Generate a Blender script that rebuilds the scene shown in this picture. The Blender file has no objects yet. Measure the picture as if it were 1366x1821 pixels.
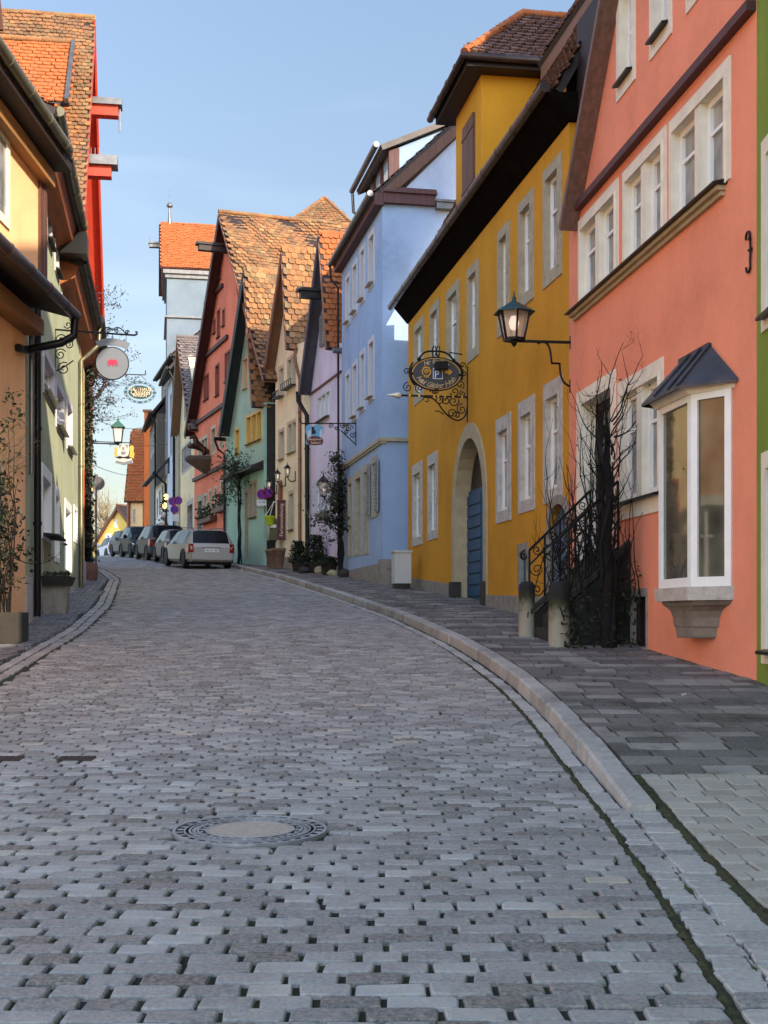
import bpy, bmesh, math, random
import numpy as np
from mathutils import Vector, Matrix, geometry
R = math.radians
random.seed(7)
C = bpy.context.scene.collection
SC = bpy.context.scene
# ---------------------------------------------------------------- camera
F, HZ, CX, CH = 2300.0, 1100.0, 683.0, 1.09      # focal (px of 1821), horizon row, centre column, eye height
cam = bpy.data.objects.new('camera', bpy.data.cameras.new('camera')); C.objects.link(cam)
cam.location = (0, 0, CH); cam.rotation_euler = (R(90), 0, 0)
cam.data.sensor_fit = 'VERTICAL'; cam.data.sensor_height = 36.0
cam.data.lens = F / 1821 * 36; cam.data.shift_y = (HZ - 910.5) / 1821
cam.data.clip_end = 3000; cam.data.clip_start = 0.1
SC.camera = cam
# ---------------------------------------------------------------- sky and sun
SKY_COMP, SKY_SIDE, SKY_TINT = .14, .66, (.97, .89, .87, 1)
SUN_EL, SUN_AZ = 26.0, 40.0        # elevation; degrees to the right of straight behind the camera
w = bpy.data.worlds.new('World'); SC.world = w; w.use_nodes = True
nt = w.node_tree; sky = nt.nodes.new('ShaderNodeTexSky'); sky.sky_type = 'NISHITA'; sky.sun_disc = False
sky.sun_elevation = R(SUN_EL)
sdir = Vector((math.sin(R(SUN_AZ)) * math.cos(R(SUN_EL)), -math.cos(R(SUN_AZ)) * math.cos(R(SUN_EL)), math.sin(R(SUN_EL))))
sky.sun_rotation = math.atan2(sdir.x, sdir.y)
sky.air_density = 1.3; sky.dust_density = .7; sky.ozone_density = 1.5; sky.altitude = 400
bg = nt.nodes['Background']; bg.inputs[1].default_value = 0.15
def wmath(op, *ins):
    q = nt.nodes.new('ShaderNodeMath'); q.operation = op
    for s_, v_ in zip(q.inputs, ins):
        if hasattr(v_, 'is_linked'): nt.links.new(v_, s_)
        else: s_.default_value = v_
    return q.outputs[0]
def wmix(mode, fac, a, b):
    q = nt.nodes.new('ShaderNodeMix'); q.data_type = 'RGBA'; q.blend_type = mode
    for s_, v_ in ((q.inputs[0], fac), (q.inputs[6], a), (q.inputs[7], b)):
        if hasattr(v_, 'is_linked'): nt.links.new(v_, s_)
        else: s_.default_value = v_
    return q.outputs[2]
geo = nt.nodes.new('ShaderNodeTexCoord'); sep = nt.nodes.new('ShaderNodeSeparateXYZ'); nt.links.new(geo.outputs['Generated'], sep.inputs[0])
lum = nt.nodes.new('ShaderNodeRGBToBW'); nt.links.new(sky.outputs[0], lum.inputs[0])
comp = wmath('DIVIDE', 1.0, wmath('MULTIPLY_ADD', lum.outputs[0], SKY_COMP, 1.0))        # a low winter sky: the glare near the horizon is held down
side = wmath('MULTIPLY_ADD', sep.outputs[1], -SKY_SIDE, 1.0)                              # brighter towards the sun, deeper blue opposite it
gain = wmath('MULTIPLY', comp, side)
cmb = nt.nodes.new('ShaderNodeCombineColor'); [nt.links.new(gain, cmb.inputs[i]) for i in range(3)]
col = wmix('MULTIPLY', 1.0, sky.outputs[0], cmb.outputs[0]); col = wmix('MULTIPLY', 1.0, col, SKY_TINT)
mp = nt.nodes.new('ShaderNodeMapping'); mp.inputs['Scale'].default_value = (1.6, 2.5, 7); mp.inputs['Rotation'].default_value = (0, R(18), R(20)); nt.links.new(geo.outputs['Generated'], mp.inputs[0])
cn = nt.nodes.new('ShaderNodeTexNoise'); cn.inputs['Scale'].default_value = 1.5; cn.inputs['Detail'].default_value = 7; cn.inputs['Distortion'].default_value = .6; nt.links.new(mp.outputs[0], cn.inputs[0])
mr = nt.nodes.new('ShaderNodeMapRange'); mr.inputs[1].default_value = .5; mr.inputs[2].default_value = .8; mr.inputs[4].default_value = .08; nt.links.new(cn.outputs[0], mr.inputs[0])
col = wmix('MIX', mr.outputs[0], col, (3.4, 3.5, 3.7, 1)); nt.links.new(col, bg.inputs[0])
sun = bpy.data.objects.new('sun', bpy.data.lights.new('sun', 'SUN')); C.objects.link(sun)
sun.data.energy = 1.6; sun.data.angle = R(0.5); sun.data.color = (1.0, 0.86, 0.68)
sun.rotation_euler = (-sdir).to_track_quat('-Z', 'Y').to_euler()
SC.view_settings.view_transform = 'Standard'; SC.view_settings.look = 'None'
SC.view_settings.exposure = 2.4; SC.view_settings.gamma = 1.0; SC.view_settings.use_curve_mapping = False
SC.cycles.max_bounces = 6; SC.cycles.diffuse_bounces = 4; SC.cycles.glossy_bounces = 3

# ---------------------------------------------------------------- helpers
def srgb(r, g, b):
    f = lambda c: (c / 255 / 12.92) if c / 255 <= .04045 else ((c / 255 + .055) / 1.055) ** 2.4
    return (f(r), f(g), f(b), 1)
def PX(x, y, D): return Vector(((x - CX) / F * D, D, CH + (HZ - y) / F * D))
def tag(o, label=None, cat=None, group=None, kind=None):
    if label: o['label'] = label
    if cat: o['category'] = cat
    if group: o['group'] = group
    if kind: o['kind'] = kind
    return o
def empty(name, loc, rz=0, label=None, cat=None, group=None):
    o = bpy.data.objects.new(name, None); C.objects.link(o); o.location = loc; o.rotation_euler = (0, 0, rz)
    o.empty_display_size = .2
    return tag(o, label, cat, group)
class MB:
    def __init__(s): s.v = []; s.f = []; s.m = []; s.t = []; s.sm = []
    def add(s, vs, fs, m=0, t=.5, smooth=False):
        b = len(s.v); s.v.extend([tuple(p) for p in vs])
        for q in fs:
            s.f.append([b + i for i in q]); s.m.append(m); s.t.append(t); s.sm.append(smooth)
    def quad(s, a, b, c, d, m=0, t=.5): s.add([a, b, c, d], [(0, 1, 2, 3)], m, t)
    def poly(s, pts, m=0, t=.5): s.add(pts, [tuple(range(len(pts)))], m, t)
    def box(s, x0, x1, y0, y1, z0, z1, m=0, t=.5):
        s.add([(x0,y0,z0),(x1,y0,z0),(x1,y1,z0),(x0,y1,z0),(x0,y0,z1),(x1,y0,z1),(x1,y1,z1),(x0,y1,z1)],
              [(0,3,2,1),(4,5,6,7),(0,1,5,4),(1,2,6,5),(2,3,7,6),(3,0,4,7)], m, t)
    def hexa(s, p, m=0, t=.5):      # 8 points: bottom ring then top ring
        s.add(p, [(0,3,2,1),(4,5,6,7),(0,1,5,4),(1,2,6,5),(2,3,7,6),(3,0,4,7)], m, t)
    def beam(s, a, b, w, h, m=0, up=(0,0,1)):   # rectangular bar from a to b
        a = Vector(a); b = Vector(b); d = (b - a).normalized(); up = Vector(up)
        if abs(d.dot(up)) > .98: up = Vector((1, 0, 0))
        x = d.cross(up).normalized() * w / 2; y = x.cross(d).normalized() * h / 2
        s.hexa([a-x-y, a+x-y, b+x-y, b-x-y, a-x+y, a+x+y, b+x+y, b-x+y], m)
    def tube(s, pts, r, n=6, m=0, caps=True, t=.5):
        pts = [Vector(p) for p in pts]; k = len(pts)
        if k < 2: return
        rs = r if isinstance(r, (list, tuple)) else [r] * k
        vs = []; prev = None
        for i, p in enumerate(pts):
            d = (pts[min(i+1, k-1)] - pts[max(i-1, 0)])
            if d.length < 1e-9: d = Vector((0, 0, 1))
            d.normalize()
            if prev is None:
                a = Vector((0, 0, 1)) if abs(d.z) < .9 else Vector((1, 0, 0))
                x = d.cross(a).normalized()
            else:
                x = prev - d * prev.dot(d)
                x = x.normalized() if x.length > 1e-6 else d.orthogonal().normalized()
            prev = x; y = d.cross(x)
            for j in range(n):
                a = 2 * math.pi * j / n; vs.append(p + (x * math.cos(a) + y * math.sin(a)) * rs[i])
        fs = [(i*n+j, i*n+(j+1) % n, (i+1)*n+(j+1) % n, (i+1)*n+j) for i in range(k-1) for j in range(n)]
        s.add(vs, fs, m, t, True)
        if caps: s.add(vs[:n][::-1], [tuple(range(n))], m, t); s.add(vs[-n:], [tuple(range(n))], m, t)
    def lathe(s, prof, c=(0,0,0), n=16, m=0, smooth=True, axis='z'):
        vs = []; c = Vector(c)
        for (r, z) in prof:
            for j in range(n):
                a = 2 * math.pi * j / n; p = Vector((r * math.cos(a), r * math.sin(a), z))
                if axis == 'y': p = Vector((p.x, p.z, p.y))
                if axis == 'x': p = Vector((p.z, p.x, p.y))
                vs.append(p + c)
        k = len(prof)
        s.add(vs, [(i*n+j, i*n+(j+1) % n, (i+1)*n+(j+1) % n, (i+1)*n+j) for i in range(k-1) for j in range(n)], m, .5, smooth)
        s.add(vs[:n], [tuple(range(n))], m); s.add(vs[-n:], [tuple(range(n))], m)
    def prism(s, poly, y0, y1, m=0, t=.5):        # polygon in x,z extruded along y
        n = len(poly)
        a = [(p[0], y0, p[1]) for p in poly]; b = [(p[0], y1, p[1]) for p in poly]
        s.add(a + b, [tuple(range(n)), tuple(range(2*n-1, n-1, -1))] + [(i, n+i, n+(i+1) % n, (i+1) % n) for i in range(n)], m, t)
    def np_add(s, V, Fc, m=0, T=None, smooth=False):   # V (n,k,3) per-piece verts, Fc face index lists
        n, k = V.shape[:2]; b = len(s.v); s.v.extend(map(tuple, V.reshape(-1, 3).tolist()))
        for i in range(n):
            o = b + i * k; tt = .5 if T is None else float(T[i])
            for q in Fc:
                s.f.append([o + j for j in q]); s.m.append(m); s.t.append(tt); s.sm.append(smooth)
    def build(s, name, mats, parent=None, fr=None, loc=None):
        me = bpy.data.meshes.new(name); me.from_pydata(s.v, [], s.f)
        if not isinstance(mats, (list, tuple)): mats = [mats]
        for q in mats: me.materials.append(q)
        if s.f:
            me.polygons.foreach_set('material_index', s.m)
            me.polygons.foreach_set('use_smooth', s.sm)
            a = me.attributes.new('tint', 'FLOAT', 'FACE'); a.data.foreach_set('value', s.t)
        me.update()
        o = bpy.data.objects.new(name, me); C.objects.link(o)
        if parent: o.parent = parent
        if fr is not None: o.location = fr[0]; o.rotation_euler = (0, 0, fr[1])
        if loc is not None: o.location = loc
        return o
def scroll(c, r, a0, turns, ex, ez, n=18, shrink=.15):   # flat spiral in the plane ex/ez
    c = Vector(c); ex = Vector(ex); ez = Vector(ez); out = []
    for i in range(n + 1):
        q = i / n; a = a0 + turns * 2 * math.pi * q; rr = r * (1 - (1 - shrink) * q)
        out.append(c + ex * (rr * math.cos(a)) + ez * (rr * math.sin(a)))
    return out
def bez(p0, p1, p2, n=10):
    p0, p1, p2 = Vector(p0), Vector(p1), Vector(p2)
    return [p0 * (1-t)**2 + p1 * 2*t*(1-t) + p2 * t*t for t in [i / n for i in range(n + 1)]]
def text_mesh(name, txt, size, mat, parent, loc, rot, extrude=.004, shear=0, align='CENTER', sx=1.0):
    cu = bpy.data.curves.new(name, 'FONT'); cu.body = txt; cu.size = size; cu.extrude = extrude; cu.shear = shear
    cu.align_x = align; cu.align_y = 'CENTER'; cu.resolution_u = 3
    t = bpy.data.objects.new(name, cu); C.objects.link(t); bpy.context.view_layer.update()
    me = bpy.data.meshes.new_from_object(t.evaluated_get(bpy.context.evaluated_depsgraph_get()))
    C.objects.unlink(t); bpy.data.objects.remove(t)
    me.materials.clear(); me.materials.append(mat)
    o = bpy.data.objects.new(name, me); C.objects.link(o); o.parent = parent; o.location = loc; o.rotation_euler = rot; o.scale = (sx, 1, 1)
    return o
# ---------------------------------------------------------------- materials
def newmat(name):
    m = bpy.data.materials.new(name); m.use_nodes = True; n = m.node_tree.nodes; l = m.node_tree.links
    return m, n, l, n['Principled BSDF']
def noise(n, l, scale, detail=4, coord='Object', stretch=None, rough=.6):
    tc = n.new('ShaderNodeTexCoord'); t = n.new('ShaderNodeTexNoise'); t.inputs['Scale'].default_value = scale
    t.inputs['Detail'].default_value = detail; t.inputs['Roughness'].default_value = rough
    if stretch:
        mp = n.new('ShaderNodeMapping'); mp.inputs['Scale'].default_value = stretch
        l.new(tc.outputs[coord], mp.inputs[0]); l.new(mp.outputs[0], t.inputs[0])
    else: l.new(tc.outputs[coord], t.inputs[0])
    return t.outputs[0]
def ramp(n, l, src, stops):
    r = n.new('ShaderNodeValToRGB'); e = r.color_ramp.elements
    while len(e) < len(stops): e.new(.5)
    for q, (p, c) in zip(e, stops): q.position = p; q.color = c if len(c) == 4 else (*c, 1)
    l.new(src, r.inputs[0]); return r.outputs[0]
def mix(n, l, fac, a, b, mode='MIX'):
    x = n.new('ShaderNodeMix'); x.data_type = 'RGBA'; x.blend_type = mode
    for sock, val in ((x.inputs[0], fac), (x.inputs[6], a), (x.inputs[7], b)):
        if hasattr(val, 'is_linked'): l.new(val, sock)
        else: sock.default_value = val if not isinstance(val, (int, float)) or sock == x.inputs[0] else (val, val, val, 1)
    return x.outputs[2]
def bump(n, l, h, bs, strength=.3, dist=.02):
    b = n.new('ShaderNodeBump'); b.inputs['Strength'].default_value = strength; b.inputs['Distance'].default_value = dist
    l.new(h, b.inputs['Height']); l.new(b.outputs[0], bs.inputs['Normal'])
def sc(c, k): return tuple(min(1, v * k) for v in c[:3]) + (1,)
def stucco(name, col, dirt=.4, rough=.9, coarse=.012):
    m, n, l, b = newmat(name)
    a = noise(n, l, .55, 5); s = noise(n, l, 1.6, 5, stretch=(1.0, 1.0, .22)); g = noise(n, l, 9, 3)
    v1 = ramp(n, l, a, [(.3, sc(col, .76)), (.5, col), (.7, sc(col, 1.14))])
    f = ramp(n, l, s, [(.45, (0, 0, 0)), (.75, (dirt,) * 3)])
    v2 = mix(n, l, f, v1, sc(col, .62))
    f3 = ramp(n, l, g, [(.35, (0, 0, 0)), (.75, (.32,) * 3)])
    l.new(mix(n, l, f3, v2, sc(col, 1.2)), b.inputs['Base Color'])
    b.inputs['Roughness'].default_value = rough; b.inputs['Specular IOR Level'].default_value = .2
    h = noise(n, l, 38, 5); h2 = noise(n, l, 2.2, 2)
    ad = n.new('ShaderNodeMath'); ad.operation = 'MULTIPLY_ADD'; l.new(h2, ad.inputs[0]); ad.inputs[1].default_value = 2.2; l.new(h, ad.inputs[2])
    bump(n, l, ad.outputs[0], b, .5, coarse)
    return m
def plain(name, col, rough=.6, metal=0, var=.12, scale=6, bmp=.1, spec=.35):
    m, n, l, b = newmat(name)
    a = noise(n, l, scale, 4)
    l.new(ramp(n, l, a, [(.3, sc(col, 1 - var)), (.7, sc(col, 1 + var))]), b.inputs['Base Color'])
    b.inputs['Roughness'].default_value = rough; b.inputs['Metallic'].default_value = metal
    b.inputs['Specular IOR Level'].default_value = spec
    if bmp: bump(n, l, noise(n, l, scale * 6, 3), b, bmp, .01)
    return m
def stone(name, col, dark=.5, scale=5):
    m, n, l, b = newmat(name)
    a = noise(n, l, scale, 6, rough=.7); g = noise(n, l, 60, 3)
    c1 = ramp(n, l, a, [(.3, sc(col, dark)), (.5, col), (.75, sc(col, 1.2))])
    f = ramp(n, l, g, [(.4, (0, 0, 0)), (.7, (.3,) * 3)])
    l.new(mix(n, l, f, c1, sc(col, .6)), b.inputs['Base Color']); b.inputs['Roughness'].default_value = .88
    bump(n, l, g, b, .35, .012); return m
def wood(name, col, axis=2):
    m, n, l, b = newmat(name)
    st = [14, 14, 14]; st[axis] = .8
    a = noise(n, l, 1.0, 5, stretch=tuple(st))
    l.new(ramp(n, l, a, [(.3, sc(col, .6)), (.6, col), (.8, sc(col, 1.25))]), b.inputs['Base Color'])
    b.inputs['Roughness'].default_value = .65; bump(n, l, a, b, .3, .01); return m
def tinted(name, stops, rough=.85, bscale=40, bstr=.35, bdist=.008, var=.25, lichen=None, spec=.3, obj_noise=3):
    m, n, l, b = newmat(name)
    at = n.new('ShaderNodeAttribute'); at.attribute_name = 'tint'
    c = ramp(n, l, at.outputs['Fac'], stops)
    f = ramp(n, l, noise(n, l, obj_noise, 5), [(.3, (0, 0, 0)), (.75, (var,) * 3)])
    c = mix(n, l, f, c, (.03, .026, .024, 1))
    f2 = ramp(n, l, noise(n, l, bscale * .7, 5, rough=.75), [(.35, (0, 0, 0)), (.7, (.55,) * 3)])
    c = mix(n, l, f2, c, sc(stops[-1][1], 1.15))
    if lichen:
        f3 = ramp(n, l, noise(n, l, 1.3, 6, rough=.75), [(.5, (0, 0, 0)), (.66, (lichen[1],) * 3)])
        c = mix(n, l, f3, c, lichen[0])
    l.new(c, b.inputs['Base Color']); b.inputs['Roughness'].default_value = rough; b.inputs['Specular IOR Level'].default_value = spec
    bump(n, l, noise(n, l, bscale, 5), b, bstr, bdist); return m
def glass(name, col=(.035, .04, .045, 1), rough=.06, spec=.9):
    m, n, l, b = newmat(name)
    l.new(ramp(n, l, noise(n, l, 1.7, 2), [(.35, sc(col, .5)), (.65, sc(col, 1.6))]), b.inputs['Base Color'])
    b.inputs['Roughness'].default_value = rough; b.inputs['Specular IOR Level'].default_value = spec
    bump(n, l, noise(n, l, 2.5, 2), b, .03, .01); return m
def emis(name, col, st):
    m, n, l, b = newmat(name); b.inputs['Base Color'].default_value = col
    b.inputs['Emission Color'].default_value = col; b.inputs['Emission Strength'].default_value = st; return m
M = {}
M['bark'] = plain('dark_bark', (.0045,.0035,.003,1), .9, 0, .3, 20, .5)
M['iron'] = plain('wrought_iron', (.005,.005,.006,1), .45, .3)
M['zinc'] = plain('zinc', (.16, .155, .15, 1), .4, .7, .25, 3)
M['olivezinc'] = plain('weathered_copper', (.17, .155, .09, 1), .38, .6, .3, 2.5)
M['blackmetal'] = plain('dark_metal', (.010,.010,.011,1), .42, .4)
M['browngutter'] = plain('brown_gutter', (.055, .036, .03, 1), .35, .5, .3, 3)
M['copper'] = plain('copper_pipe', (.2, .085, .045, 1), .4, .5, .25)
M['darkwood'] = wood('dark_timber', (.02,.010,.007,1))
M['brownwood'] = wood('brown_timber', (.12, .05, .028, 1))
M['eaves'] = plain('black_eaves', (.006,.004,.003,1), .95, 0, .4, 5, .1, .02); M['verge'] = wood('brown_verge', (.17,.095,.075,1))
M['oxblood'] = wood('oxblood_timber', (.085, .028, .026, 1))
M['honeywood'] = wood('honey_timber', (.33, .15, .055, 1))
M['glass'] = glass('window_glass')
M['palegl'] = glass('curtained_glass', (.24, .23, .2, 1), .15, .5)
M['white'] = plain('white_sash', (.8,.78,.74,1), .5, 0, .05)
M['cream'] = plain('cream_stone', (.72,.65,.52,1), .8, 0, .1, 4)
M['sand'] = stone('sandstone_trim', (.38,.33,.23,1), .75)
M['grey_st'] = stone('grey_stone', (.47,.43,.375,1), .6)
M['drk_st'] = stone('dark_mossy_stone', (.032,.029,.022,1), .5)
M['pale_st'] = stone('pale_stone', (.26,.23,.19,1), .5)
M['beige'] = stone('beige_trim', (.4, .33, .2, 1), .85, 3)
M['terra'] = plain('terracotta', (.28, .13, .075, 1), .8, 0, .25)
M['rubber'] = plain('rubber', (.012, .012, .012, 1), .7)
M['gold'] = plain('gilded', (.62, .36, .06, 1), .35, .6)
M['soil'] = plain('soil', (.03, .022, .015, 1), .95, 0, .3, 20, .5)
# ---------------------------------------------------------------- street geometry (metres; D = distance along the view)
_rp = np.array([(-40,-1.5),(0,-.10),(3.5,-.03),(5.5,.005),(7,.035),(8.5,.105),(10,.2),(13,.405),(16,.62),(60,3.766),(66,4.17),(72,4.53),(78,4.80),(84,4.93),(92,4.95),(105,4.7),(150,3.2),(300,0),(900,-14)])
def _sm(tab, k=.7):
    t = np.array(tab, float)
    def f(d):
        d = np.asarray(d, float)
        return sum(np.interp(d + o, t[:, 0], t[:, 1]) for o in (-k, -k/2, 0, k/2, k)) / 5
    return f
RZ = _sm(_rp, .8)
cE = _sm([(-5,.5),(2,.89),(3.5,.974),(4.34,1.036),(5.76,1.117),(7.06,1.173),(8.76,1.19),(10.6,1.2),(12.7,1.15),(14,1.06),(15.7,.93),(17.9,.70),(22.9,-.03),(29.3,-1.26),(39.3,-3.33),(49.8,-5.9),(58,-8.8),(66,-11.9),(75,-15.4),(92,-23)])
kB = _sm([(-5,.7),(2,1.07),(3.5,1.14),(4.46,1.19),(5.76,1.25),(7.06,1.335),(8.25,1.345),(10,1.35),(12,1.345),(13.5,1.29),(15.7,1.13),(17.9,.9),(22.9,.17),(29.3,-1.06),(39.3,-3.13),(49.8,-5.7),(58,-8.6),(66,-11.7),(75,-15.2),(92,-22.8)])
lE = _sm([(-5,-2.6),(3,-3.2),(10,-3.72),(13.3,-3.95),(20.2,-4.64),(26.6,-5.6),(39.2,-8.0),(46,-9.8),(50,-11),(60,-14.3),(75,-20),(92,-27)])
wallR = lambda d: np.interp(d, [0,12.5,19.3,32.5,33,39.3,48,54,62,92], [5.2,3.62,2.78,.62,-.02,-1.26,-3.9,-6.5,-8.9,-20]) + .5
wallL = lambda d: np.interp(d, [0,20.7,38.6,50,92], [-5.75,-5.75,-8.97,-12,-29]) - .4
kh = lambda d: np.interp(d, [0,6.6,7.6,9,100], [.02,.025,.06,.12,.12])      # kerb height above the road
PZ = lambda d: RZ(d) + kh(d)
rng = np.random.default_rng(3)
# ground sheet: shows only in the joints between stones and far away
m_, n_, l_, b_ = newmat('joint_earth')
c_ = ramp(n_, l_, noise(n_, l_, 1.1, 6, 'Object', rough=.75), [(.4, (.007,.006,.005)), (.55, (.02,.024,.006)), (.75, (.03,.026,.02))])
l_.new(c_, b_.inputs['Base Color']); b_.inputs['Roughness'].default_value = 1; bump(n_, l_, noise(n_, l_, 60, 4), b_, .8, .02)
g = MB(); ys = list(np.arange(-40, 112, .5)) + [130, 150, 200, 300, 500, 900, 1500]
zs = RZ(ys) - .017
for i in range(len(ys) - 1):
    a, c = ys[i], ys[i+1]
    g.quad((-700, a, zs[i]), (700, a, zs[i]), (700, c, zs[i+1]), (-700, c, zs[i+1]))
tag(g.build('ground', m_), kind='structure')

def stones(cx, cy, cz, w, d, h, dome, hi, tint, mb, jit=.006, slope=None, cut=.17, rot=.03):
    """irregular setts: arrays of centres and sizes"""
    n = len(cx)
    if n == 0: return
    if hi: base = np.array([(-1,-1+cut*1.2),(-1+cut,-1),(1-cut,-1),(1,-1+cut*1.2),(1,1-cut*1.2),(1-cut,1),(-1+cut,1),(-1,1-cut*1.2)]) * .5
    else: base = np.array([(-1,-1),(1,-1),(1,1),(-1,1)]) * .5
    k = len(base)
    P = base[None] * np.stack([w, d], 1)[:, None, :] + rng.normal(0, jit, (n, k, 2))
    a = rng.normal(0, rot, n); ca, sa = np.cos(a)[:, None], np.sin(a)[:, None]
    X = P[..., 0] * ca - P[..., 1] * sa; Y = P[..., 0] * sa + P[..., 1] * ca
    tx, ty = rng.normal(0, .009, n)[:, None], rng.normal(0, .010, n)[:, None]
    hz = (cz + rng.normal(0, .0018, n))[:, None]
    sl = (np.zeros(n) if slope is None else slope)[:, None]
    def ring(s, z, s2=None):
        s2 = s if s2 is None else s2
        return np.stack([cx[:, None] + X*s, cy[:, None] + Y*s2, hz + z + X*s*tx + Y*s2*(ty + sl)], -1)
    if hi:
        V = np.concatenate([ring(1.0, -h), ring(1.0, -.008 - dome), ring(.98, -.003 - dome*.4, .975), ring(.93, 0, .92)], 1)
        Fc = [(i + r*k, (i+1) % k + r*k, (i+1) % k + (r+1)*k, i + (r+1)*k) for r in range(3) for i in range(k)] + [tuple(range(3*k, 4*k))]
    else:
        V = np.concatenate([ring(1.0, -h), ring(.97, 0)], 1)
        Fc = [(i, (i+1) % k, (i+1) % k + k, i + k) for i in range(k)] + [tuple(range(k, 2*k))]
    mb.np_add(V, Fc, 0, tint, smooth=False)
# ---- carriageway of granite setts
MHX, MHD, MHR = -.673, 6.5, .385
mb = MB(); D = 2.6; r = 0; prevb = np.array([-99.])
while D < 93:
    rd = .115 if D < 30 else (.14 if D < 50 else .2)
    x = float(lE(D)) + rng.uniform(0, .12); xr = float(cE(D)); row = []
    while x < xr - .03:
        wd = rng.uniform(.15, .23) * (1 if D < 50 else 1.6)
        if np.min(np.abs(prevb - (x + wd))) < .042: wd += .05 if wd < .19 else -.05
        if x + wd > xr - .06: wd = xr - x
        row.append((x + wd/2, wd)); x += wd
    row = np.array(row); prevb = row[:, 0] + row[:, 1]/2; gap = np.clip(rng.normal(.0175, .006, len(row)), .006, .034)
    cx = row[:, 0]; cy = D + .012*np.sin(cx*1.3 + D*.35) + .03*np.sin(cx*.5 + r*.05) + rng.normal(0, .002, len(row))
    dd = np.full(len(row), rd - .010) - np.abs(rng.normal(0, .0015, len(row)))
    tint = np.clip(rng.normal(.45, .2, len(row)), 0, .9)
    odd = rng.random(len(row)); tint[odd < .012] = .97; tint[(odd > .012) & (odd < .06)] = .08
    keep = np.hypot(cx - MHX, cy - MHD) > MHR + .07
    sl = np.full(len(row), float(RZ(D + .1) - RZ(D - .1)) / .2)
    cz = RZ(cy)
    stones(cx[keep], cy[keep], cz[keep], (row[:, 1] - gap)[keep], dd[keep], .05, .003, D < 24, tint[keep], mb, .0024, sl[keep], .15, .006)
    D += rd; r += 1
# radial ring of cut setts round the manhole
a = np.arange(18) * 2*math.pi/18
for q in a:
    if True:
        rr = MHR + .075; cxx, cyy = MHX + rr*math.cos(q), MHD + rr*math.sin(q)
        stones(np.array([cxx]), np.array([cyy]), np.array([float(RZ(cyy)) - .004]), np.array([.12]), np.array([.11]), .05, .006, True, np.array([rng.uniform(.25,.55)]), mb, .008, None, .25, .4)
M['sett'] = tinted('granite_setts', [(0, (.06,.063,.07)), (.3, (.165,.169,.178)), (.5, (.245,.247,.25)), (.8, (.37,.366,.358)), (.92, (.37,.345,.31)), (1, (.46,.38,.29))], .72, 75, .8, .009, .5, spec=.35)
tag(mb.build('road', M['sett']), kind='structure')
# ---- flat channel stones along both edges
def course(off0, off1, d0, d1, edge, ln, tl, seed, zo=0, dome=.003):
    d = d0; cx = []; cy = []; ws = []; ds = []; 
    while d < d1:
        L = ln * rng.uniform(.8, 1.2) * (1 if d < 40 else 2); e = float(edge(d + L/2))
        cx.append(e + (off0 + off1)/2 + rng.normal(0, .004)); cy.append(d + L/2); ws.append(abs(off1 - off0) - .018); ds.append(L - .012); d += L
    cx, cy, ws, ds = map(np.array, (cx, cy, ws, ds))
    sl = (RZ(cy + .1) - RZ(cy - .1)) / .2
    t = np.clip(rng.normal(tl, .14, len(cx)), 0, .9); t[rng.random(len(cx)) < .05] = .1
    # shear to follow the bend
    P = MB(); n0 = 0
    stones(cx, cy, RZ(cy) + zo, ws, ds, .06, dome, True, t, P, .005, sl, .15, .02)
    V = np.array(P.v).reshape(len(cx), -1, 3); k = (edge(cy + .2) - edge(cy - .2)) / .4
    V[..., 0] += (V[..., 1] - cy[:, None]) * k[:, None]
    P.v = list(map(tuple, V.reshape(-1, 3))); return P
mbc = MB()
for a_ in (course(.026, .18, 2.6, 7.05, cE, .125, .55, 1), course(.022, .15, 7.05, 92, cE, .3, .62, 2),
           course(.012, .185, 2.6, 7.0, kB, .135, .62, 3, .006, .006)):
    mbc.add(a_.v, a_.f); mbc.t[-len(a_.t):] = a_.t; mbc.sm[-len(a_.t):] = a_.sm
tag(mbc.build('channel_right', tinted('channel_stone', [(0, (.11,.11,.112)), (.4, (.25,.24,.228)), (.7, (.36,.34,.31)), (1, (.47,.43,.37))], .75, 60, .45, .006, .35)), kind='structure')
mbl = MB()
for a_ in (course(-.165, -.01, 8, 90, lE, .27, .36, 5), course(-.325, -.17, 8, 90, lE, .27, .4, 6)):
    mbl.add(a_.v, a_.f); mbl.t[-len(a_.t):] = a_.t; mbl.sm[-len(a_.t):] = a_.sm
tag(mbl.build('channel_left', bpy.data.materials['channel_stone']), kind='structure')
# left footway of small dark mosaic setts
mb = MB(); D = 9.0
while D < 60:
    st = .085 if D < 30 else .13
    xs = np.arange(float(wallL(D)), float(lE(D)) - .36, st * 1.15)
    if len(xs):
        xs = xs + rng.normal(0, .008, len(xs)); cy = D + rng.normal(0, .008, len(xs))
        stones(xs, cy, RZ(cy) + .03, np.full(len(xs), st*1.05), np.full(len(xs), st*.92), .07, 0, False, np.clip(rng.normal(.4, .22, len(xs)), 0, 1), mb, .006, np.full(len(xs), .07))
    D += st
tag(mb.build('footway_left', tinted('mosaic_setts', [(0, (.04,.042,.046)), (.5, (.13,.132,.14)), (1, (.3,.3,.3))], .7, 60, .4, .006, .4, ((.03,.035,.012,1), .5))), kind='structure')
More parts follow.
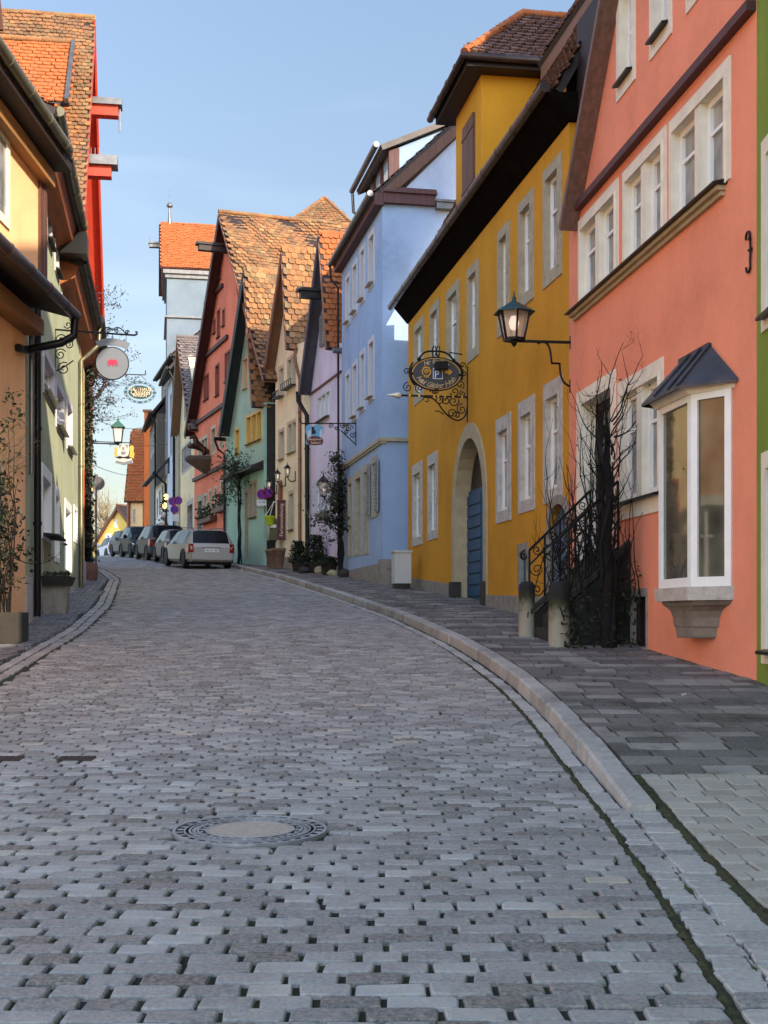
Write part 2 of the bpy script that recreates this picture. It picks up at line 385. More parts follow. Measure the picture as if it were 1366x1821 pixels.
# ---- kerb: long granite blocks
mb = MB(); d = 7.0
while d < 92:
    L = rng.uniform(.8, 1.15); e = d + L - .02; k = 4
    pts = np.linspace(d, e, k + 1); t0 = rng.uniform(.1, .95); wob = rng.normal(0, .006)
    ring = []
    for q in pts:
        x0 = float(kB(q)) + wob; z = float(RZ(q)); h = float(kh(q))
        ring.append([(x0, q, z - .06), (x0 + .012, q, z + h - .018), (x0 + .03, q, z + h), (x0 + .155, q, z + h + .004), (x0 + .16, q, z - .06)])
    for i in range(k):
        for j in range(4): mb.quad(ring[i][j], ring[i][j+1], ring[i+1][j+1], ring[i+1][j], 0, t0)
    mb.poly(ring[0][::-1], 0, t0); mb.poly(ring[-1], 0, t0); d += L
tag(mb.build('kerb', tinted('kerb_granite', [(0, (.22,.2,.175)), (.5, (.33,.305,.27)), (1, (.43,.4,.36))], .8, 55, .5, .006, .45, ((.05,.05,.03,1), .4))), kind='structure')
# ---- right footway: large mixed slabs, and small pale blocks at the lowered kerb
mb = MB(); D = 7.9; r = 0
while D < 92:
    rd = .235; x0 = float(kB(D + rd/2)) + .17; x1 = float(wallR(D)); off = rng.uniform(0, .33) if r % 2 else 0
    x = x0 - off * .5; cx = []; ws = []
    x = x0
    first = True
    while x < x1:
        wd = .335 if not first else rng.uniform(.12, .335); first = False
        cx.append(x + wd/2); ws.append(wd - .013); x += wd
    cx, ws = np.array(cx), np.array(ws); cy = np.full(len(cx), D + rd/2)
    n = len(cx); base = .5 + .3*math.sin(r*1.7) * math.sin(r*.43)
    base = .4 + .42*math.sin(r*1.7) * math.sin(r*.43); t = np.clip(rng.normal(base, .1, n), .02, .98)
    run = rng.random(n); t[run < .08] = .04
    t[(run > .8)] = .86
    kx = float(kB(D + .3) - kB(D)) / .3
    stones(cx, cy, PZ(cy) + rng.normal(0, .0015, n), ws, np.full(n, rd - .011), .1, 0, False, t, mb, .0012, (PZ(cy + .1) - PZ(cy - .1)) / .2, .1, .003)
    D += rd; r += 1
tag(mb.build('footway_right', tinted('footway_slabs', [(0, (.018,.017,.018)), (.2, (.05,.045,.042)), (.5, (.1,.088,.078)), (.72, (.2,.18,.158)), (1, (.3,.275,.24))], .8, 90, .4, .004, .4, ((.03,.024,.012,1), .65))), kind='structure')
mb = MB(); D = 2.6; r = 0
while D < 7.87:
    rd = .162; x0 = float(kB(D + rd/2)) + .225; first = True; x = x0; cx = []; ws = []
    while x < 6.0:
        wd = .172 if not first else rng.uniform(.06, .17); first = False; cx.append(x + wd/2); ws.append(wd - .012); x += wd
    cx, ws = np.array(cx), np.array(ws); cy = np.full(len(cx), D + rd/2); n = len(cx)
    stones(cx, cy, PZ(cy) - .014 + rng.normal(0, .0015, n), ws, np.full(n, rd - .010), .1, .002, True, np.clip(rng.normal(.6, .16, n), 0, 1), mb, .0012, (PZ(cy + .1) - PZ(cy - .1)) / .2, .05, .004)
    D += rd; r += 1
tag(mb.build('driveway_right', tinted('pale_blocks', [(0, (.15,.13,.1)), (.5, (.29,.258,.21)), (1, (.42,.38,.315))], .8, 110, .5, .004, .3)), kind='structure')
# ---- moss packed into the long joints beside the kerb
m_, n_, l_, b_ = newmat('joint_moss'); l_.new(ramp(n_, l_, noise(n_, l_, 28, 5, rough=.75), [(.35, (.012,.010,.006)), (.52, (.04,.042,.010)), (.7, (.085,.085,.02)), (.85, (.06,.045,.025))]), b_.inputs['Base Color']); b_.inputs['Roughness'].default_value = 1; bump(n_, l_, noise(n_, l_, 90, 4), b_, 1, .02)
mb = MB()
for edge, a, b, zf, d1, hh in ((cE, -.012, .034, RZ, 16, -.008), (kB, .165, .235, PZ, 7.9, -.022), (kB, -.004, .012, RZ, 7, -.006)):
    q = np.arange(2.6, d1, .05); wob = rng.normal(0, .004, (len(q), 2)); top = hh + rng.normal(0, .004, len(q))
    for i in range(len(q) - 1):
        f_ = lambda i, o, k: (float(edge(q[i])) + o + wob[i, k], q[i], float(zf(q[i])) + top[i] - (0.004 if k else 0))
        mid = lambda i: (float(edge(q[i])) + (a + b)/2, q[i], float(zf(q[i])) + top[i] + .007)
        mb.quad(f_(i, a, 0), mid(i), mid(i+1), f_(i+1, a, 0)); mb.quad(mid(i), f_(i, b, 1), f_(i+1, b, 1), mid(i+1))
tag(mb.build('joint_moss', m_), 'green brown moss packed into the long stone joints along the right kerb', 'moss', kind='stuff')
# ---- manhole cover
mz = float(RZ(MHD)) + .002
mh = empty('manhole_cover', (MHX, MHD, mz), 0, 'round cast iron manhole cover with concrete centre set in the cobbled street', 'manhole cover')
mh.rotation_euler = (R(1.6), 0, 0)
M['castiron'] = plain('cast_iron', (.36, .36, .37, 1), .4, .6, .3, 8, .2)
r0 = MHR
def ringm(mb, a, b, h, n=64): mb.lathe([(a, -.02), (a, h), (b, h), (b, -.02)], n=n, smooth=False)
def ribs(mb, k, a, b, w, h, skip=0):
    for i in range(k):
        if skip and i % skip == 0: continue
        t = 2*math.pi*i/k; c, s_ = math.cos(t), math.sin(t); mb.beam((c*a, s_*a, h-.004), (c*b, s_*b, h-.004), w, .008)
mb = MB(); mb.lathe([(r0, -.05), (r0, .0), (r0-.068, .0), (r0-.07, -.05)], n=64, smooth=False, m=1); ringm(mb, r0-.014, r0+.001, .006); ringm(mb, r0-.063, r0-.054, .005); ribs(mb, 30, r0-.05, r0-.018, .022, .003)
DK = plain('iron_recess', (.006,.006,.006,1), .9, 0, .3, 9, .2)
mb.build('frame', [M['castiron'], DK], mh)
mb = MB(); mb.lathe([(r0-.072, -.05), (r0-.072, -.001), (.2, -.001), (.2, -.05)], n=64, smooth=False, m=1); ringm(mb, r0-.09, r0-.08, .005); ringm(mb, r0-.13, r0-.12, .005); ringm(mb, .214, .224, .005); ribs(mb, 12, .224, r0-.13, .014, .004); ribs(mb, 44, r0-.116, r0-.096, .018, .003); ribs(mb, 24, .236, r0-.136, .022, .003, 2)
mb.build('lid', [M['castiron'], DK], mh)
mb = MB(); mb.lathe([(.2135, -.006), (.2135, .002), (.2, .003), (0, .004)], n=48, smooth=False)
mb.build('concrete_infill', plain('infill', (.34, .29, .235, 1), .9, 0, .18, 30, .3), mh)
for i, (px, py) in enumerate(((8, 1368), (136, 1357))):
    D = 8.85; X = (px - CX) / F * D
    mb = MB(); mb.box(-.12, .12, -.07, .07, -.03, .006)
    for k in range(5): mb.box(-.1 + k*.042, -.075 + k*.042, -.05, .05, .006, .01)
    o = mb.build('valve_cover', plain('rusty_iron%d' % i, (.05, .035, .03, 1), .7, .4), loc=(X, D, float(RZ(D)) + .004)); o.rotation_euler = (R(4), 0, 0)
    tag(o, ('small rusty iron valve cover in the cobbles cut by the left picture edge', 'small rusty iron valve cover in the cobbles, right one of the pair at left')[i], 'valve cover', 'iron valve covers in the cobbles')
# ---------------------------------------------------------------- houses
class Fac:
    """a vertical wall plane between two picture columns at known distances; local x along it, y into the house, z up"""
    def __init__(s, xa, Da, xb, Db, zb=0, inset=0):
        s.A = Vector(((xa-CX)/F*Da, Da)); s.B = Vector(((xb-CX)/F*Db, Db)); s.d = (s.B - s.A).normalized()
        s.n = Vector((-s.d.y, s.d.x)); s.L = (s.B - s.A).length; s.zb = zb; s.A = s.A + s.n*inset
    def u(s, px, out=0):
        A = s.A - s.n*out; r = (px-CX)/F     # A.x+t*d.x = r*(A.y+t*d.y)
        return (r*A.y - A.x) / (s.d.x - r*s.d.y)
    def D(s, px, out=0): return (s.A - s.n*out).y + s.u(px, out)*s.d.y
    def z(s, px, py, out=0): return CH + (HZ-py)/F*s.D(px, out) - s.zb
    def pt(s, px, py, out=0): return (s.u(px, out), s.z(px, py, out))
    def w(s, u, y, z): p = s.A + s.d*u + s.n*y; return Vector((p.x, p.y, z + s.zb))
    def ang(s): return math.atan2(s.d.y, s.d.x)
    def rel(s, root):      # placement of this frame relative to a house root
        a = root.rotation_euler.z; v = Matrix.Rotation(-a, 2) @ (s.A - Vector(root.location[:2]))
        return ((v.x, v.y, s.zb - root.location.z), s.ang() - a)
WIN = dict(sw=.16, st=.16, sb=.14, dp=.16, pr=.02, n=1, mw=.12, tr=.62, v=0, fm='sand', sm='white', sill=None, gl='glass', sash=.05, shut=None)
class House:
    def __init__(s, name, label, xa, Da, xb, Db, cat='house', group=None):
        zb = float(RZ((Da+Db)/2)); s.f = Fac(xa, Da, xb, Db, zb); s.holes = []; s.jobs = []
        s.root = empty(name, (s.f.A.x, s.f.A.y, zb), s.f.ang(), label, cat, group)
    def win(s, x0, x1, yt, yb, **k):
        xm = (x0+x1)/2; f = s.f
        s.winuz(f.u(x0), f.u(x1), f.z(xm, yb), f.z(xm, yt), **k)
    def winuz(s, u0, u1, z0, z1, name='window', **k):
        S = dict(WIN); S.update(k); s.holes.append([(u0+.015,z0+.015),(u1-.015,z0+.015),(u1-.015,z1-.015),(u0+.015,z1-.015)])
        mb = MB(); a0, a1, b0, b1 = u0+S['sw'], u1-S['sw'], z0+S['sb'], z1-S['st']; p, d = -S['pr'], S['dp']
        mb.box(u0, a0, p, d+.05, z0, z1); mb.box(a1, u1, p, d+.05, z0, z1)
        mb.box(a0, a1, p+.002, d+.05, b1, z1); mb.box(a0, a1, p+.002, d+.05, z0, b0)
        if S.get('mould'):       # stepped inner moulding, common on dressed stone
            q = .035
            mb.box(a0-q, a0, p-.018, p, b0-q, b1+q); mb.box(a1, a1+q, p-.018, p, b0-q, b1+q); mb.box(a0, a1, p-.018, p, b1, b1+q)
        n = S['n']; W = (a1-a0-(n-1)*S['mw'])/n; pane = MB(); h = S['sash']; sash = MB()
        for i in range(n):
            c0 = a0+i*(W+S['mw']); c1 = c0+W
            if i: mb.box(c0-S['mw'], c0, p+.004, d+.05, b0, b1)
            sash.box(c0, c0+h, d-.03, d+.04, b0, b1); sash.box(c1-h, c1, d-.03, d+.04, b0, b1)
            sash.box(c0+h, c1-h, d-.028, d+.038, b1-h, b1); sash.box(c0+h, c1-h, d-.028, d+.038, b0, b0+h*1.2)
            if S['tr']: zt = b0+(b1-b0)*S['tr']; sash.box(c0+h, c1-h, d-.02, d+.03, zt-.02, zt+.02)
            if S['v']: cm = (c0+c1)/2; sash.box(cm-.03, cm+.03, d-.035, d+.03, b0+h, b1-h)
            pane.quad((c0, d+.01, b0), (c1, d+.01, b0), (c1, d+.01, b1), (c0, d+.01, b1))
        fr = None
        o = mb.build(name, M[S['fm']], s.root, fr)
        sash.build('sash', M[S['sm']], o); pane.build('pane', M[S['gl']], o)
        if S['sill']:
            q = MB(); e = S.get('sillout', .1)
            q.hexa([(a0-.04,-e,b0-.05),(a1+.04,-e,b0-.05),(a1+.04,.05,b0-.03),(a0-.04,.05,b0-.03),(a0-.04,-e,b0-.02),(a1+.04,-e,b0-.02),(a1+.04,.05,b0+.012),(a0-.04,.05,b0+.012)])
            q.build('sill', M[S['sill']], o)
        if S['shut']:
            for sd in ((-1, 1) if S['shut'][1] == 2 else (S['shut'][1],)):
                q = MB(); ww = (a1-a0)/2 if S['shut'][1] == 2 else a1-a0
                e0 = (u0-ww+.02) if sd < 0 else u1-.02; q.box(e0, e0+ww, p-.06, p-.02, b0-.02, b1+.02)
                k = int((b1-b0)/.09)
                for i in range(k): zz = b0+.03+i*.09; q.hexa([(e0+.06,p-.085,zz),(e0+ww-.06,p-.085,zz),(e0+ww-.06,p-.06,zz+.02),(e0+.06,p-.06,zz+.02),(e0+.06,p-.085,zz+.04),(e0+ww-.06,p-.085,zz+.04),(e0+ww-.06,p-.06,zz+.06),(e0+.06,p-.06,zz+.06)])
                q.build('shutter', M[S['shut'][0]], o)
        return o
    def hole_poly(s, pts): s.holes.append(pts)
    def wall(s, poly, depth, mat, thick=.32, name='wall'):
        """front with openings, plus flanks and back of the house"""
        co = [Vector(p) for p in poly]; ed = [(i, (i+1) % len(poly)) for i in range(len(poly))]
        for hl in s.holes:
            b = len(co); co += [Vector(p) for p in hl]; ed += [(b+i, b+(i+1) % len(hl)) for i in range(len(hl))]
        vs, es, fs, *_ = geometry.delaunay_2d_cdt(co, ed, [], 0, 1e-5)
        def inside(p, pg):
            r = False; j = len(pg)-1
            for i in range(len(pg)):
                if (pg[i][1] > p.y) != (pg[j][1] > p.y) and p.x < (pg[j][0]-pg[i][0])*(p.y-pg[i][1])/(pg[j][1]-pg[i][1])+pg[i][0]: r = not r
                j = i
            return r
        mb = MB(); F3 = []
        for q in fs:
            c = sum((vs[i] for i in q), Vector((0, 0)))/len(q)
            if inside(c, poly) and not any(inside(c, hl) for hl in s.holes): F3.append(tuple(q))
        mb.add([(v.x, 0, v.y) for v in vs], F3)
        n = len(poly)
        for i in range(n):
            a, b = poly[i], poly[(i+1) % n]
            mb.quad((b[0], 0, b[1]), (a[0], 0, a[1]), (a[0], depth, a[1]), (b[0], depth, b[1]))
        mb.poly([(p[0], depth, p[1]) for p in poly][::-1])
        for hl in s.holes:
            k = len(hl)
            for i in range(k):
                a, b = hl[i], hl[(i+1) % k]
                mb.quad((a[0], 0, a[1]), (b[0], 0, b[1]), (b[0], thick, b[1]), (a[0], thick, a[1]))
        return mb.build(name, mat, s.root)
    def part(s, name, mb, mat, parent=None): return mb.build(name, mat, parent or s.root)
    def gutter(s, a, b, r=.075, mat='zinc', end=True):
        mb = MB(); a, b = Vector(a), Vector(b); L = (b-a).length; mb.tube([a, b], r, 10)
        for k in range(1, int(L/1.0)+1): p = a.lerp(b, k*1.0/L) if L else a; d = (b-a).normalized()*.018; mb.tube([p-d, p+d], r*1.1, 10)
        return s.part('gutter', mb, M[mat])
    def pipe(s, pts, r=.05, mat='blackmetal'):
        mb = MB(); mb.tube(pts, r, 9)
        for i in range(len(pts)-1):
            p, q = Vector(pts[i]), Vector(pts[i+1]); L = (q-p).length
            for k in range(int(L/1.6)): c = p.lerp(q, (k+.7)*1.6/L) if (k+.7)*1.6 < L else q; d = (q-p).normalized()*.03; mb.tube([c-d, c+d], r*1.25, 9)
        return s.part('downpipe', mb, M[mat])
def tiles(mb, O, e, sv, W, L, tw=.18, ex=.165, clip=None, sag=.03, lift=.045, seed=1, tb=.5, tv=.2, m=0):
    """beaver-tail tiles over a roof plane: O origin at the eave, e along it, sv up the slope"""
    rg = np.random.default_rng(seed); O, e, sv = np.array(O, float), np.array(e, float), np.array(sv, float); nv = np.cross(e, sv); nv /= np.linalg.norm(nv)
    rows = int(L/ex)+1; cols = int(W/tw)+2; out = []; base = []
    for r in range(rows):
        x = np.arange(cols)*tw + (tw/2 if r % 2 else 0) - tw/2; y = np.full(cols, r*ex); k = (x > -tw*.1) & (x < W-tw*.4)
        if clip: k &= np.array([clip(float(a)+tw/2, float(b)+ex/2) for a, b in zip(x, y)])
        out.append(np.stack([x[k], y[k]], 1))
    P = np.concatenate(out); n = len(P)
    if not n: return
    P += rg.normal(0, [.006, .008], (n, 2)); ph = rg.uniform(0, 6, 3)
    hgt = sag*(np.sin(P[:, 0]*.9+ph[0])*np.sin(P[:, 1]*.8+ph[1])+.5*np.sin(P[:, 0]*2.3+P[:, 1]*1.1+ph[2])) + rg.normal(0, .006, n)
    q = tw*.95; TL = ex*1.35; lf = lift*rg.uniform(.8, 1.3, n)
    shp = [(0,.055),(.12*q,.018),(.5*q,0),(.88*q,.018),(q,.055),(q,TL),(0,TL)]
    V = np.zeros((n, 12, 3)); 
    for i, (a, b) in enumerate(shp):
        h = hgt + (lf*(1-b/TL)+.004)
        V[:, i] = O + np.outer(P[:, 0]+a, e) + np.outer(P[:, 1]+b, sv) + np.outer(h, nv)
    for i in range(5): V[:, 7+i] = V[:, i] - np.outer(np.minimum(lf, .045), nv)
    T = np.clip(rg.normal(tb, tv, n), 0, 1)
    mb.np_add(V, [tuple(range(7))] + [(7+i, 8+i, i+1, i) for i in range(4)], m, T)
def slab(mb, O, e, sv, W, L, t=.14, drop=.02, m=0):
    O, e, sv = Vector(O), Vector(e), Vector(sv); n = e.cross(sv).normalized(); a = O-n*drop; b = a-n*t
    mb.hexa([b, b+e*W, b+e*W+sv*L, b+sv*L, a, a+e*W, a+e*W+sv*L, a+sv*L], m)
def ridge(mb, a, b, r=.11, step=.33, m=0):
    a, b = Vector(a), Vector(b); L = (b-a).length; d = (b-a)/L; k = max(1, int(L/step))
    for i in range(k): p = a+d*(i*L/k); mb.tube([p, p+d*(L/k*1.06)], [r*1.0, r*.88], 8, m, True, random.uniform(.3, .8))
def gable_roof(h, el, ap, er, depth, mat, over=.35, verge='brownwood', vw=.06, tw=.18, ex=.165, seed=1, sides='LR', eav=.25, tb=.5, tv=.2, sag=.03, back=.3, vh=.22, soff=None, ridged=True):
    """el/ap/er: (u,z) of left eave, apex and right eave on the facade; ridge runs into the house"""
    mb = MB(); y0, W = -over, depth+over+back
    for sd, ev in (('L', el), ('R', er)):
        v = Vector((ap[0]-ev[0], 0, ap[1]-ev[1])); L = v.length; sv = v/L; nr = Vector((-sv.z,0,sv.x)) if sd == 'L' else Vector((sv.z,0,-sv.x)); E = Vector((ev[0], 0, ev[1]))-sv*eav+nr*(.07+sag*1.3); L += eav+(.07+sag*1.3)*.7
        if sd == 'R': O = E+Vector((0, y0, 0)); e = Vector((0, 1, 0))
        else: O = E+Vector((0, y0+W, 0)); e = Vector((0, -1, 0))
        slab(mb, O+e*.01, e, sv, W-.02, L-.02, .1, .015, 1)
        if sd in sides: tiles(mb, O, e, sv, W, L, tw, ex, None, sag, seed=seed, tb=tb, tv=tv)
        n = e.cross(sv).normalized(); a = E+Vector((0, y0-.02, 0))-n*.04; b = a+sv*(L+.02)
        vq = vh if sd == 'L' or not sides or sides == 'L' else .09; q = MB(); q.hexa([a-n*vq, a-n*vq+Vector((0, vw, 0)), a+Vector((0, vw, 0)), a, b-n*vq, b-n*vq+Vector((0, vw, 0)), b+Vector((0, vw, 0)), b])
        # boarded soffit under the overhang
        c = a+Vector((0, vw, 0))-n*.08; f = b+Vector((0, vw, 0))-n*.08; yo = Vector((0, over-vw+.02, 0))
        q.hexa([c-n*.03, c-n*.03+yo, c+yo, c, f-n*.03, f-n*.03+yo, f+yo, f])
        h.part('bargeboard', q, M[verge if sd == 'L' or not sides or sides == 'L' else 'terra'])
    if ridged: ridge(mb, (ap[0], y0, ap[1]+.14+sag*2), (ap[0], y0+W, ap[1]+.14+sag*2), .1, .34)
    return h.part('roof', mb, [mat, M['darkwood']])
TL_ORANGE = tinted('orange_tiles', [(0, (.13,.034,.013)), (.4, (.29,.075,.02)), (.7, (.36,.1,.026)), (1, (.42,.14,.04))], .8, 30, .4, .006, .3)
TL_OLD = tinted('old_tiles', [(0, (.04,.024,.018)), (.3, (.12,.05,.026)), (.6, (.24,.088,.03)), (.85, (.31,.125,.04)), (1, (.33,.19,.085))], .9, 26, .5, .008, .5, ((.2,.17,.08,1), .55))
TL_BROWN = tinted('brown_tiles', [(0, (.06,.03,.024)), (.5, (.115,.058,.044)), (1, (.19,.1,.075))], .75, 30, .4, .006, .35)
TL_GREY = tinted('grey_tiles', [(0, (.07,.055,.05)), (.5, (.14,.11,.1)), (1, (.22,.18,.16))], .85, 30, .4, .006, .35)
def band(h, x0, y0, x1, y1, hh, out, mat, name='cornice', mb=None, inn=0.0):
    """horizontal moulding through two picture points on the facade"""
    a = h.f.pt(x0, y0); b = h.f.pt(x1, y1); q = mb or MB(); z = (a[1]+b[1])/2
    q.box(a[0], b[0], -out, inn, z-hh, z)
    return h.part(name, q, M[mat])
STU = lambda n, r, g, b, **k: stucco(n, srgb(r, g, b), **k)
H_ = {}
# ======================= right row, nearest first
# --- green house cut by the right picture edge
h = House('green_house', 'bright green plastered house cut by the right picture edge, plus an added unseen low wing', 1346, 12.5, 2600, 4.0)
h.f.L
gd = h.f
h2 = gd
uE = 26.0
for k, (a, b) in enumerate(((12.5, 10.6), (9.6, 7.9), (5.0, 3.4))): pass
wst = dict(fm='cream', sw=.14, st=.16, sb=.14, sill='blackmetal')
for u0 in (gd.u(1357), 3.0, 6.4):
    for z0, z1 in ((gd.z(1360,1180), gd.z(1360,805)), (gd.z(1360,590), gd.z(1360,250)) if u0 < 2.9 else (10, 9), (4.0, 5.6) if u0 > 2.9 else (7.2, 8.7)):
        if z1 > z0: h.winuz(u0, u0+1.1, z0, z1, **wst)
us_ = 5.0
h.wall([(0,-1.2),(uE,-1.2),(uE,7.0),(us_,7.0),(us_,12.6),(0,12.6)], 9, STU('green_plaster', 122,142,58))  # unseen low wing, added to shade the road yet let sun pass above
mb = MB(); slab(mb, (0,-.5,12.4), (1,0,0), Vector((0,1,1.1)).normalized(), us_+.1, 7); h.part('roof', mb, M['darkwood'])
h.gutter((0.02,-.55,12.45), (us_,-.55,12.45))
# --- salmon house
h = House('salmon_house', 'salmon pink gabled house with cream stone windows and a glazed bay', 1012, 19.3, 1345.5, 12.5)
f = h.f; H_['salmon'] = h
st = dict(fm='cream', sw=.13, st=.17, sb=.02, dp=.1, gl='palegl', n=2, mw=.17, tr=.66, mould=1, sash=.07)
h.win(1030, 1101, 355, 517, **st); h.win(1109, 1186.5, 265, 448, **st); h.win(1192, 1300.5, 158, 364, **st)
st = dict(fm='cream', sw=.13, st=.14, sb=.2, dp=.13, gl='palegl', tr=.55, sill='blackmetal', sash=.06)
h.win(1098, 1131, -45, 162, **st); h.win(1157, 1196, -130, 84, **st); h.win(1222, 1262, -215, 0, **st)
h.win(1101, 1181, 658, 917, fm='cream', sw=.14, st=.2, sb=.24, dp=.1, gl='palegl', n=2, mw=.2, tr=.66, mould=1, sill='blackmetal', sash=.07)
h.win(1027.5, 1096, 678, 1003, fm='cream', sw=.2, st=.2, sb=.02, dp=.24, tr=.8, sm='darkwood', gl='glass', name='door', sash=.12, v=1)
# cellar hatch
h.win(1121, 1152, 1047, 1153, fm='pale_st', sw=.03, st=.1, sb=.02, dp=.1, tr=0, sm='darkwood', gl='blackwood' if 'blackwood' in M else 'darkwood', name='cellar_door', sash=.06, v=1)
eL, eR, ap = f.pt(1030, 378), (f.L-.12, f.z(1340, 8)), None
ap = (eL[0]+3.7, eL[1]+3.7*1.16); eR = (f.L, ap[1]-(f.L-ap[0])*1.16)
SAL = STU('salmon_plaster', 226,141,110, dirt=.22)
h.wall([(0,-1),(f.L,-1),(f.L,eR[1]),(ap[0],ap[1]),(eL[0],eL[1]+.02),(0,eL[1])], 9, SAL)
mb = MB(); slab(mb, (0,1.6,9-f.zb), (1,0,0), Vector((0,1,1.9)).normalized(), f.L, 7.6, .15); h.part('shading_roof', mb, TL_BROWN)  # unseen slab behind the gable, added to shade the pale green house
gable_roof(h, eL, ap, eR, 9, TL_BROWN, .24, 'verge', sides='', seed=2, vh=.1, sag=0)
band(h, 1014, 379, 1345, 9, .1, .1, 'oxblood', 'string_course')
q = MB(); a = f.pt(1022, 557); b = f.pt(1294, 322); z = (a[1]+b[1])/2
q.hexa([(a[0],-.16,z-.03),(b[0],-.16,z-.03),(b[0],0,z-.03),(a[0],0,z-.03),(a[0],-.16,z-.012),(b[0],-.16,z-.012),(b[0],0,z+.03),(a[0],0,z+.03)])
h.part('sill_flashing', q, M['blackmetal'])
q = MB(); q.box(a[0]+.04, b[0]-.04, -.1, 0, z-.08, z-.032); q.box(a[0]+.07, b[0]-.07, -.05, 0, z-.13, z-.08); h.part('sill_moulding', q, M['beige'])
# glazed bay on a stone corbel
uL, uR = f.u(1158), f.u(1303); uf1 = f.u(1232, .27); uf0 = f.u(1176, .27); uL = uf0-.2
zs, zt = 1.42-f.zb, 3.44-f.zb; ring = [(uL, .0), (uf0, -.27), (uf1, -.27), (uR, .0)]
def bayring(z, k, grow=0): 
    c = sum(p[0] for p in ring)/4
    return [((c+(p[0]-c)*k), p[1]*(.45+.55*k if k < 1 else k) - (grow if p[1] else 0), z) for p in ring]
def shell(mb, rs, m=0):
    for r0, r1 in zip(rs, rs[1:]):
        for i in range(3): mb.quad(r0[i], r0[i+1], r1[i+1], r1[i], m)
    mb.poly(rs[0][::-1], m); mb.poly(rs[-1], m)
bay = MB(); shell(bay, [bayring(zs-.14, 1.04, .05), bayring(zs, 1.05, .06)])
bay = h.part('bay_window', bay, M['grey_st'])
q = MB(); shell(q, [bayring(.88-f.zb, .44), bayring(.9-f.zb, .48), bayring(1.0-f.zb, .52), bayring(1.005-f.zb, .57), bayring(1.1-f.zb, .6), bayring(1.17-f.zb, .68), bayring(1.21-f.zb, .8), bayring(1.23-f.zb, .92), bayring(zs-.142, 1.0)]); q.build('corbel', stone('corbel_stone', (.2,.165,.13,1), .55), bay)
q = MB(); gl = MB()
for i in range(3):
    a, b = Vector((*ring[i], 0)), Vector((*ring[i+1], 0)); n_ = (b-a).cross(Vector((0,0,1))).normalized(); w_ = .055; L = (b-a).length; dd = (b-a)/L
    for t0, t1, z0, z1 in ((0, w_*1.4, zs, zt), (L-w_*1.4, L, zs, zt), (w_*1.4, L-w_*1.4, zs, zs+.1), (w_*1.4, L-w_*1.4, zt-.09, zt)):
        p0, p1 = a+dd*t0, a+dd*t1
        q.hexa([(*(p0+n_*.03).xy, z0), (*(p1+n_*.03).xy, z0), (*(p1-n_*.03).xy, z0), (*(p0-n_*.03).xy, z0), (*(p0+n_*.03).xy, z1), (*(p1+n_*.03).xy, z1), (*(p1-n_*.03).xy, z1), (*(p0-n_*.03).xy, z1)])
    gl.quad((*a.xy, zs), (*b.xy, zs), (*b.xy, zt), (*a.xy, zt))
q.build('bay_frame', M['white'], bay)
M['bayglass'] = glass('bay_glass', (.07,.065,.045,1), .03, 1.0); gl.build('pane', M['bayglass'], bay)
q = MB(); r0 = bayring(zt-.02, 1.06, .04); r1 = bayring(zt+.05, 1.1, .09); shell(q, [r0, r1]); q.build('bay_cornice', M['cream'], bay)
q = MB(); r0 = bayring(zt+.052, 1.2, .14); uA, uB = f.u(1212), f.u(1265); zr = 3.98-f.zb
P0, P1, P2, P3 = [Vector(p) for p in r0]; P0.y = P3.y = -.01; A_, B_ = Vector((uA, -.015, zr)), Vector((uB, -.015, zr))
q.quad(P1, P2, B_, A_); q.poly([P2, P3, B_]); q.poly([P0, P1, A_]); q.poly([P3, P2, P1, P0])
dn = Vector((0,0,-.03)); 
for a, b in ((P0,P1),(P1,P2),(P2,P3)): q.quad(a+dn, b+dn, b, a)
for t in (.38, .75): a = P1.lerp(P2, t)+Vector((0,0,.012)); b = A_.lerp(B_, t)+Vector((0,-.01,.012)); q.beam(a, b, .025, .04)
q.beam(A_, B_, .05, .05); q.beam(P2, B_, .03, .04)
q.build('bay_roof', plain('bay_zinc', (.06,.06,.066,1), .45, .4, .3, 4), bay)
# --- yellow hotel house
h = House('ochre_house', 'ochre yellow plastered house with a stone arched blue gate', 726, 32.5, 1012, 19.3)
f = h.f; H_['ochre'] = h; OCH = STU('ochre_plaster', 196,138,38, dirt=.3)
st = dict(fm='sand', sw=.17, st=.2, sb=.2, dp=.09, mould=1, gl='palegl', tr=.64, sash=.06)
for x0, x1, a, b in ((737.5,754.6,569,715),(765,782,539,689),(795,817.5,507,667),(831.5,852,470,639),(885.5,907.5,402,593),(923,950,348,541),(967,1000,287,501)): h.win(x0, x1, a, b, **st)
st = dict(fm='grey_st', sw=.18, st=.26, sb=.2, dp=.09, mould=1, gl='palegl', tr=.64, sash=.06)
for x0, x1, a, b in ((734,751.5,823.5,970),(761,779,806,959.5),(883,909.5,740,928),(923,952,709,910),(967.5,1001,676,892)): h.win(x0, x1, a, b, **st)
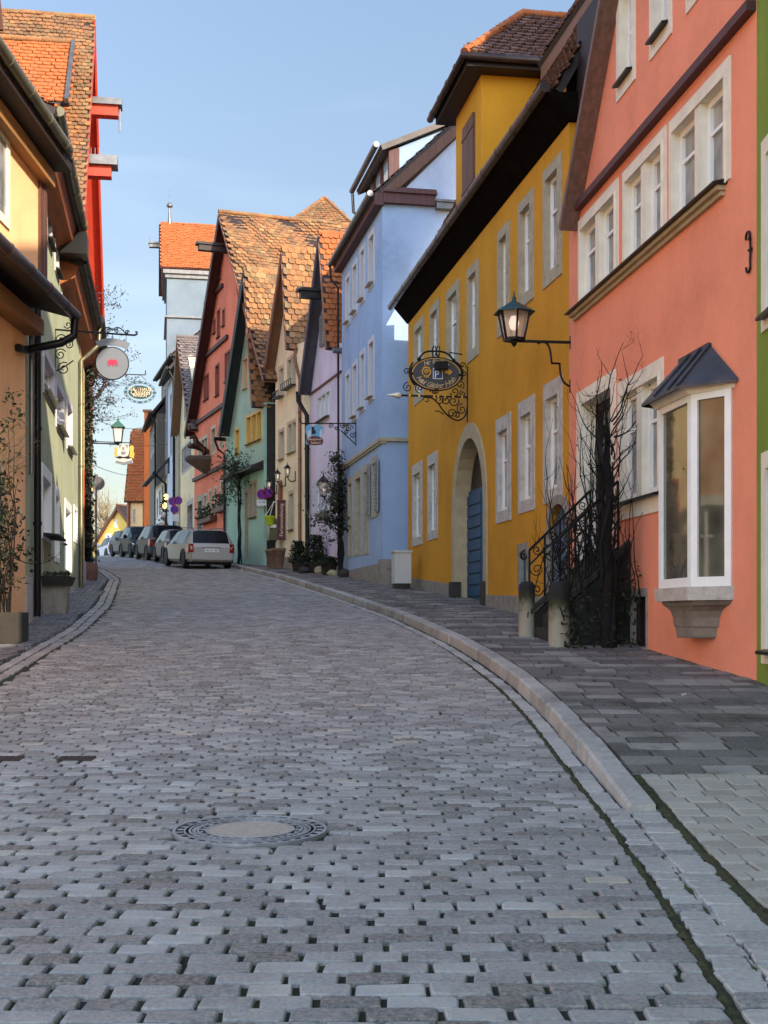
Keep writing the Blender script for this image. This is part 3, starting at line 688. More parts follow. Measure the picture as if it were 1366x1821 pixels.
# archway
ua, ub = f.u(810.5), f.u(861.5); um = (ua+ub)/2; ra = (ub-ua)/2; zap = f.z(834, 780); zsp = zap-ra*1.12
arch = lambda r, k, n=14: [(um+r*math.cos(math.pi*i/n), zsp+(r*1.12)*math.sin(math.pi*i/n)) for i in range(n+1)]
zg = float(PZ(26))-f.zb-.02
hl = [(ua,zg),(ub,zg)] + arch(ra, 1)
h.hole_poly([(ua-.1,zg-.3),(ub+.1,zg-.3)] + arch(ra+.1, 1))
g_ = empty('gate', (0,0,0)); g_.parent = h.root
q = MB(); inn = arch(ra, 1); outr = arch(ra+.27, 1); inn = [(ub, zg-.2)] + inn + [(ua, zg-.2)]; outr = [(ub+.27, zg-.2)] + outr + [(ua-.27, zg-.2)]
for i in range(len(inn)-1):
    a, b, c, d = inn[i], inn[i+1], outr[i+1], outr[i]
    q.quad((a[0],-.03,a[1]), (b[0],-.03,b[1]), (c[0],-.03,c[1]), (d[0],-.03,d[1])); q.quad((b[0],-.03,b[1]), (a[0],-.03,a[1]), (a[0],.34,a[1]), (b[0],.34,b[1])); q.quad((c[0],.0,c[1]), (d[0],.0,d[1]), (d[0],-.03,d[1]), (c[0],-.03,c[1]))
gate = h.part('archway', q, M['beige']); g_.parent = None; bpy.data.objects.remove(g_)
M['bluedoor'] = wood('blue_door', (.012,.075,.16,1)); zd = zg+2.3; q = MB(); q.box(ua, ub, .26, .32, zg, zd)
for i in range(9): q.box(um+.06, ub-.04, .235, .262, zg+.12+i*.235, zg+.12+i*.235+.19)
for i in range(9): q.box(ua+.04, um-.06, .235, .262, zg+.12+i*.235, zg+.12+i*.235+.19)
q.build('blue_gate', M['bluedoor'], gate)
q = MB(); q.poly([(p[0], .3, p[1]) for p in [(ua, zd),(ub, zd)] + arch(ra, 1)]); q.build('arch_shadow', M['darkwood'], gate)  # dark sheet standing in for the shadow inside the arch
q = MB(); q.box(ua-.24, ua+.06, -.1, .1, zg-.1, zg+.42); q.build('guard_stone', M['drk_st'], gate); q = MB(); q.box(ub-.04, ub+.22, -.08, .1, zg-.1, zg+.36); q.build('guard_stone', M['drk_st'], gate)
# cellar openings at the right end
h.win(922, 939.5, 966, 1050, fm='pale_st', sw=.09, st=.16, sb=.02, dp=.1, tr=0, sm='bluegrey' if 'bluegrey' in M else 'bluedoor', gl='bluedoor', name='hatch')
M['bluegrey'] = wood('bluegrey_door', (.085,.125,.2,1))
c0, c1 = f.u(978), f.u(1010); cz = f.z(994, 1068); zc = f.z(994, 934); cr = (c1-c0)/2; cm = (c0+c1)/2
ar2 = [(cm+cr*math.cos(math.pi*i/10), zc+cr*.7*math.sin(math.pi*i/10)) for i in range(11)]
h.hole_poly([(c0,cz),(c1,cz)]+ar2)
q = MB(); q.poly([(p[0], .1, p[1]) for p in [(c0,cz),(c1,cz)]+ar2]); 
for k in range(1, 5): x = c0+(c1-c0)*k/5; q.box(x-.008, x+.008, .09, .1, cz, zc+cr*.5)
cd_ = h.part('cellar_door', q, M['bluegrey'])
q = MB(); o2 = [(cm+(p[0]-cm)*1.32, p[1]+.06+(.08 if abs(p[0]-cm) < cr*.6 else 0)) for p in ar2]
for i in range(10): a, b, c, d = ar2[i], ar2[i+1], o2[i+1], o2[i]; q.hexa([(a[0],-.03,a[1]),(b[0],-.03,b[1]),(b[0],.1,b[1]),(a[0],.1,a[1]),(d[0],-.03,d[1]),(c[0],-.03,c[1]),(c[0],.1,c[1]),(d[0],.1,d[1])])
for x0, x1 in ((c0-.14, c0), (c1, c1+.14)): q.box(x0, x1, -.028, .1, cz, zc)
q.build('door_surround', M['pale_st'], cd_)
zw = f.z(1020, 200)
h.wall([(0,-1.2),(f.L,-1.2),(f.L,zw),(0,zw)], 10, OCH)
q = MB(); pa = [(0, f.z(735, 1025)), (ua-.28, f.z(795, 1040))]; pb = [(ub+.28, f.z(872, 1058)), (f.L, f.z(990, 1062))]
for (a, za), (b, zb_) in (pa, pb):
    q = MB(); q.hexa([(a,-.035,-1.2),(b,-.035,-1.2),(b,0,-1.2),(a,0,-1.2),(a,-.035,za),(b,-.035,zb_),(b,0,zb_),(a,0,za)]); h.part('plinth', q, M['pale_st'])
zgt = zw+.42
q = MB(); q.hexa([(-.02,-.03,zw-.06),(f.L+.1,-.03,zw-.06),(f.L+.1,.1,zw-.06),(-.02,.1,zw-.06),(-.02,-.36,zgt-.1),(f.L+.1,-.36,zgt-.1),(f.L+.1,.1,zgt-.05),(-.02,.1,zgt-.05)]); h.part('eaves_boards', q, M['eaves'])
h.gutter((-.25,-.4,zgt-.02), (f.L+.12,-.4,zgt-.02), .085, 'browngutter')
ud0, ud1 = f.u(812), f.u(857); zdt = f.z(857, 131); rs = Vector((0, 1, 1.75)).normalized()
mb = MB(); slab(mb, (0,-.25,zgt-.02), (1,0,0), rs, f.L+.08, 9, .12, .02, 1); mb.box(f.L, f.L+1.5, .12, 1.2, zw, zgt+1, 1)
tiles(mb, (-.1,-.25,zgt), (1,0,0), rs, f.L+.25, 7.5, .17, .16, seed=5, tb=.45)
rl = Vector((0, 1, -1.75)).normalized(); h.part('roof', mb, [TL_BROWN, M['darkwood']])
# gabled-front dormer, flush with the facade
dm = MB(); dep = 2.6; dm.box(ud0, ud1, -.012, dep, zgt-.45, zdt); dm = h.part('dormer', dm, OCH)
q = MB(); us0, us1 = f.u(827), f.u(846); zs0, zs1 = f.z(836, 357), f.z(836, 216); um_ = (us0+us1)/2
q.box(us0, um_-.012, -.06, -.014, zs0, zs1); q.box(um_+.012, us1, -.06, -.014, zs0, zs1)
for z_ in (zs0+.25, zs1-.25): q.box(us0-.02, us1+.02, -.075, -.06, z_-.03, z_+.03)
q.box(us0-.08, us1+.1, -.1, -.014, zs0-.08, zs0-.03); q.build('shutter', M['brownwood'], dm)
q = MB(); ov = .42; x0, x1, y0 = ud0-ov, ud1+ov, -ov; hh = zdt+.02; half = (x1-x0)/2; xm = (x0+x1)/2; rz_ = hh+half*1.0
q.box(x0+.05, x1-.05, y0+.05, dep, zdt-.02, zdt+.16, 1)
S2 = 2**.5; sv = Vector((-1,0,1))/S2; tiles(q, (x1, y0, hh+.14), (0,1,0), sv, dep+ov, half*S2, .17, .15, lambda a, b: a > b/S2-.1, seed=9, tb=.5)
P = lambda x, y, z: Vector((x, y, z))
q.poly([P(x0,y0,hh+.13), P(x1,y0,hh+.13), P(xm,y0+half,rz_+.13)], 1, .5)
tiles(q, (x0,y0,hh+.14), (1,0,0), Vector((0,1,1))/S2, x1-x0, half*S2, .17, .15, lambda a, b: abs(a-half) < half-b/S2+.05, seed=10)
q.poly([P(x1,y0,hh+.13),P(x1,dep,hh+.13),P(xm,dep,rz_+.13),P(xm,y0+half,rz_+.13)],1); q.poly([P(x0,dep,hh+.13),P(x0,y0,hh+.13),P(xm,y0+half,rz_+.13),P(xm,dep,rz_+.13)],0)
q.build('dormer_roof', [TL_BROWN, M['darkwood']], dm)
q = MB(); ridge(q, (x1+.02,y0-.02,hh+.17), (xm,y0+half,rz_+.2), .09, .3); ridge(q, (x0-.02,y0-.02,hh+.17), (xm,y0+half,rz_+.2), .09, .3); ridge(q, (xm,y0+half,rz_+.2), (xm,dep,rz_+.2), .09, .3); q.build('ridge_tiles', TL_ORANGE, dm)
q = MB(); q.tube([(x0-.05,y0-.05,hh+.1), (x1+.05,y0-.05,hh+.1), (x1+.05,dep-.9,hh+.1)], .075, 8)
for k in range(4): q.tube([(x0+.3+k*.75,y0-.05,hh+.1), (x0+.34+k*.75,y0-.05,hh+.1)], .084, 8)
q.build('dormer_gutter', M['browngutter'], dm)
# long shed dormer behind it
se = zgt+2.25; u0 = ud1+1.35
sd = MB(); sd.box(u0, f.L+1.5, 1.25, 4, zgt+.4, se-.2); sd = h.part('shed_dormer', sd, M['darkwood'])
q = MB(); q.box(u0-.3, f.L+1.6, .86, .93, se-.22, se+.12); q.box(u0-.28, f.L+1.6, .93, 1.3, se-.2, se-.15); q.build('fascia', wood('tan_fascia', (.2,.085,.04,1), 0), sd)
q = MB(); sv = Vector((0,1,.62)).normalized(); slab(q, (u0-.35,.8,se+.12), (1,0,0), sv, f.L-u0+1.9, 4, .1, .02, 1); tiles(q, (u0-.35,.8,se+.14), (1,0,0), sv, f.L-u0+1.9, 3.8, .17, .16, seed=12)
for k in range(24): q.beam((u0-.3+k*.16,1.0,se+.2), (u0-.3+k*.16,1.0,se+.42), .012, .012, 1)
q.beam((u0-.3,1.0,se+.42), (f.L+.2,1.0,se+.42), .02, .02, 1); q.build('dormer_roof', [TL_BROWN, M['darkwood']], sd)
# --- blue house
h = House('blue_house', 'light blue plastered three storey house with bare side wall', 608, 39.3, 680, 33)
f = h.f; BLU = STU('blue_plaster', 144,165,194, dirt=.18); H_['blue'] = h
M['bsurr'] = plain('bluewhite_trim', (.5,.48,.5,1), .8, 0, .06)
st = dict(fm='bsurr', sw=.12, st=.14, sb=.14, dp=.2, tr=.6, sill='grey_st', sillout=.14)
for x0, x1, a, b in ((655.5,666.5,411,513),(640.5,649.5,437,540),(627,636,464,562),(615,623,487,580),(655.5,666,600,714),(640.5,649.5,622,733),(627,636,642,748),(615,623,659,762)): h.win(x0, x1, a, b, **st)
zc = f.z(683, 776)
s_ = dict(fm='sand', sw=.14, st=.2, sb=.05, dp=.26, tr=.7)
h.win(618.5, 627.5, 849, 990, **s_); h.win(631, 643, 838, 988, **s_); h.win(646, 656, 826, 986, **s_)
h.win(661, 672, 812, 920, fm='sand', sw=.12, st=.16, sb=.12, dp=.22, tr=.6, shut=('greyshut', 2)) if M.setdefault('greyshut', wood('grey_shutter', (.23,.25,.25,1))) else 0
zt = f.z(678, 360); dep = 8.0; SW = Fac(680, 33, 860, 33.8, f.zb)
h.wall([(0,-1.3),(f.L,-1.3),(f.L,zt),(0,zt)], dep, BLU)
# side gable wall above the eaves (in the flank plane)
mb = MB(); rh = dep/2*.95; mb.add([(f.L+.004,.25,zt),(f.L+.004,dep,zt),(f.L+.004,dep/2,zt+rh)], [(0,1,2)])
h.part('gable', mb, STU('pale_gable_plaster', 168,180,200, dirt=.25))
mb = MB(); mb.box(f.L-.3, f.L+.03, -.05, dep, -1.3, f.z(690, 992)); h.part('plinth', mb, M['pale_st']); mb = MB(); mb.box(-.02, f.L-.31, -.04, .2, -1.3, f.z(640, 1010)); h.part('plinth', mb, M['pale_st'])
q = MB(); q.box(-.03, f.L+.08, -.08, .1, zc-.09, zc); q.box(-.03, f.L+.05, -.05, .1, zc-.15, zc-.09); q.box(f.L, f.L+.08, .1, dep, zc-.09, zc); h.part('string_course', q, M['sand'])
q = MB(); q.box(-.1, f.L+.1, -.22, .02, zt-.14, zt+.16); q.box(f.L, f.L+.14, .02, 1.36, zt-.08, zt+.18); q.box(f.L, f.L+.2, .0, 1.4, zt+.18, zt+.235); q.box(f.L, f.L+.12, .35, 1.4, zt+.235, zt+.33); h.part('cornice', q, M['oxblood'])
q = MB(); q.box(f.L, f.L+.2, 1.38, dep, zt-.16, zt); q.box(f.L, f.L+.24, 1.38, dep, zt, zt+.06); h.part('ledge', q, M['zinc'])
h.gutter((-.2,-.34,zt+.12), (f.L+.15,-.34,zt+.12), .08); h.pipe([(-.15,-.34,zt+.05), (-.16,-.3,zt-.35), (-.1,-.1,zt-.6), (-.1,-.08,-.2)], .035)
sl = Vector((0,1,.95)).normalized(); mb = MB(); slab(mb, (-.1,-.3,zt+.1), (1,0,0), sl, f.L+.16, 6, .14, .02, 1); tiles(mb, (-.1,-.3,zt+.12), (1,0,0), sl, f.L+.12, 5.9, seed=21)
slab(mb, (f.L+.06,dep+.3,zt+.1), (-1,0,0), Vector((0,-1,.95)).normalized(), f.L+.16, 6, .14, .02, 1); h.part('roof', mb, [TL_BROWN, M['darkwood']])
q = MB(); a = Vector((f.L+.07,-.05,zt+.2)); b = a+sl*5.6; q.hexa([a+Vector(p) for p in ((-.02,0,-.0),(.05,0,0),(.05,.14,-.2),(-.02,.14,-.2))] + [b+Vector(p) for p in ((-.02,0,0),(.05,0,0),(.05,.14,-.2),(-.02,.14,-.2))]); h.part('bargeboard', q, M['brownwood'])
v = lambda px: (px-680)/F*33.2; zz = lambda py: CH+(HZ-py)/F*33.1-f.zb
dm = MB(); pl = [(v(700), zz(330)), (v(806), zz(222)), (v(806), zz(214)), (v(697), zz(267))]
dm.add([(f.L-.1, p[0], p[1]) for p in pl]+[(f.L-3.4, p[0], p[1]) for p in pl], [(0,1,2,3),(7,6,5,4),(0,3,7,4),(3,2,6,7)]); dm = h.part('dormer', dm, BLU)
q = MB(); q.box(f.L-.16, f.L-.08, v(702), v(712), zz(318), zz(262)); q.build('dormer_board', M['oxblood'], dm)
for uu in (f.L-.15, f.L-1.2, f.L-2.3, f.L-3.3): q = MB(); q.box(uu-.07, uu+.07, v(693), v(703), zz(345), zz(262)); q.build('dormer_post', M['oxblood'], dm)
q = MB(); q.box(f.L-3.2, f.L-.25, v(698), v(700), zz(340), zz(264)); q.build('dormer_panel', M['white'], dm)
q = MB(); a = Vector((f.L+.08, v(676), zz(262))); sv = Vector((0, v(806)-v(676), zz(203)-zz(262))); slab(q, a+Vector((-3.6,0,0)), (1,0,0), sv.normalized(), 3.6, sv.length*1.1, .14, 0); q.build('dormer_roof', plain('lead_roof', (.1,.085,.075,1), .6, .2, .25, 3), dm)
q = MB(); q.tube([(f.L-3.6, v(668), zz(262)), (f.L+.1, v(668), zz(262))], .08, 8); q.tube([(f.L-3.5, v(668), zz(270)), (f.L-3.5, v(670), zz(305)), (f.L-3.5, v(690), zz(318))], .045, 8); q.build('dormer_gutter', M['zinc'], dm)
# --- lavender gabled house
h = House('lavender_house', 'narrow lavender gabled house between the cream and blue houses', 552, 43.6, 608, 39.45)
f = h.f; H_['lavender'] = h; LAV = STU('lavender_plaster', 206,198,214, dirt=.18)
el, ap, er = f.pt(554, 690), f.pt(566, 408, .4), f.pt(601, 610); ap = (ap[0], ap[1]-.3)
M['greyw'] = plain('grey_sash', (.5,.5,.53,1), .55, 0, .06); M['bluepane'] = plain('grey_pane', (.26,.28,.34,1), .3, 0, .15, 3)
M['lav_t'] = plain('lavender_trim', (.55,.47,.56,1), .8, 0, .06)
h.win(578.5, 587, 551, 612, fm='lav_t', sw=.07, st=.07, sb=.07, tr=.5, gl='glass', shut=('greyshut', -1))
h.win(564.5, 588, 697, 750, fm='greyw', sw=.1, st=.1, sb=.1, n=3, mw=.1, tr=0, dp=.1, sill='oxblood', sillout=.15)
h.win(560.5, 587, 850, 916, fm='greyw', sw=.1, st=.1, sb=.08, n=3, mw=.1, tr=0, dp=.1, sill='blackmetal', gl='bluepane')
h.wall([(0,-1.3),(f.L,-1.3),(f.L,er[1]-.1),er,ap,el,(0,el[1])], 9, LAV)
gable_roof(h, el, ap, er, 9, TL_ORANGE, .4, 'slatev' if M.setdefault('slatev', plain('slate_verge', (.055,.05,.065,1), .6, .1, .2, 3)) else '', sides='R', seed=31, tw=.19, ex=.19, sag=.03, tb=.55, tv=.12, vh=.2)
q = MB(); ly = f.z(570, 687); q.box(-.02, f.L, -.05, 0, ly-.06, ly); h.part('string_course', q, M['brownwood'])
q = MB(); zb_ = f.z(555, 526, .6); uu = ap[0]+.05; q.box(uu-.14, uu+.14, -1.0, .1, zb_-.1, zb_+.1); q.box(uu-.2, uu+.2, -1.1, .1, zb_+.1, zb_+.2); h.part('hoist_beam', q, M['blackmetal'])
h.gutter((f.L+.05,-.3,er[1]-.35), (f.L+.05,5,er[1]-.35), .09)
h.pipe([(-.05,-.42,el[1]-.1), (-.1,-.4,el[1]-.4), (-.0,-.12,el[1]-.9), (-.0,-.1,-.1)], .075)
# --- cream house
h = House('cream_house', 'cream gabled house with three wall lanterns and a copper drainpipe', 490, 48, 550, 43.75)
f = h.f; H_['cream'] = h; CRE = STU('cream_plaster', 232,222,184, dirt=.2)
el, ap, er = f.pt(489, 656), f.pt(500, 441, .4), f.pt(527, 612); ap = (ap[0], ap[1]-.3)
M['crt'] = plain('cream_trim', (.5,.42,.29,1), .8, 0, .08)
st = dict(fm='crt', sw=.12, st=.12, sb=.1, tr=.6, dp=.16, sm='crt')
h.win(505, 512.5, 538, 580, **st); h.win(496.5, 505.5, 650, 706, **st); h.win(511, 528, 631, 688, n=2, **st)
h.win(495.7, 506.5, 762, 820, sill='sand', **st); h.win(511, 528.5, 747, 808, n=2, sill='sand', **st)
h.win(513.5, 523.5, 872, 946, sill='brownwood', **st); h.win(496.5, 505.5, 889, 1003, name='door', fm='crt', sw=.14, st=.2, sb=.02, dp=.3, sm='brownwood', gl='darkwood', tr=.75)
h.wall([(0,-1.3),(f.L,-1.3),(f.L,er[1]-.2),er,ap,el,(0,el[1])], 9, CRE)
gable_roof(h, el, ap, er, 9, TL_OLD, .4, 'rusty' if M.setdefault('rusty', wood('russet_verge', (.15,.06,.025,1))) else '', sides='R', seed=41, tw=.23, ex=.21, tb=.62, tv=.25, sag=.05)
h.pipe([(er[0]+.1,-.05,er[1]-.1), (er[0]+.3,-.12,er[1]-.7), (f.u(539),-.12,er[1]-1.4), (f.u(539),-.12,-.2)], .055, 'copper')
q = MB(); q.box(f.u(529.5), f.u(545), -.06, 0, -1.2, er[1]-.4); h.part('pilaster', q, CRE)
q = MB(); q.box(0, f.u(546), -.07, 0, -1.2, f.z(515, 990)); h.part('plinth', q, M['sand'])
for x0, x1, y in ((510.5, 528.5, 690), (496, 506, 708)):
    q = MB(); a, b, z = f.u(x0), f.u(x1), f.z((x0+x1)/2, y); q.box(a, b, -.25, -.02, z, z+.03)
    for k in range(6): q.beam((a+(b-a)*k/5,-.24,z), (a+(b-a)*k/5,-.24,z+.22), .02, .02)
    q.beam((a,-.24,z+.22), (b,-.24,z+.22), .025, .025); h.part('window_box_rail', q, M['iron'])
# --- sage green house
h = House('sage_house', 'sage green gabled house with yellow windows and old tiled roof', 402, 54, 469, 49.1)
f = h.f; H_['sage'] = h; SAGE = STU('sage_plaster', 156,190,170, dirt=.3)
el, ap, er = f.pt(411, 757), f.pt(432, 476, .45), f.pt(465.5, 705); ap = (ap[0], ap[1]-.35)
M['yelsash'] = plain('yellow_sash', (.6,.42,.11,1), .6, 0, .08); M['redwood'] = wood('red_door', (.2,.018,.02,1))
st = dict(fm='crt', sw=.09, st=.09, sb=.09, tr=.6, sm='yelsash')
h.win(437, 443.5, 562, 604, **st); h.win(431.5, 441.5, 635, 694, sill='crt', **st); h.win(446.5, 451.5, 629, 662, **st)
h.win(437.5, 466.5, 733, 790, fm='yelsash', sw=.1, st=.1, sb=.1, n=3, mw=.1, tr=.6, sm='yelsash', sill='drk_st'); h.win(418, 427, 761, 811, fm='yelsash', sw=.09, st=.09, sb=.09, sm='yelsash', sill='drk_st')
h.win(442.5, 457.5, 855, 923, fm='sand', sw=.1, st=.1, sb=.08, n=2, mw=.12, sill='drk_st'); h.win(435.5, 442, 871, 994, name='door', fm='sand', sw=.1, st=.12, sb=.02, dp=.12, sm='redwood', gl='redwood', tr=.7)
h.wall([(0,-1.3),(f.L,-1.3),(f.L,er[1]-.3),er,ap,el,(0,el[1]-.2)], 10, SAGE)
mb = MB(); mb.quad((f.L+.004,.12,-1.3), (f.L+.004,4,-1.3), (f.L+.004,4,er[1]-.3), (f.L+.004,.12,er[1]-.3)); h.part('flank', mb, M['drk_st'])  # dark sheet over the side wall: its shade is put into the mossy colour
gable_roof(h, el, ap, er, 10, TL_OLD, .45, 'slateg' if M.setdefault('slateg', plain('dark_verge', (.016,.022,.022,1), .6, .1, .2, 3)) else '', sides='R', seed=51, tw=.22, ex=.21, tb=.55, tv=.25, sag=.07, eav=.5, vh=.3)
# skylight
sv = (Vector((ap[0],0,ap[1]))-Vector((er[0],0,er[1]))).normalized(); nn = Vector((0,1,0)).cross(sv).normalized(); c = Vector((ap[0],0.75,ap[1]))-sv*1.35+nn*.26
q = MB(); e = Vector((0,1,0)); q.hexa([c+e*a+sv*b+nn*z for z in (0,.07) for a, b in ((0,0),(.55,0),(.55,.5),(0,.5))]); sk = h.part('skylight', q, M['blackmetal'])
q = MB(); q.quad(*[c+e*a+sv*b+nn*.075 for a, b in ((.06,.06),(.25,.06),(.25,.44),(.06,.44))]); q.quad(*[c+e*a+sv*b+nn*.075 for a, b in ((.3,.06),(.49,.06),(.49,.44),(.3,.44))]); q.build('pane', M['palegl'], sk)
q = MB(); a, b = f.pt(409, 857), f.pt(467, 822); z = (a[1]+b[1])/2; q.hexa([(a[0]+.3,-.5,z-.12),(f.L,-.5,z-.12),(f.L,0,z-.12),(a[0]+.3,0,z-.12),(a[0]+.3,-.5,z-.04),(f.L,-.5,z-.04),(f.L,0,z+.22),(a[0]+.3,0,z+.22)]); h.part('canopy', q, M['darkwood'])
h.gutter((-.1,-.5,el[1]-.45), (-.1,3,el[1]-.45), .08, 'blackmetal'); h.pipe([(-.12,-.45,el[1]-.5), (-.1,-.3,el[1]-.9), (.05,-.08,el[1]-1.1), (.05,-.08,-.1)], .05)
# --- brick-red gabled inn
h = House('red_inn', 'tall red gabled house with dark string courses and old tiled roof', 345, 62, 442, 51.6)
f = h.f; H_['red'] = h; RED = STU('brickred_plaster', 232,130,98, dirt=.22)
el, ap = f.pt(346, 770), f.pt(388.5, 368, .45); ap = (ap[0], ap[1]-.5); er = (2*ap[0]-el[0], el[1])
st = dict(fm='oxr' if M.setdefault('oxr', plain('red_trim', (.3,.085,.055,1), .8)) else '', sw=.08, st=.08, sb=.08, tr=0, sm='brownwood', sill='oxblood')
for x0, x1, a, b in ((384,388,466,490),(389,394,452,499),(379.5,384,568,595),(386,392,550,602),(395.5,400.5,549,582),(383,390.5,647,706)): h.win(x0, x1, a, b, **st)
h.win(362.5, 372, 666, 713, n=2, mw=.1, **st); h.win(400, 410, 624, 680, n=2, mw=.1, **st)
st = dict(fm='crt', sw=.14, st=.14, sb=.1, tr=.65, sm='yelsash')
h.win(353, 370, 777, 824, n=3, mw=.1, **st); h.win(375.5, 384.5, 757, 808, **st); h.win(390, 398.5, 743, 797, **st); h.win(406, 414, 735, 788, **st)
for x0, x1, a, b in ((363,368.5,877,924),(372,377.5,869,919),(381.5,387,864,914),(392.5,399.5,852,908),(404,409,845,898)): h.win(x0, x1, a, b, fm='crt', sw=.12, st=.12, sb=.08, tr=.65)
h.win(350.5, 361.5, 880, 955, name='door', fm='sand', sw=.25, st=.3, sb=.02, dp=.4, sm='darkwood', gl='darkwood', tr=.7)
h.wall([(0,-1.5),(f.L,-1.5),(f.L,er[1]),ap,el], 14, RED)
gable_roof(h, el, ap, er, 14, TL_OLD, .45, 'oxdark' if M.setdefault('oxdark', wood('dark_red_verge', (.06,.014,.012,1))) else '', sides='R', seed=61, tw=.24, ex=.22, tb=.5, tv=.25, sag=.09, vh=.3)
for x0, y0, x1, y1 in ((356,644.5,406.5,592.5), (350.5,759,404,705), (367,537,398,505.5), (346,860,410,809)): band(h, x0, y0, x1, y1, .16, .12, 'oxdark', 'string_course')
q = MB(); zb_ = f.z(372, 438, .9); q.box(ap[0]-.15, ap[0]+.15, -1.3, .2, zb_-.14, zb_+.1); q.box(ap[0]-.22, ap[0]+.22, -1.4, .2, zb_+.1, zb_+.2); h.part('hoist_beam', q, M['darkwood'])
for x0, x1, y in ((362, 386, 925), (391, 411, 905)):
    q = MB(); a, b, z = f.u(x0), f.u(x1), f.z((x0+x1)/2, y); q.box(a, b, -.32, -.04, z-.12, z+.12); o = h.part('window_box', q, M['brownwood'])
    q = MB()
    for k in range(140): c = Vector((random.uniform(a, b), random.uniform(-.4, -.02), z+.1+random.random()**1.5*.55)); d = Vector((random.gauss(0,1), random.gauss(0,1), random.gauss(0,1))).normalized()*.08; e_ = d.orthogonal().normalized()*.06; q.quad(c-d, c+e_, c+d, c-e_, 0, random.random())
    q.build('plants', M.setdefault('leaf', tinted('leaves', [(0, (.012,.018,.01)), (.6, (.035,.05,.02)), (1, (.075,.09,.035))], .6, 30, .2, .004, .2)), o)
# --- second cream house
h = House('pale_house', 'pale cream house with brown verge and arched doorway beside the red house', 318, 68.5, 346, 62.4)
f = h.f; el, ap, er = f.pt(319.5, 768), f.pt(330, 606), (f.L+1.2, f.z(345, 768))
h.win(328.3, 333.6, 694, 746, fm='grey_st', sw=.08, st=.08, sb=.08); h.win(336.5, 340, 715, 740, fm='grey_st', sw=.06, st=.06, sb=.06)
h.win(323.5, 340.5, 789, 838, fm='grey_st', sw=.1, st=.1, sb=.1, n=4, mw=.14); h.win(333, 343.5, 889, 960, name='door', fm='grey_st', sw=.2, st=.25, sb=.02, dp=.4, sm='darkwood', gl='darkwood')
h.wall([(0,-1.5),(f.L,-1.5),(f.L,f.z(345, 700)),ap,el], 9, STU('palecream_plaster', 226,206,165))
gable_roof(h, el, ap, er, 9, TL_GREY, .45, 'tanv' if M.setdefault('tanv', wood('tan_verge', (.22,.12,.07,1))) else '', sides='R', seed=71, tw=.2, ex=.2)
q = MB(); a, b = f.u(312), f.u(321); q.box(a, b, -.12, .3, -1.5, el[1]-.2); h.part('corner_pier', q, M['sand'])
# --- tower-like block behind
h = House('tower_block', 'tall grey tower with orange tiled roof and a spike finial', 297, 85, 420, 85.8)
f = h.f; ze = f.z(300, 486); zr = f.z(300, 398)+1.0; el = f.u(286, .4)
TWR = STU('bluegrey_plaster', 108,120,130, dirt=.12)
h.wall([(0,-6),(f.L,-6),(f.L,ze),(0,ze)], 7, TWR)
mb = MB(); mb.box(-.25, f.L+.2, -.3, 7.3, ze-.05, ze+.3); mb.box(-.12, f.L+.1, -.14, 7.1, ze-.3, ze-.05); q = f.z(300, 562); mb.box(-.15, f.L, -.14, 7, q-.1, q); h.part('cornice', mb, M['zinc'])
mb = MB(); Lr = zr-ze-.25; sv = Vector((0,3.6,Lr)).normalized(); mL = Vector((0,3.6,Lr)).length
tiles(mb, (-.45,-.4,ze+.3), (1,0,0), sv, f.L+.6, mL, .2, .2, seed=81, sag=.01, tb=.6, tv=.1); slab(mb, (-.45,-.4,ze+.28), (1,0,0), sv, f.L+.6, mL, .1, .02, 1)
sv2 = Vector((0,-3.6,Lr)).normalized(); slab(mb, (f.L+.1,7.2,ze+.28), (-1,0,0), sv2, f.L+.6, mL, .1, .02, 1)
mb.add([(-.3,-.3,ze+.2),(-.3,7,ze+.2),(-.3,3.3,zr-.1)], [(0,1,2)], 1); h.part('roof', mb, [TL_ORANGE, M['oxblood']])
q = MB(); u_ = f.u(303); q.tube([(u_,3.2,zr-.2), (u_,3.2,zr+1.2)], [.14, .06], 8); q.lathe([(.0,0),(.2,.12),(.22,.22),(.12,.38),(0,.42)], (u_,3.2,zr+1.0), 10); q.tube([(u_,3.2,zr+1.3), (u_,3.2,zr+2.6)], [.035, .01], 6); h.part('finial', q, M['zinc'])
q = MB(); z_ = f.z(285, 413); q.box(-1.15, .2, 3.0, 3.4, z_-.12, z_+.1); q.box(-1.2, .2, 2.9, 3.5, z_+.1, z_+.2); q.tube([(-1.1,3.2,z_+.2), (-1.1,3.2,z_+.5)], .04); h.part('hoist_beam', q, M['zinc'])
h.win(310, 318, 640, 668, fm='greyw', sw=.1, st=.1, sb=.1)
# --- pyramid roof behind the red house
h = House('hipped_roof_house', 'steep tiled hip roof rising behind the ridge of the red house', 530, 74, 600, 73.5)
f = h.f; a, b, c = f.pt(480, 425), f.pt(645, 425), f.pt(562, 332); hw = (b[0]-a[0])/2; rise = c[1]-a[1]
h.wall([(a[0]+.3,-3),(b[0]-.3,-3),(b[0]-.3,a[1]),(a[0]+.3,a[1])], 6, CRE)
mb = MB(); sv = Vector((0, hw*.8, rise)); L = sv.length; sv.normalize(); tiles(mb, (a[0],-.3,a[1]), (1,0,0), sv, 2*hw, L, .22, .2, lambda x, y: abs(x-hw) < hw*(1-y/L)+.06, seed=91, tb=.5); apx = Vector((c[0], hw*.8-.3, c[1]))
P = [Vector((a[0],-.3,a[1])), Vector((b[0],-.3,a[1])), Vector((b[0],6.3,a[1])), Vector((a[0],6.3,a[1]))]; R2 = apx+Vector((0,3.5,0))
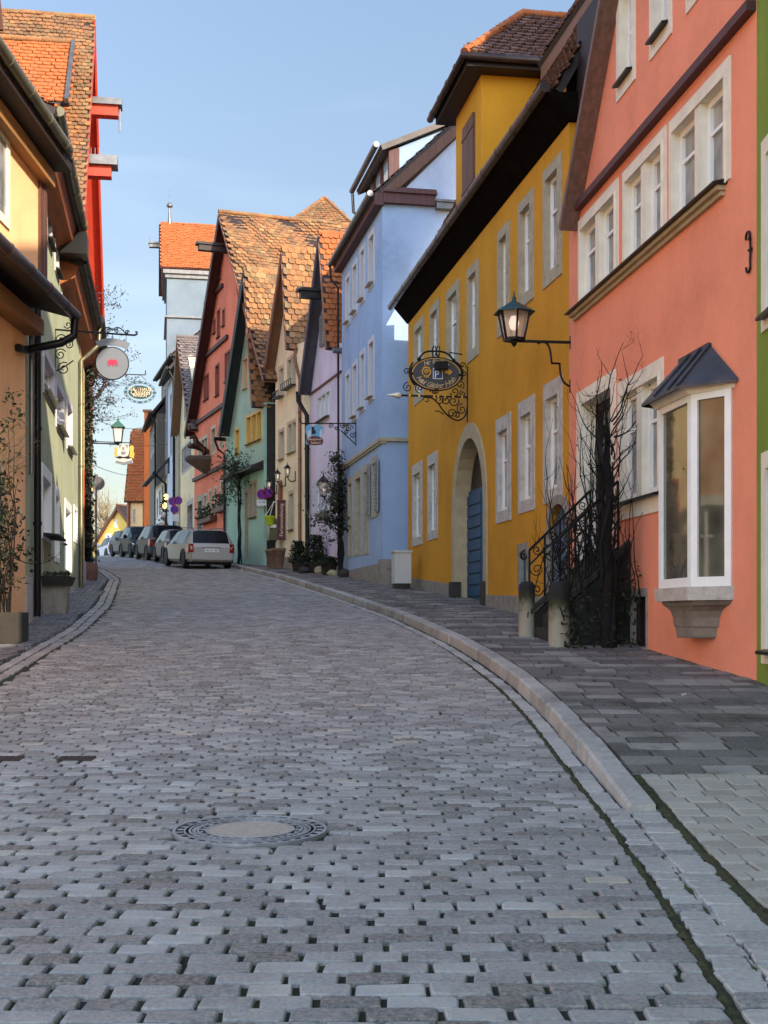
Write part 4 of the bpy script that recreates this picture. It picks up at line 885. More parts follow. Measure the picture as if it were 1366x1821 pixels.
mb.poly([P[0]-Vector((0,0,.03)), P[1]-Vector((0,0,.03)), apx-Vector((0,0,.05))], 0); mb.quad(P[1], P[2], R2, apx, 0); mb.quad(P[3], P[0], apx, R2, 0); mb.poly([P[2], P[3], R2], 0)
ridge(mb, P[0], apx, .1, .35); ridge(mb, P[1], apx, .1, .35); h.part('roof', mb, TL_OLD)
# ======================= left row
M['redpaint'] = plain('red_paint', (.42,.045,.02,1), .6, 0, .15, 2)
h = House('orange_house', 'orange plastered house at the left picture edge with a pent roof and timber corner', -967, 8, 45, 20.7)
f = h.f; H_['orange'] = h; APR = STU('apricot_plaster', 244,186,134, dirt=.2); zb = f.zb; L = f.L
for a, b, z0_, z1_ in ((9.5,10.7,1.6,3.2),(7.4,8.6,1.5,3.1),(5.5,6.6,1.4,3.0),(3.9,4.8,1.2,2.9),(.6,1.7,1.2,2.8)): h.winuz(a, b, z0_-.2, z1_-.2, fm='cream', v=1, shut=('greyshut', 2))
h.winuz(2.3, 3.4, -.5, 2.1, fm='sand', name='door', sm='darkwood', gl='darkwood')
h.wall([(0,-1.5),(L,-1.5),(L,8.3-zb),(0,8.3-zb)], 8, APR)
up = MB(); up.box(0, L-.02, -.3, -.004, 6.3-zb, 8.24-zb); up = h.part('upper_storey', up, APR)
a, b = f.u(-70, .3), f.u(15, .3); z0, z1 = f.z(8, 402, .3), f.z(8, 236, .3)
q = MB(); w_ = .13; q.box(a, b, -.33, -.3, z0, z0+w_); q.box(a, b, -.33, -.3, z1-w_, z1); q.box(a, a+w_, -.33, -.3, z0+w_, z1-w_); q.box(b-w_, b, -.33, -.3, z0+w_, z1-w_); wo = q.build('window', M['cream'], up)
q = MB(); q.quad((a+w_,-.303,z0+w_), (b-w_,-.303,z0+w_), (b-w_,-.303,z1-w_), (a+w_,-.303,z1-w_)); q.build('pane', M['palegl'], wo)
q = MB(); q.box(L-.36, L-.2, -.345, -.3, 6.3-zb, 8.0-zb); q.box(L-.19, L-.02, -.36, -.3, 6.3-zb, 8.0-zb); h.part('corner_post', q, M['brownwood'])
q = MB(); q.box(0, L, -.48, -.3, 7.98-zb, 8.22-zb); h.part('fascia', q, wood('honey_fascia', (.36,.17,.05,1), 0))
q = MB(); q.box(0, L+.02, -.74, -.3, 8.24-zb, 8.36-zb); h.part('soffit', q, M['darkwood'])
h.gutter((0,-.8,8.44-zb), (L-.45,-.8,8.44-zb), .085, 'olivezinc')
mb = MB(); sv = Vector((0,1,1.1)).normalized(); slab(mb, (0,-.78,8.42-zb), (1,0,0), sv, L, 7, .12, .02, 1); tiles(mb, (0,-.76,8.46-zb), (1,0,0), sv, L-.1, 2.5, seed=101); h.part('roof', mb, [TL_ORANGE, M['darkwood']])
q = MB(); q.hexa([(0,-.74,5.9-zb),(L+.02,-.74,5.9-zb),(L+.02,-.0,6.1-zb),(0,-.0,6.1-zb),(0,-.76,6.0-zb),(L+.02,-.76,6.0-zb),(L+.02,-.0,6.42-zb),(0,-.0,6.42-zb)]); h.part('pent_roof', q, M['darkwood'])
q = MB(); q.box(0, L, -.3, 0, 5.62-zb, 5.86-zb); h.part('fascia', q, bpy.data.materials['honey_fascia'])
h.gutter((0,-.8,5.95-zb), (L+.05,-.8,5.95-zb), .085, 'browngutter'); h.pipe([(L-.02,-.8,5.9-zb), (L,-.78,5.62-zb), (L-.1,-.6,5.48-zb), (L-.15,-.06,5.36-zb), (L-.6,-.06,5.3-zb)], .065)
dm = MB(); u1_ = L-.25; dm.prism([(u1_-2.0,9.6-zb),(u1_,9.6-zb),(u1_,10.9-zb),(u1_-1.0,13.2-zb),(u1_-2.0,10.9-zb)], .55, 4); dm = h.part('dormer', dm, M['redpaint'])
q = MB(); q.hexa([(u1_-.98,.35,13.25-zb),(u1_+.2,.35,10.5-zb),(u1_+.2,4,10.5-zb),(u1_-.98,4,13.25-zb),(u1_-.98,.35,13.4-zb),(u1_+.28,.35,10.5-zb),(u1_+.28,4,10.5-zb),(u1_-.98,4,13.4-zb)]); q.hexa([(u1_-2.2,.35,10.5-zb),(u1_-1.02,.35,13.25-zb),(u1_-1.02,4,13.25-zb),(u1_-2.2,4,10.5-zb),(u1_-2.28,.35,10.5-zb),(u1_-1.02,.35,13.4-zb),(u1_-1.02,4,13.4-zb),(u1_-2.28,4,10.5-zb)]); q.build('dormer_roof', TL_BROWN, dm)
# --- pale green house
h = House('pale_green_house', 'pale green plastered house with stepped window sills and black drainpipe', 45, 20.75, 141, 33.7)
f = h.f; H_['palegreen'] = h; L = f.L; GRN = STU('palegreen_plaster', 166,170,140, dirt=.3)
st = dict(fm='bsurr', sw=.14, st=.16, sb=.1, dp=.12, sash=.07, v=1)
for x0, x1, a, b in ((82,92,318,440),(97,104.5,395,492),(109,115,468,545)): h.win(x0, x1, a, b, sill='drk_st', sillout=.11, **st)
for x0, x1, a, b in ((76.5,97,632,716),(99,113.5,682,771),(118.5,128.5,712,806)): h.win(x0, x1, a, b, sill='zinc', sillout=.13, **st)
h.win(74, 91, 832, 962, fm='white', sw=.12, st=.22, sb=.1, sill='drk_st', sillout=.3); h.win(97.5, 105, 866, 1000, fm='white', sw=.1, st=.2, sb=.1, v=1); h.win(115, 126, 892, 1018, fm='white', sw=.12, st=.2, sb=.05, v=1, name='door'); h.win(131, 136.5, 900, 965, fm='white', sw=.1, st=.1, sb=.1)
ze = 9.2-f.zb; u2 = 6.6; z2 = 8.62-f.zb
h.wall([(0,-1.5),(L,-1.5),(L,z2),(u2,z2),(u2,ze),(0,ze)], 7, GRN)
wood('rust_fascia', (.34,.09,.02,1), 0)
for a, b, z in ((0, u2, ze), (u2+.3, L, z2)): q = MB(); q.hexa([(a,-.3,z-.25),(b,-.3,z-.25),(b,0,z-.4),(a,0,z-.4),(a,-.42,z+.1),(b,-.42,z+.1),(b,0,z+.1),(a,0,z+.1)]); h.part('fascia', q, bpy.data.materials['rust_fascia'])
h.gutter((.15,-.52,ze+.12), (u2-.1,-.52,ze+.12), .085, 'olivezinc'); h.gutter((u2+.3,-.52,z2+.12), (L,-.52,z2+.12), .085, 'blackmetal'); h.pipe([(L-.05,-.52,z2+.05), (L-.05,-.5,z2-.4), (L-.3,-.2,z2-.75), (L-.5,-.08,z2-.9), (L-.5,-.08,-.1)], .06, 'olivezinc')
q = MB(); q.box(u2-.4, u2+.25, -.6, -.05, ze-.5, ze-.05); h.part('eaves_box', q, M['blackmetal'])
h.pipe([(.95,-.4,ze+.05), (.95,-.2,ze-.3), (.95,-.1,ze-.6), (.95,-.1,-.3)], .06)
h.pipe([(.2,-.08,ze-.2), (.2,-.08,2)], .045, 'zinc')
q = MB(); q.box(.0, L, -.03, 0, -1.4, .35); h.part('plinth', q, M['grey_st'])
mb = MB(); sv = Vector((0,1,.36)).normalized(); slab(mb, (-.1,-.5,ze+.1), (1,0,0), sv, u2+.2, 4.5, .12, .02, 1); tiles(mb, (0,-.48,ze+.14), (1,0,0), sv, u2, 4.4, seed=111); slab(mb, (u2+.2,-.5,z2+.1), (1,0,0), sv, L-u2, 4.5, .12, .02, 1); tiles(mb, (u2+.2,-.48,z2+.14), (1,0,0), sv, L-u2-.2, 4.4, seed=112); mb.box(0, u2, 3.2, 7, ze, ze+1.2, 1); h.part('roof', mb, [TL_ORANGE, M['darkwood']])
# --- narrow house
h = House('narrow_house', 'narrow yellow house with rust coloured eaves between the pale green and red houses', 141, 33.9, 156, 40.2)
f = h.f; H_['narrow'] = h; L = f.L; ze = 8.9-f.zb
h.win(143, 146, 690, 760, fm='white', sw=.1, st=.12, sb=.1); h.win(149, 152.5, 840, 940, fm='redpaint', sw=.1, st=.1, sb=.1, sm='redpaint', gl='redpaint', name='door')
h.wall([(0,-1.5),(L,-1.5),(L,ze),(0,ze)], 7, STU('straw_plaster', 226,196,140))
q = MB(); q.hexa([(0,-.3,ze-.3),(L,-.3,ze-.3),(L,0,ze-.55),(0,0,ze-.55),(0,-.45,ze+.1),(L,-.45,ze+.1),(L,0,ze+.1),(0,0,ze+.1)]); h.part('fascia', q, bpy.data.materials['rust_fascia'])
h.gutter((.0,-.55,ze+.05), (L+.3,-.55,ze+.05), .11, 'blackmetal'); h.pipe([(L+.25,-.55,ze), (L+.25,-.5,ze-.5), (L,-.3,ze-.9), (L-.6,-.08,ze-1.1), (L-.6,-.08,0)], .06, 'browngutter')
q = MB(); q.box(0, L, -.05, 0, -1.5, .6); h.part('plinth', q, M['grey_st'])
mb = MB(); sv = Vector((0,1,1.2)).normalized(); slab(mb, (-.1,-.5,ze+.05), (1,0,0), sv, L+.1, 6, .12, .02, 0); h.part('roof', mb, TL_BROWN)
# --- tall red gabled house
h = House('tall_red_house', 'tall red house with hoist beams and a dormer on its steep tiled roof', 119.7, 39.2, 166.4, 51.2)
f = h.f; H_['tallred'] = h; L = f.L; el = (0.0, 12.4-f.zb); ap = (5.9, 21.85-f.zb); er = (2*ap[0], el[1])
REDP = STU('scarlet_plaster', 160,58,38, dirt=.2)
h.wall([(0,6.5),(er[0],6.5),er,ap,el], 16, REDP); q = MB(); q.box(0, er[0], 0, 16, -1.5, 6.5); h.part('lower_wall', q, bpy.data.materials['palegreen_plaster'])  # unseen lower wall, made pale to cut red bounce onto the houses opposite
gable_roof(h, el, ap, er, 16, TL_OLD, .45, 'redpaint', sides='L', seed=121, tw=.2, ex=.19, tb=.42, tv=.2, sag=.03, vh=.35, back=0)
q = MB(); z_ = 18.95-f.zb; q.box(ap[0]-.2, ap[0]+.2, -1.25, .3, z_-.35, z_); b1 = h.part('hoist_beam', q, M['redpaint']); q = MB(); q.box(ap[0]-.32, ap[0]+.32, -1.38, .3, z_, z_+.22); q.tube([(ap[0],-1.3,z_-.05),(ap[0],-1.3,z_-.85)], .03); q.build('beam_cover', M['zinc'], b1)
u_ = 3.3; z_ = 15.95-f.zb; q = MB(); q.box(u_-.2, u_+.2, -1.15, .9, z_-.35, z_); b1 = h.part('hoist_beam', q, M['redpaint']); q = MB(); q.box(u_-.35, u_+.35, -1.35, .9, z_, z_+.3); q.build('beam_cover', M['zinc'], b1)
q = MB(); 
for k in range(14): q.beam((u_-.3,-.9+k*.13,z_+.3), (u_-.3,-.9+k*.13,z_+.52), .02, .02)
q.build('snow_spikes', M['zinc'], b1)
sl = (ap[1]-el[1])/(ap[0]-el[0]); ua, ub = 1.7, 4.4; za, zb_ = 17.3-f.zb, 20.3-f.zb; ys, yd = .35, 4.2
cheek = [(ua+.15, el[1]+sl*(ua+.15)-.2), (ub, el[1]+sl*ub-.2), (ub, zb_-.1), (ua+.15, za-.05)]
dm = MB(); dm.prism(cheek, ys, yd); dm = h.part('dormer', dm, M['redpaint'])
sv = Vector((ub-ua, 0, zb_-za)); q = MB(); ln = sv.length; sv.normalize(); tiles(q, (ua,yd+.1,za+.1), (0,-1,0), sv, yd-ys+.3, ln, .26, .24, seed=131, tb=.62, tv=.08, sag=.01); slab(q, (ua,yd+.1,za+.08), (0,-1,0), sv, yd-ys+.35, ln, .12, .02, 1)
q.build('dormer_roof', [TL_ORANGE, M['darkwood']], dm)
q = MB(); a = Vector((ua-.05,ys-.25,za+.05)); b = a+sv*(ln+.1); n_ = Vector((0,-1,0)).cross(sv); q.hexa([a, a+Vector((0,.12,0)), a+Vector((0,.12,0))+n_*.16, a+n_*.16, b, b+Vector((0,.12,0)), b+Vector((0,.12,0))+n_*.16, b+n_*.16]); q.build('verge_board', M['zinc'], dm)
q = MB(); ridge(q, (ub+.02,yd,zb_+.2), (ub+.02,ys-.2,zb_+.2), .1, .5); q.build('ridge_tiles', TL_OLD, dm)
q = MB(); q.box(ua-.15, ua+.15, ys, yd, za-.5, za+.02); q.build('eaves_board', M['darkwood'], dm)
# --- near gable end reaching in at the top left corner
# ======================= upper street beyond the parked cars
def far_house(name, label, xa, Da, xb, Db, yt, mat, dep=7, pitch=1.2, rm=None, wins=(), gut='blackmetal', ov=.4, dx=0, tile=False):
    h = House(name, label, xa, Da, xb, Db); f = h.f; zt = f.z(xb, yt)
    for w_ in wins: h.win(*w_[:4], **(w_[4] if len(w_) > 4 else dict(fm='grey_st', sw=.1, st=.1, sb=.1)))
    h.wall([(-dx,-4),(f.L,-4),(f.L,zt),(-dx,zt)], dep, mat)
    mb = MB(); sv = Vector((0,1,pitch)).normalized(); slab(mb, (-dx-.1,-ov,zt+.0), (1,0,0), sv, f.L+dx+.25, dep*.5*(1+pitch**2)**.5+.4, .14, 0, 1)
    if tile: tiles(mb, (-dx-.1,-ov,zt+.03), (1,0,0), sv, f.L+dx+.25, 6, .22, .22, seed=7)
    mb.add([(f.L-.01,0,zt),(f.L-.01,dep,zt),(f.L-.01,dep/2,zt+dep/2*pitch)], [(0,1,2)], 1); sv = Vector((0,-1,pitch)).normalized(); slab(mb, (f.L+.15,dep+ov,zt), (-1,0,0), sv, f.L+dx+.25, dep*.5*(1+pitch**2)**.5+.4, .14, 0, 1)
    h.part('roof', mb, [rm or TL_BROWN, M['darkwood']]); h.gutter((-dx,-ov-.06,zt), (f.L+.1,-ov-.06,zt), .1, gut); h.pipe([(f.L-.1,-ov,zt-.05), (f.L-.1,-.1,zt-.6), (f.L-.1,-.08,0)], .07); return h
GS = lambda y: dict(fm='grey_st', sw=.1, st=.1, sb=.1)
far_house('bluegrey_house', 'narrow blue grey house behind the stone pier of the pale house', 299, 74, 312.5, 69, 655, STU('greyblue_plaster', 190,200,216), wins=((303,306,700,740),(303,306,770,810)))
far_house('white_house', 'low white house with dark sagging roof edge above the lantern cluster', 277, 80, 298.5, 73, 842, STU('white_plaster', 226,220,212), rm=M['darkwood'], wins=((279,281.5,885,922),(283.5,286,872,915),(288,291,862,905),(292.5,295.5,850,895)), ov=.7)
far_house('stone_house', 'tall grey stone house under an orange tiled roof left of the pale house', 287, 84, 318, 76, 632, stone('grey_rubble', (.2,.19,.18,1), .5, 1.2), rm=TL_ORANGE, dep=9, tile=True, pitch=.9, wins=((292,296,690,750),(300,304,670,725)))
far_house('timber_house', 'weathered timber framed house in the shade beyond the white house', 266, 90, 279, 82, 735, wood('grey_timber', (.11,.085,.065,1)), rm=TL_BROWN, dep=6, wins=((268,270.5,780,815),(272,275,770,805)))
# orange roof building
h = House('orange_roof_house', 'house with a tall sunlit orange roof closing the street beyond the cars', 229, 100, 259, 100); f = h.f
z0, z1 = f.z(245, 892), f.z(245, 768)+.3; h.win(236, 241, 905, 930, **GS(0)); h.wall([(0,-6),(f.L,-6),(f.L,z0),(0,z0)], 8, STU('butter_plaster', 238,205,150))
mb = MB(); sv = Vector((0,2.6,z1-z0)); ln = sv.length; sv.normalize(); tiles(mb, (-.3,-.4,z0), (1,0,0), sv, f.L+.4, ln, .26, .26, seed=141, tb=.65, tv=.1, sag=.01); slab(mb, (-.3,-.4,z0-.03), (1,0,0), sv, f.L+.4, ln, .15, .02, 1); mb.quad((-.3,-.2,z0), (-.3,7,z0), (-.3,2.3,z1), (-.3,2.2,z1), 1); h.part('roof', mb, [TL_ORANGE, M['oxblood']])
h.pipe([(0,-.1,z0-.1), (0,-.1,-3)], .12, 'copper'); h.pipe([(1.2,-.1,z0-.1), (1.2,-.1,-3)], .1, 'copper')
h = House('brick_house', 'narrow orange brick gable wall rising behind the orange roof', 256.5, 97, 267, 97); f = h.f; z1 = f.z(260, 732)
h.wall([(0,-6),(f.L,-6),(f.L,z1),(0,z1)], 6, STU('brick_orange', 222,118,62)); q = MB(); q.box(-.1, f.L+.1, -.1, 6.1, z1, z1+.15); h.part('coping', q, M['terra'])
# yellow gable at the end
h = House('yellow_end_house', 'yellow gabled house at the far end of the street beside the bare tree', 172, 112, 228, 110); f = h.f
ap = f.pt(212, 902); el = (f.u(166), f.z(172, 975)); er = (f.u(236), f.z(232, 935))
h.win(204, 209, 923, 939, fm='white', sw=.15, st=.15, sb=.15); h.win(187, 197, 949, 969, fm='white', sw=.15, st=.15, sb=.15, v=1)
h.wall([(el[0],-5),(er[0],-5),er,ap,el], 10, STU('yellow_gable', 238,196,104)); gable_roof(h, el, ap, er, 10, TL_BROWN, .3, 'brownwood', sides='', seed=151, eav=.3)
# ======================= street furniture, signs, lamps
def wallroot(name, label, cat, h, px, py, side='R', group=None):
    """an Empty on a facade; local x runs along the picture to the right, -y towards the viewer"""
    u, z = h.f.pt(px, py); p = h.f.w(u, 0, z); a = h.f.ang() + (R(90) if side == 'R' else R(-90))
    return empty(name, p, a, label, cat, group)
X, Z = (1,0,0), (0,0,1)
M['lampgreen'] = plain('green_copper', (.018,.055,.055,1), .4, .4, .25); M['bulb'] = emis('frosted_bulb', (.8,.62,.5,1), .25)
m_, n_, l_, b_ = newmat('lantern_glass'); b_.inputs['Base Color'].default_value = (.75,.62,.52,1); b_.inputs['Alpha'].default_value = .38; b_.inputs['Roughness'].default_value = .1; M['lglass'] = m_
def lantern(root, c, w, hgt, n=6, roofmat='lampgreen', lit=0, rot=0):
    """tapered lantern hanging or standing with its base centre at c"""
    c = Vector(c); g = lambda r, z, i: c+Vector((r*math.cos(rot+2*math.pi*i/n), r*math.sin(rot+2*math.pi*i/n), z))
    q = MB(); r0, r1 = w*.27, w*.42
    for i in range(n):
        q.beam(g(r0,0,i), g(r1,hgt*.62,i), w*.045, w*.045); q.beam(g(r0,0,i), g(r0,0,i+1), w*.06, w*.06); q.beam(g(r1,hgt*.62,i), g(r1,hgt*.62,i+1), w*.06, w*.05)
    q.poly([g(r0,-.02*w,i) for i in range(n)][::-1]); q.lathe([(w*.09,0),(w*.07,-.12*w),(0,-.2*w)], c, 8)
    q.build('lantern_frame', M['iron'], root)
    q = MB()
    for i in range(n): q.quad(g(r0*.97,.01,i), g(r0*.97,.01,i+1), g(r1*.97,hgt*.61,i+1), g(r1*.97,hgt*.61,i))
    q.build('lantern_glass', M['lglass'], root)
    q = MB(); 
    for i in range(n):
        q.quad(g(w*.56,hgt*.6,i), g(w*.56,hgt*.6,i+1), g(w*.1,hgt*.84,i+1), g(w*.1,hgt*.84,i)); q.quad(g(w*.56,hgt*.585,i), g(w*.56,hgt*.585,i+1), g(w*.56,hgt*.6,i+1), g(w*.56,hgt*.6,i)); q.quad(g(w*.56,hgt*.585,i+1), g(w*.56,hgt*.585,i), g(r1*.95,hgt*.64,i), g(r1*.95,hgt*.64,i+1))
    q.lathe([(w*.1,hgt*.83),(w*.05,hgt*.87),(w*.06,hgt*.93),(w*.025,hgt*.97),(w*.015,hgt*1.08),(0,hgt*1.1)], c, 8); q.build('lantern_roof', M[roofmat], root)
    q = MB(); q.lathe([(0,hgt*.2),(w*.1,hgt*.24),(w*.14,hgt*.38),(w*.08,hgt*.52),(0,hgt*.54)], c, 10); q.build('bulb', M['lit'] if lit else M['bulb'], root)
M['lit'] = emis('lit_bulb', (1,.55,.14,1), .9)
# --- big street lamp on the salmon house
t = wallroot('street_lamp', 'green roofed street lantern on an iron arm from the salmon house corner', 'street lamp', H_['salmon'], 1014, 609)
q = MB(); k = 19.2/F; q.beam((.02,0,0), (-108*k,0,0), .05, .035); q.tube([(-60*k,-.0,-.03), (-50*k,0,.0), *bez((-62*k+.12,0,-.01), (-36*k,0,-.0), (-34*k,0,-36*k), 8), (-34*k,0,-38*k), (-19*k,0,-38*k), *bez((-19*k,0,-38*k), (-20*k,0,-78*k), (6*k,0,-79*k), 10)], .016, 6); q.box(-.01, .03, -.02, .02, -90*k, -66*k); q.box(0, .02, -.04, .04, -.1, .1)
q.build('bracket', M['iron'], t); lantern(t, (-102*k,0,.02), .58, .66, 6, rot=R(30))
# --- hotel sign
t = wallroot('hotel_sign', 'oval hotel sign with gilded scrolls, parking mark and arrow over the blue gate', 'sign', H_['ochre'], 832, 706)
k = 26.0/F; P = lambda px, py: (( px-832)*k, 0, (706-py)*k)
q = MB(); q.beam(P(832,652), P(832,750), .045, .045); q.beam(P(832,706.5), P(712,706.5), .035, .035); q.beam(P(798,628), P(822,631), .02, .02)
for c, r, a0, tn in ((P(724,692),9,R(90),1.4),(P(745,692),9,R(-90),-1.4),(P(808,697),9,R(200),1.3),(P(818,685),8,R(-60),1.4),(P(823,700),6,R(120),1.3),(P(757,714),7,R(180),-.9),(P(780,712),9,R(60),-1.4),(P(793,713),8,R(150),1.2),(P(806,714),10,R(20),-1.3),(P(821,728),10,R(80),1.5),(P(803,736),9,R(-30),1.4),(P(812,739),7,R(200),-1.3),(P(722,664),6,R(30),1.2),(P(825,664),6,R(90),1.4),(P(823,650),6,R(-40),1.2),(P(776,697),8,R(0),1.2),(P(770,698),7,R(180),-1.2)):
    q.tube(scroll(c, r*k, a0, tn, X, Z), .012, 5)
q.tube(bez(P(757,708), P(773,708), P(784,727), 8)+bez(P(784,727), P(800,748), P(815,748), 8)[1:]+bez(P(815,748), P(830,745), P(831,722), 8)[1:], .016, 5); q.tube(bez(P(773,733), P(779,730), P(788,738), 6), .012, 5)
for px in (727, 744, 771, 778, 790, 805, 821): c = P(px, 706.5); q.box(c[0]-.02, c[0]+.02, -.03, .03, c[2]-.03, c[2]+.03, 1)
q.build('bracket', [M['iron'], M['gold']], t)
q = MB(); c = P(712,706.5); q.lathe([(.03,0),(.07,-.05),(.045,-.12),(0,-.3)], c, 8, axis='x'); q.build('arrow_tip', plain('pale_gilding', (.7,.62,.45,1), .4, .2), t)
ox, oz = P(775,667)[0], P(775,667)[2]; rx, rz = 45*k, 28.5*k
el = lambda s, n=48: [(ox+rx*s*math.cos(2*math.pi*i/n), oz+rz*s*math.sin(2*math.pi*i/n)) for i in range(n)]
q = MB(); q.prism(el(1), -.02, .02); board = q.build('sign_board', plain('slate_board', (.05,.048,.06,1), .5, 0, .08, 3), t)
def ering(mb, s0, s1, y0, y1):
    a, b = el(s0), el(s1)
    for i in range(48): j = (i+1) % 48; mb.hexa([(a[i][0],y0,a[i][1]),(a[j][0],y0,a[j][1]),(a[j][0],y1,a[j][1]),(a[i][0],y1,a[i][1]),(b[i][0],y0,b[i][1]),(b[j][0],y0,b[j][1]),(b[j][0],y1,b[j][1]),(b[i][0],y1,b[i][1])])
q = MB(); ering(q, .94, .975, -.026, -.02); q.build('gold_rim', M['gold'], board)
q = MB(); ering(q, 1.0, 1.05, -.03, .03); q.tube(bez(P(743,643), P(750,626), P(768,627), 10)+bez(P(768,627), P(800,624), P(806,644), 10)[1:], .02, 6); q.tube(bez(P(733,648), P(719,668), P(737,688), 12), .022, 6); q.tube(bez(P(808,644), P(826,652), P(821,676), 12), .022, 6)
for px, py in ((731,668),(818,668),(775,694),(744,642),(806,642)): c = P(px,py); q.lathe([(0,-.04),(.04,-.02),(.04,.02),(0,.04)], c, 8, axis='y')
q.build('scroll_frame', M['iron'], t)
q = MB()
for dx in (-5, 2): q.tube(bez(P(775+dx,640), P(775+dx-4,622), P(775+dx+1,618), 8), .015, 5); q.tube(bez(P(775+dx,640), P(775+dx+7,630), P(775+dx+3,617), 8), .012, 5)
q.beam(P(779,632), P(779,652), .03, .03); c = P(781,654); q.box(c[0]-10*k, c[0]+11*k, -.26, -.03, c[2]-.07, c[2]+.06); q.build('spot_lamp', M['iron'], t)
def arc_text(txt, cx, cz, r_x, r_z, a0, a1, size, mat, parent, flip=False, shear=.35):
    n = len(txt)
    for i, ch in enumerate(txt):
        if ch == ' ': continue
        a = a0+(a1-a0)*(i+.5)/n; x, z = cx+r_x*math.cos(a), cz+r_z*math.sin(a)
        tx, tz = -r_x*math.sin(a), r_z*math.cos(a)
        if a1 < a0: tx, tz = -tx, -tz
        yield ch, x, z, math.atan2(tz, tx)
def arc_mesh(name, *a, **kw):
    parts = []; size, mat, parent = a[7], a[8], a[9]
    mb = MB()
    for ch, x, z, an in arc_text(*a, **kw):
        o = text_mesh('letter', ch, size, mat, None, (0,0,0), (0,0,0), .003, .3); me = o.data
        for p in me.polygons: pass
        vs = [Vector((x+v.co.x*math.cos(an)-v.co.y*math.sin(an), -.024-v.co.z, z+v.co.x*math.sin(an)+v.co.y*math.cos(an))) for v in me.vertices]
        mb.add(vs, [tuple(p.vertices) for p in me.polygons]); bpy.data.objects.remove(o)
    return mb.build(name, mat, parent)
M['palegold'] = plain('pale_gold', (.5,.38,.2,1), .5, .2)
arc_mesh('lettering', 'Hotel  Goldener  Hirsch', ox, oz, rx*.74, rz*.74, R(-158), R(-22), .15, M['palegold'], board)
arc_mesh('lettering', 'Nur für Gäste', ox, oz, rx*.72, rz*.76, R(130), R(50), .13, M['palegold'], board)
c = P(777,667); q = MB(); q.box(c[0]-8.5*k, c[0]+9*k, -.026, -.021, c[2]-9*k, c[2]+10*k); q.build('parking_border', M['white'], board)
q = MB(); q.box(c[0]-7.5*k, c[0]+8*k, -.03, -.026, c[2]-8*k, c[2]+9*k); q.build('parking_field', plain('parking_blue', (.02,.06,.18,1), .5), board)
text_mesh('parking_letter', 'P', .2, M['white'], board, (c[0]-.02, -.031, c[2]-.02), (R(90),0,0))
q = MB(); c = P(797,663); q.prism([(c[0]-7*k,c[2]-2.5*k),(c[0],c[2]-2.5*k),(c[0],c[2]-6*k),(c[0]+7*k,c[2]),(c[0],c[2]+6*k),(c[0],c[2]+2.5*k),(c[0]-7*k,c[2]+2.5*k)], -.028, -.02); q.build('arrow', M['gold'], board)
q = MB(); c = P(757,664); q.tube([Vector(c)+Vector((7.5*k*math.cos(a_),-.025,7.5*k*math.sin(a_))) for a_ in np.linspace(0, 2*math.pi, 20)], .016, 5); q.tube(scroll((c[0],-.025,c[2]), 4.5*k, 0, 1.4, X, Z), .014, 5)
for dx, dz in ((0,8.5),(-4,8),(4,8),(-3,-9),(3,-9),(0,-10)): q.beam((c[0]+dx*k,-.025,c[2]+dz*k*.8), (c[0]+dx*k*1.2,-.025,c[2]+dz*k*1.1), .03, .02)
q.build('gilded_emblem', M['gold'], board)
# --- shop sign on the blue house
t = wallroot('shop_sign', 'blue cut-out shop sign with dark red oval on iron bracket from blue house', 'sign', H_['blue'], 633.5, 753)
k = 37.4/F; P = lambda px, py: ((px-633.5)*k, 0, (753-py)*k)
q = MB(); q.beam(P(633,748), P(633,792), .03, .03); q.tube([P(639,747.5), P(633,753), P(560,755)], .018, 6); q.tube([P(560,755), P(540,756)]+bez(P(540,756), P(533,754), P(533,746), 6), .018, 6); q.beam(P(633,790), P(606,766), .025, .025)
for c, r, a0, tn in ((P(621,762),7,0,1.5),(P(610,758),5,R(90),1.3),(P(627,773),6,R(60),-1.5),(P(589,759),4.5,R(0),1.5),(P(598,763),3.5,R(180),-1.3),(P(615,768),4,R(200),1.3)): q.tube(scroll(c, r*k, a0, tn, X, Z), .013, 5)
q.build('bracket', M['iron'], t)
q = MB(); pts = [(545,760),(550,757),(556,761),(562,757),(569,758),(575,761),(576,768),(574,776),(575,786),(574,792),(545,792),(545,786),(547,779),(544,770)]; q.prism([(P(a,b)[0],P(a,b)[2]) for a,b in pts][::-1], -.012, .012); pn = q.build('sign_panel', plain('sky_blue_panel', (.13,.3,.42,1), .5, 0, .15, 6), t)
q = MB(); c = P(558,768); q.prism([(c[0]-.05,c[2]-.1),(c[0]+.07,c[2]-.08),(c[0]+.06,c[2]),(c[0]+.02,c[2]+.03),(c[0]+.03,c[2]+.1),(c[0]-.05,c[2]+.11)], -.018, -.012); q.build('silhouette', M['iron'], pn)
q = MB(); c = P(551,777); q.prism([(c[0]-.06,c[2]-.1),(c[0]+.05,c[2]-.1),(c[0]+.04,c[2]+.16),(c[0]-.05,c[2]+.14)], -.016, -.012); c = P(571,775); q2 = MB(); q2.prism([(c[0]-.04,c[2]-.12),(c[0]+.04,c[2]-.12),(c[0]+.04,c[2]+.18),(c[0]-.03,c[2]+.12)], -.016, -.012)
q.build('pale_figure', M['bsurr'], pn); q2.build('pale_figure', M['bsurr'], pn)
c = P(560.5,785.5); q = MB(); q.prism([(c[0]+14.5*k*math.cos(a_), c[2]+8*k*math.sin(a_)) for a_ in np.linspace(0, 2*math.pi, 32, endpoint=False)], -.04, -.02); ov = q.build('oval_board', plain('dark_red_board', (.1,.008,.006,1), .5), t)
M['creamtext'] = plain('cream_lettering', (.75,.55,.36,1), .5)
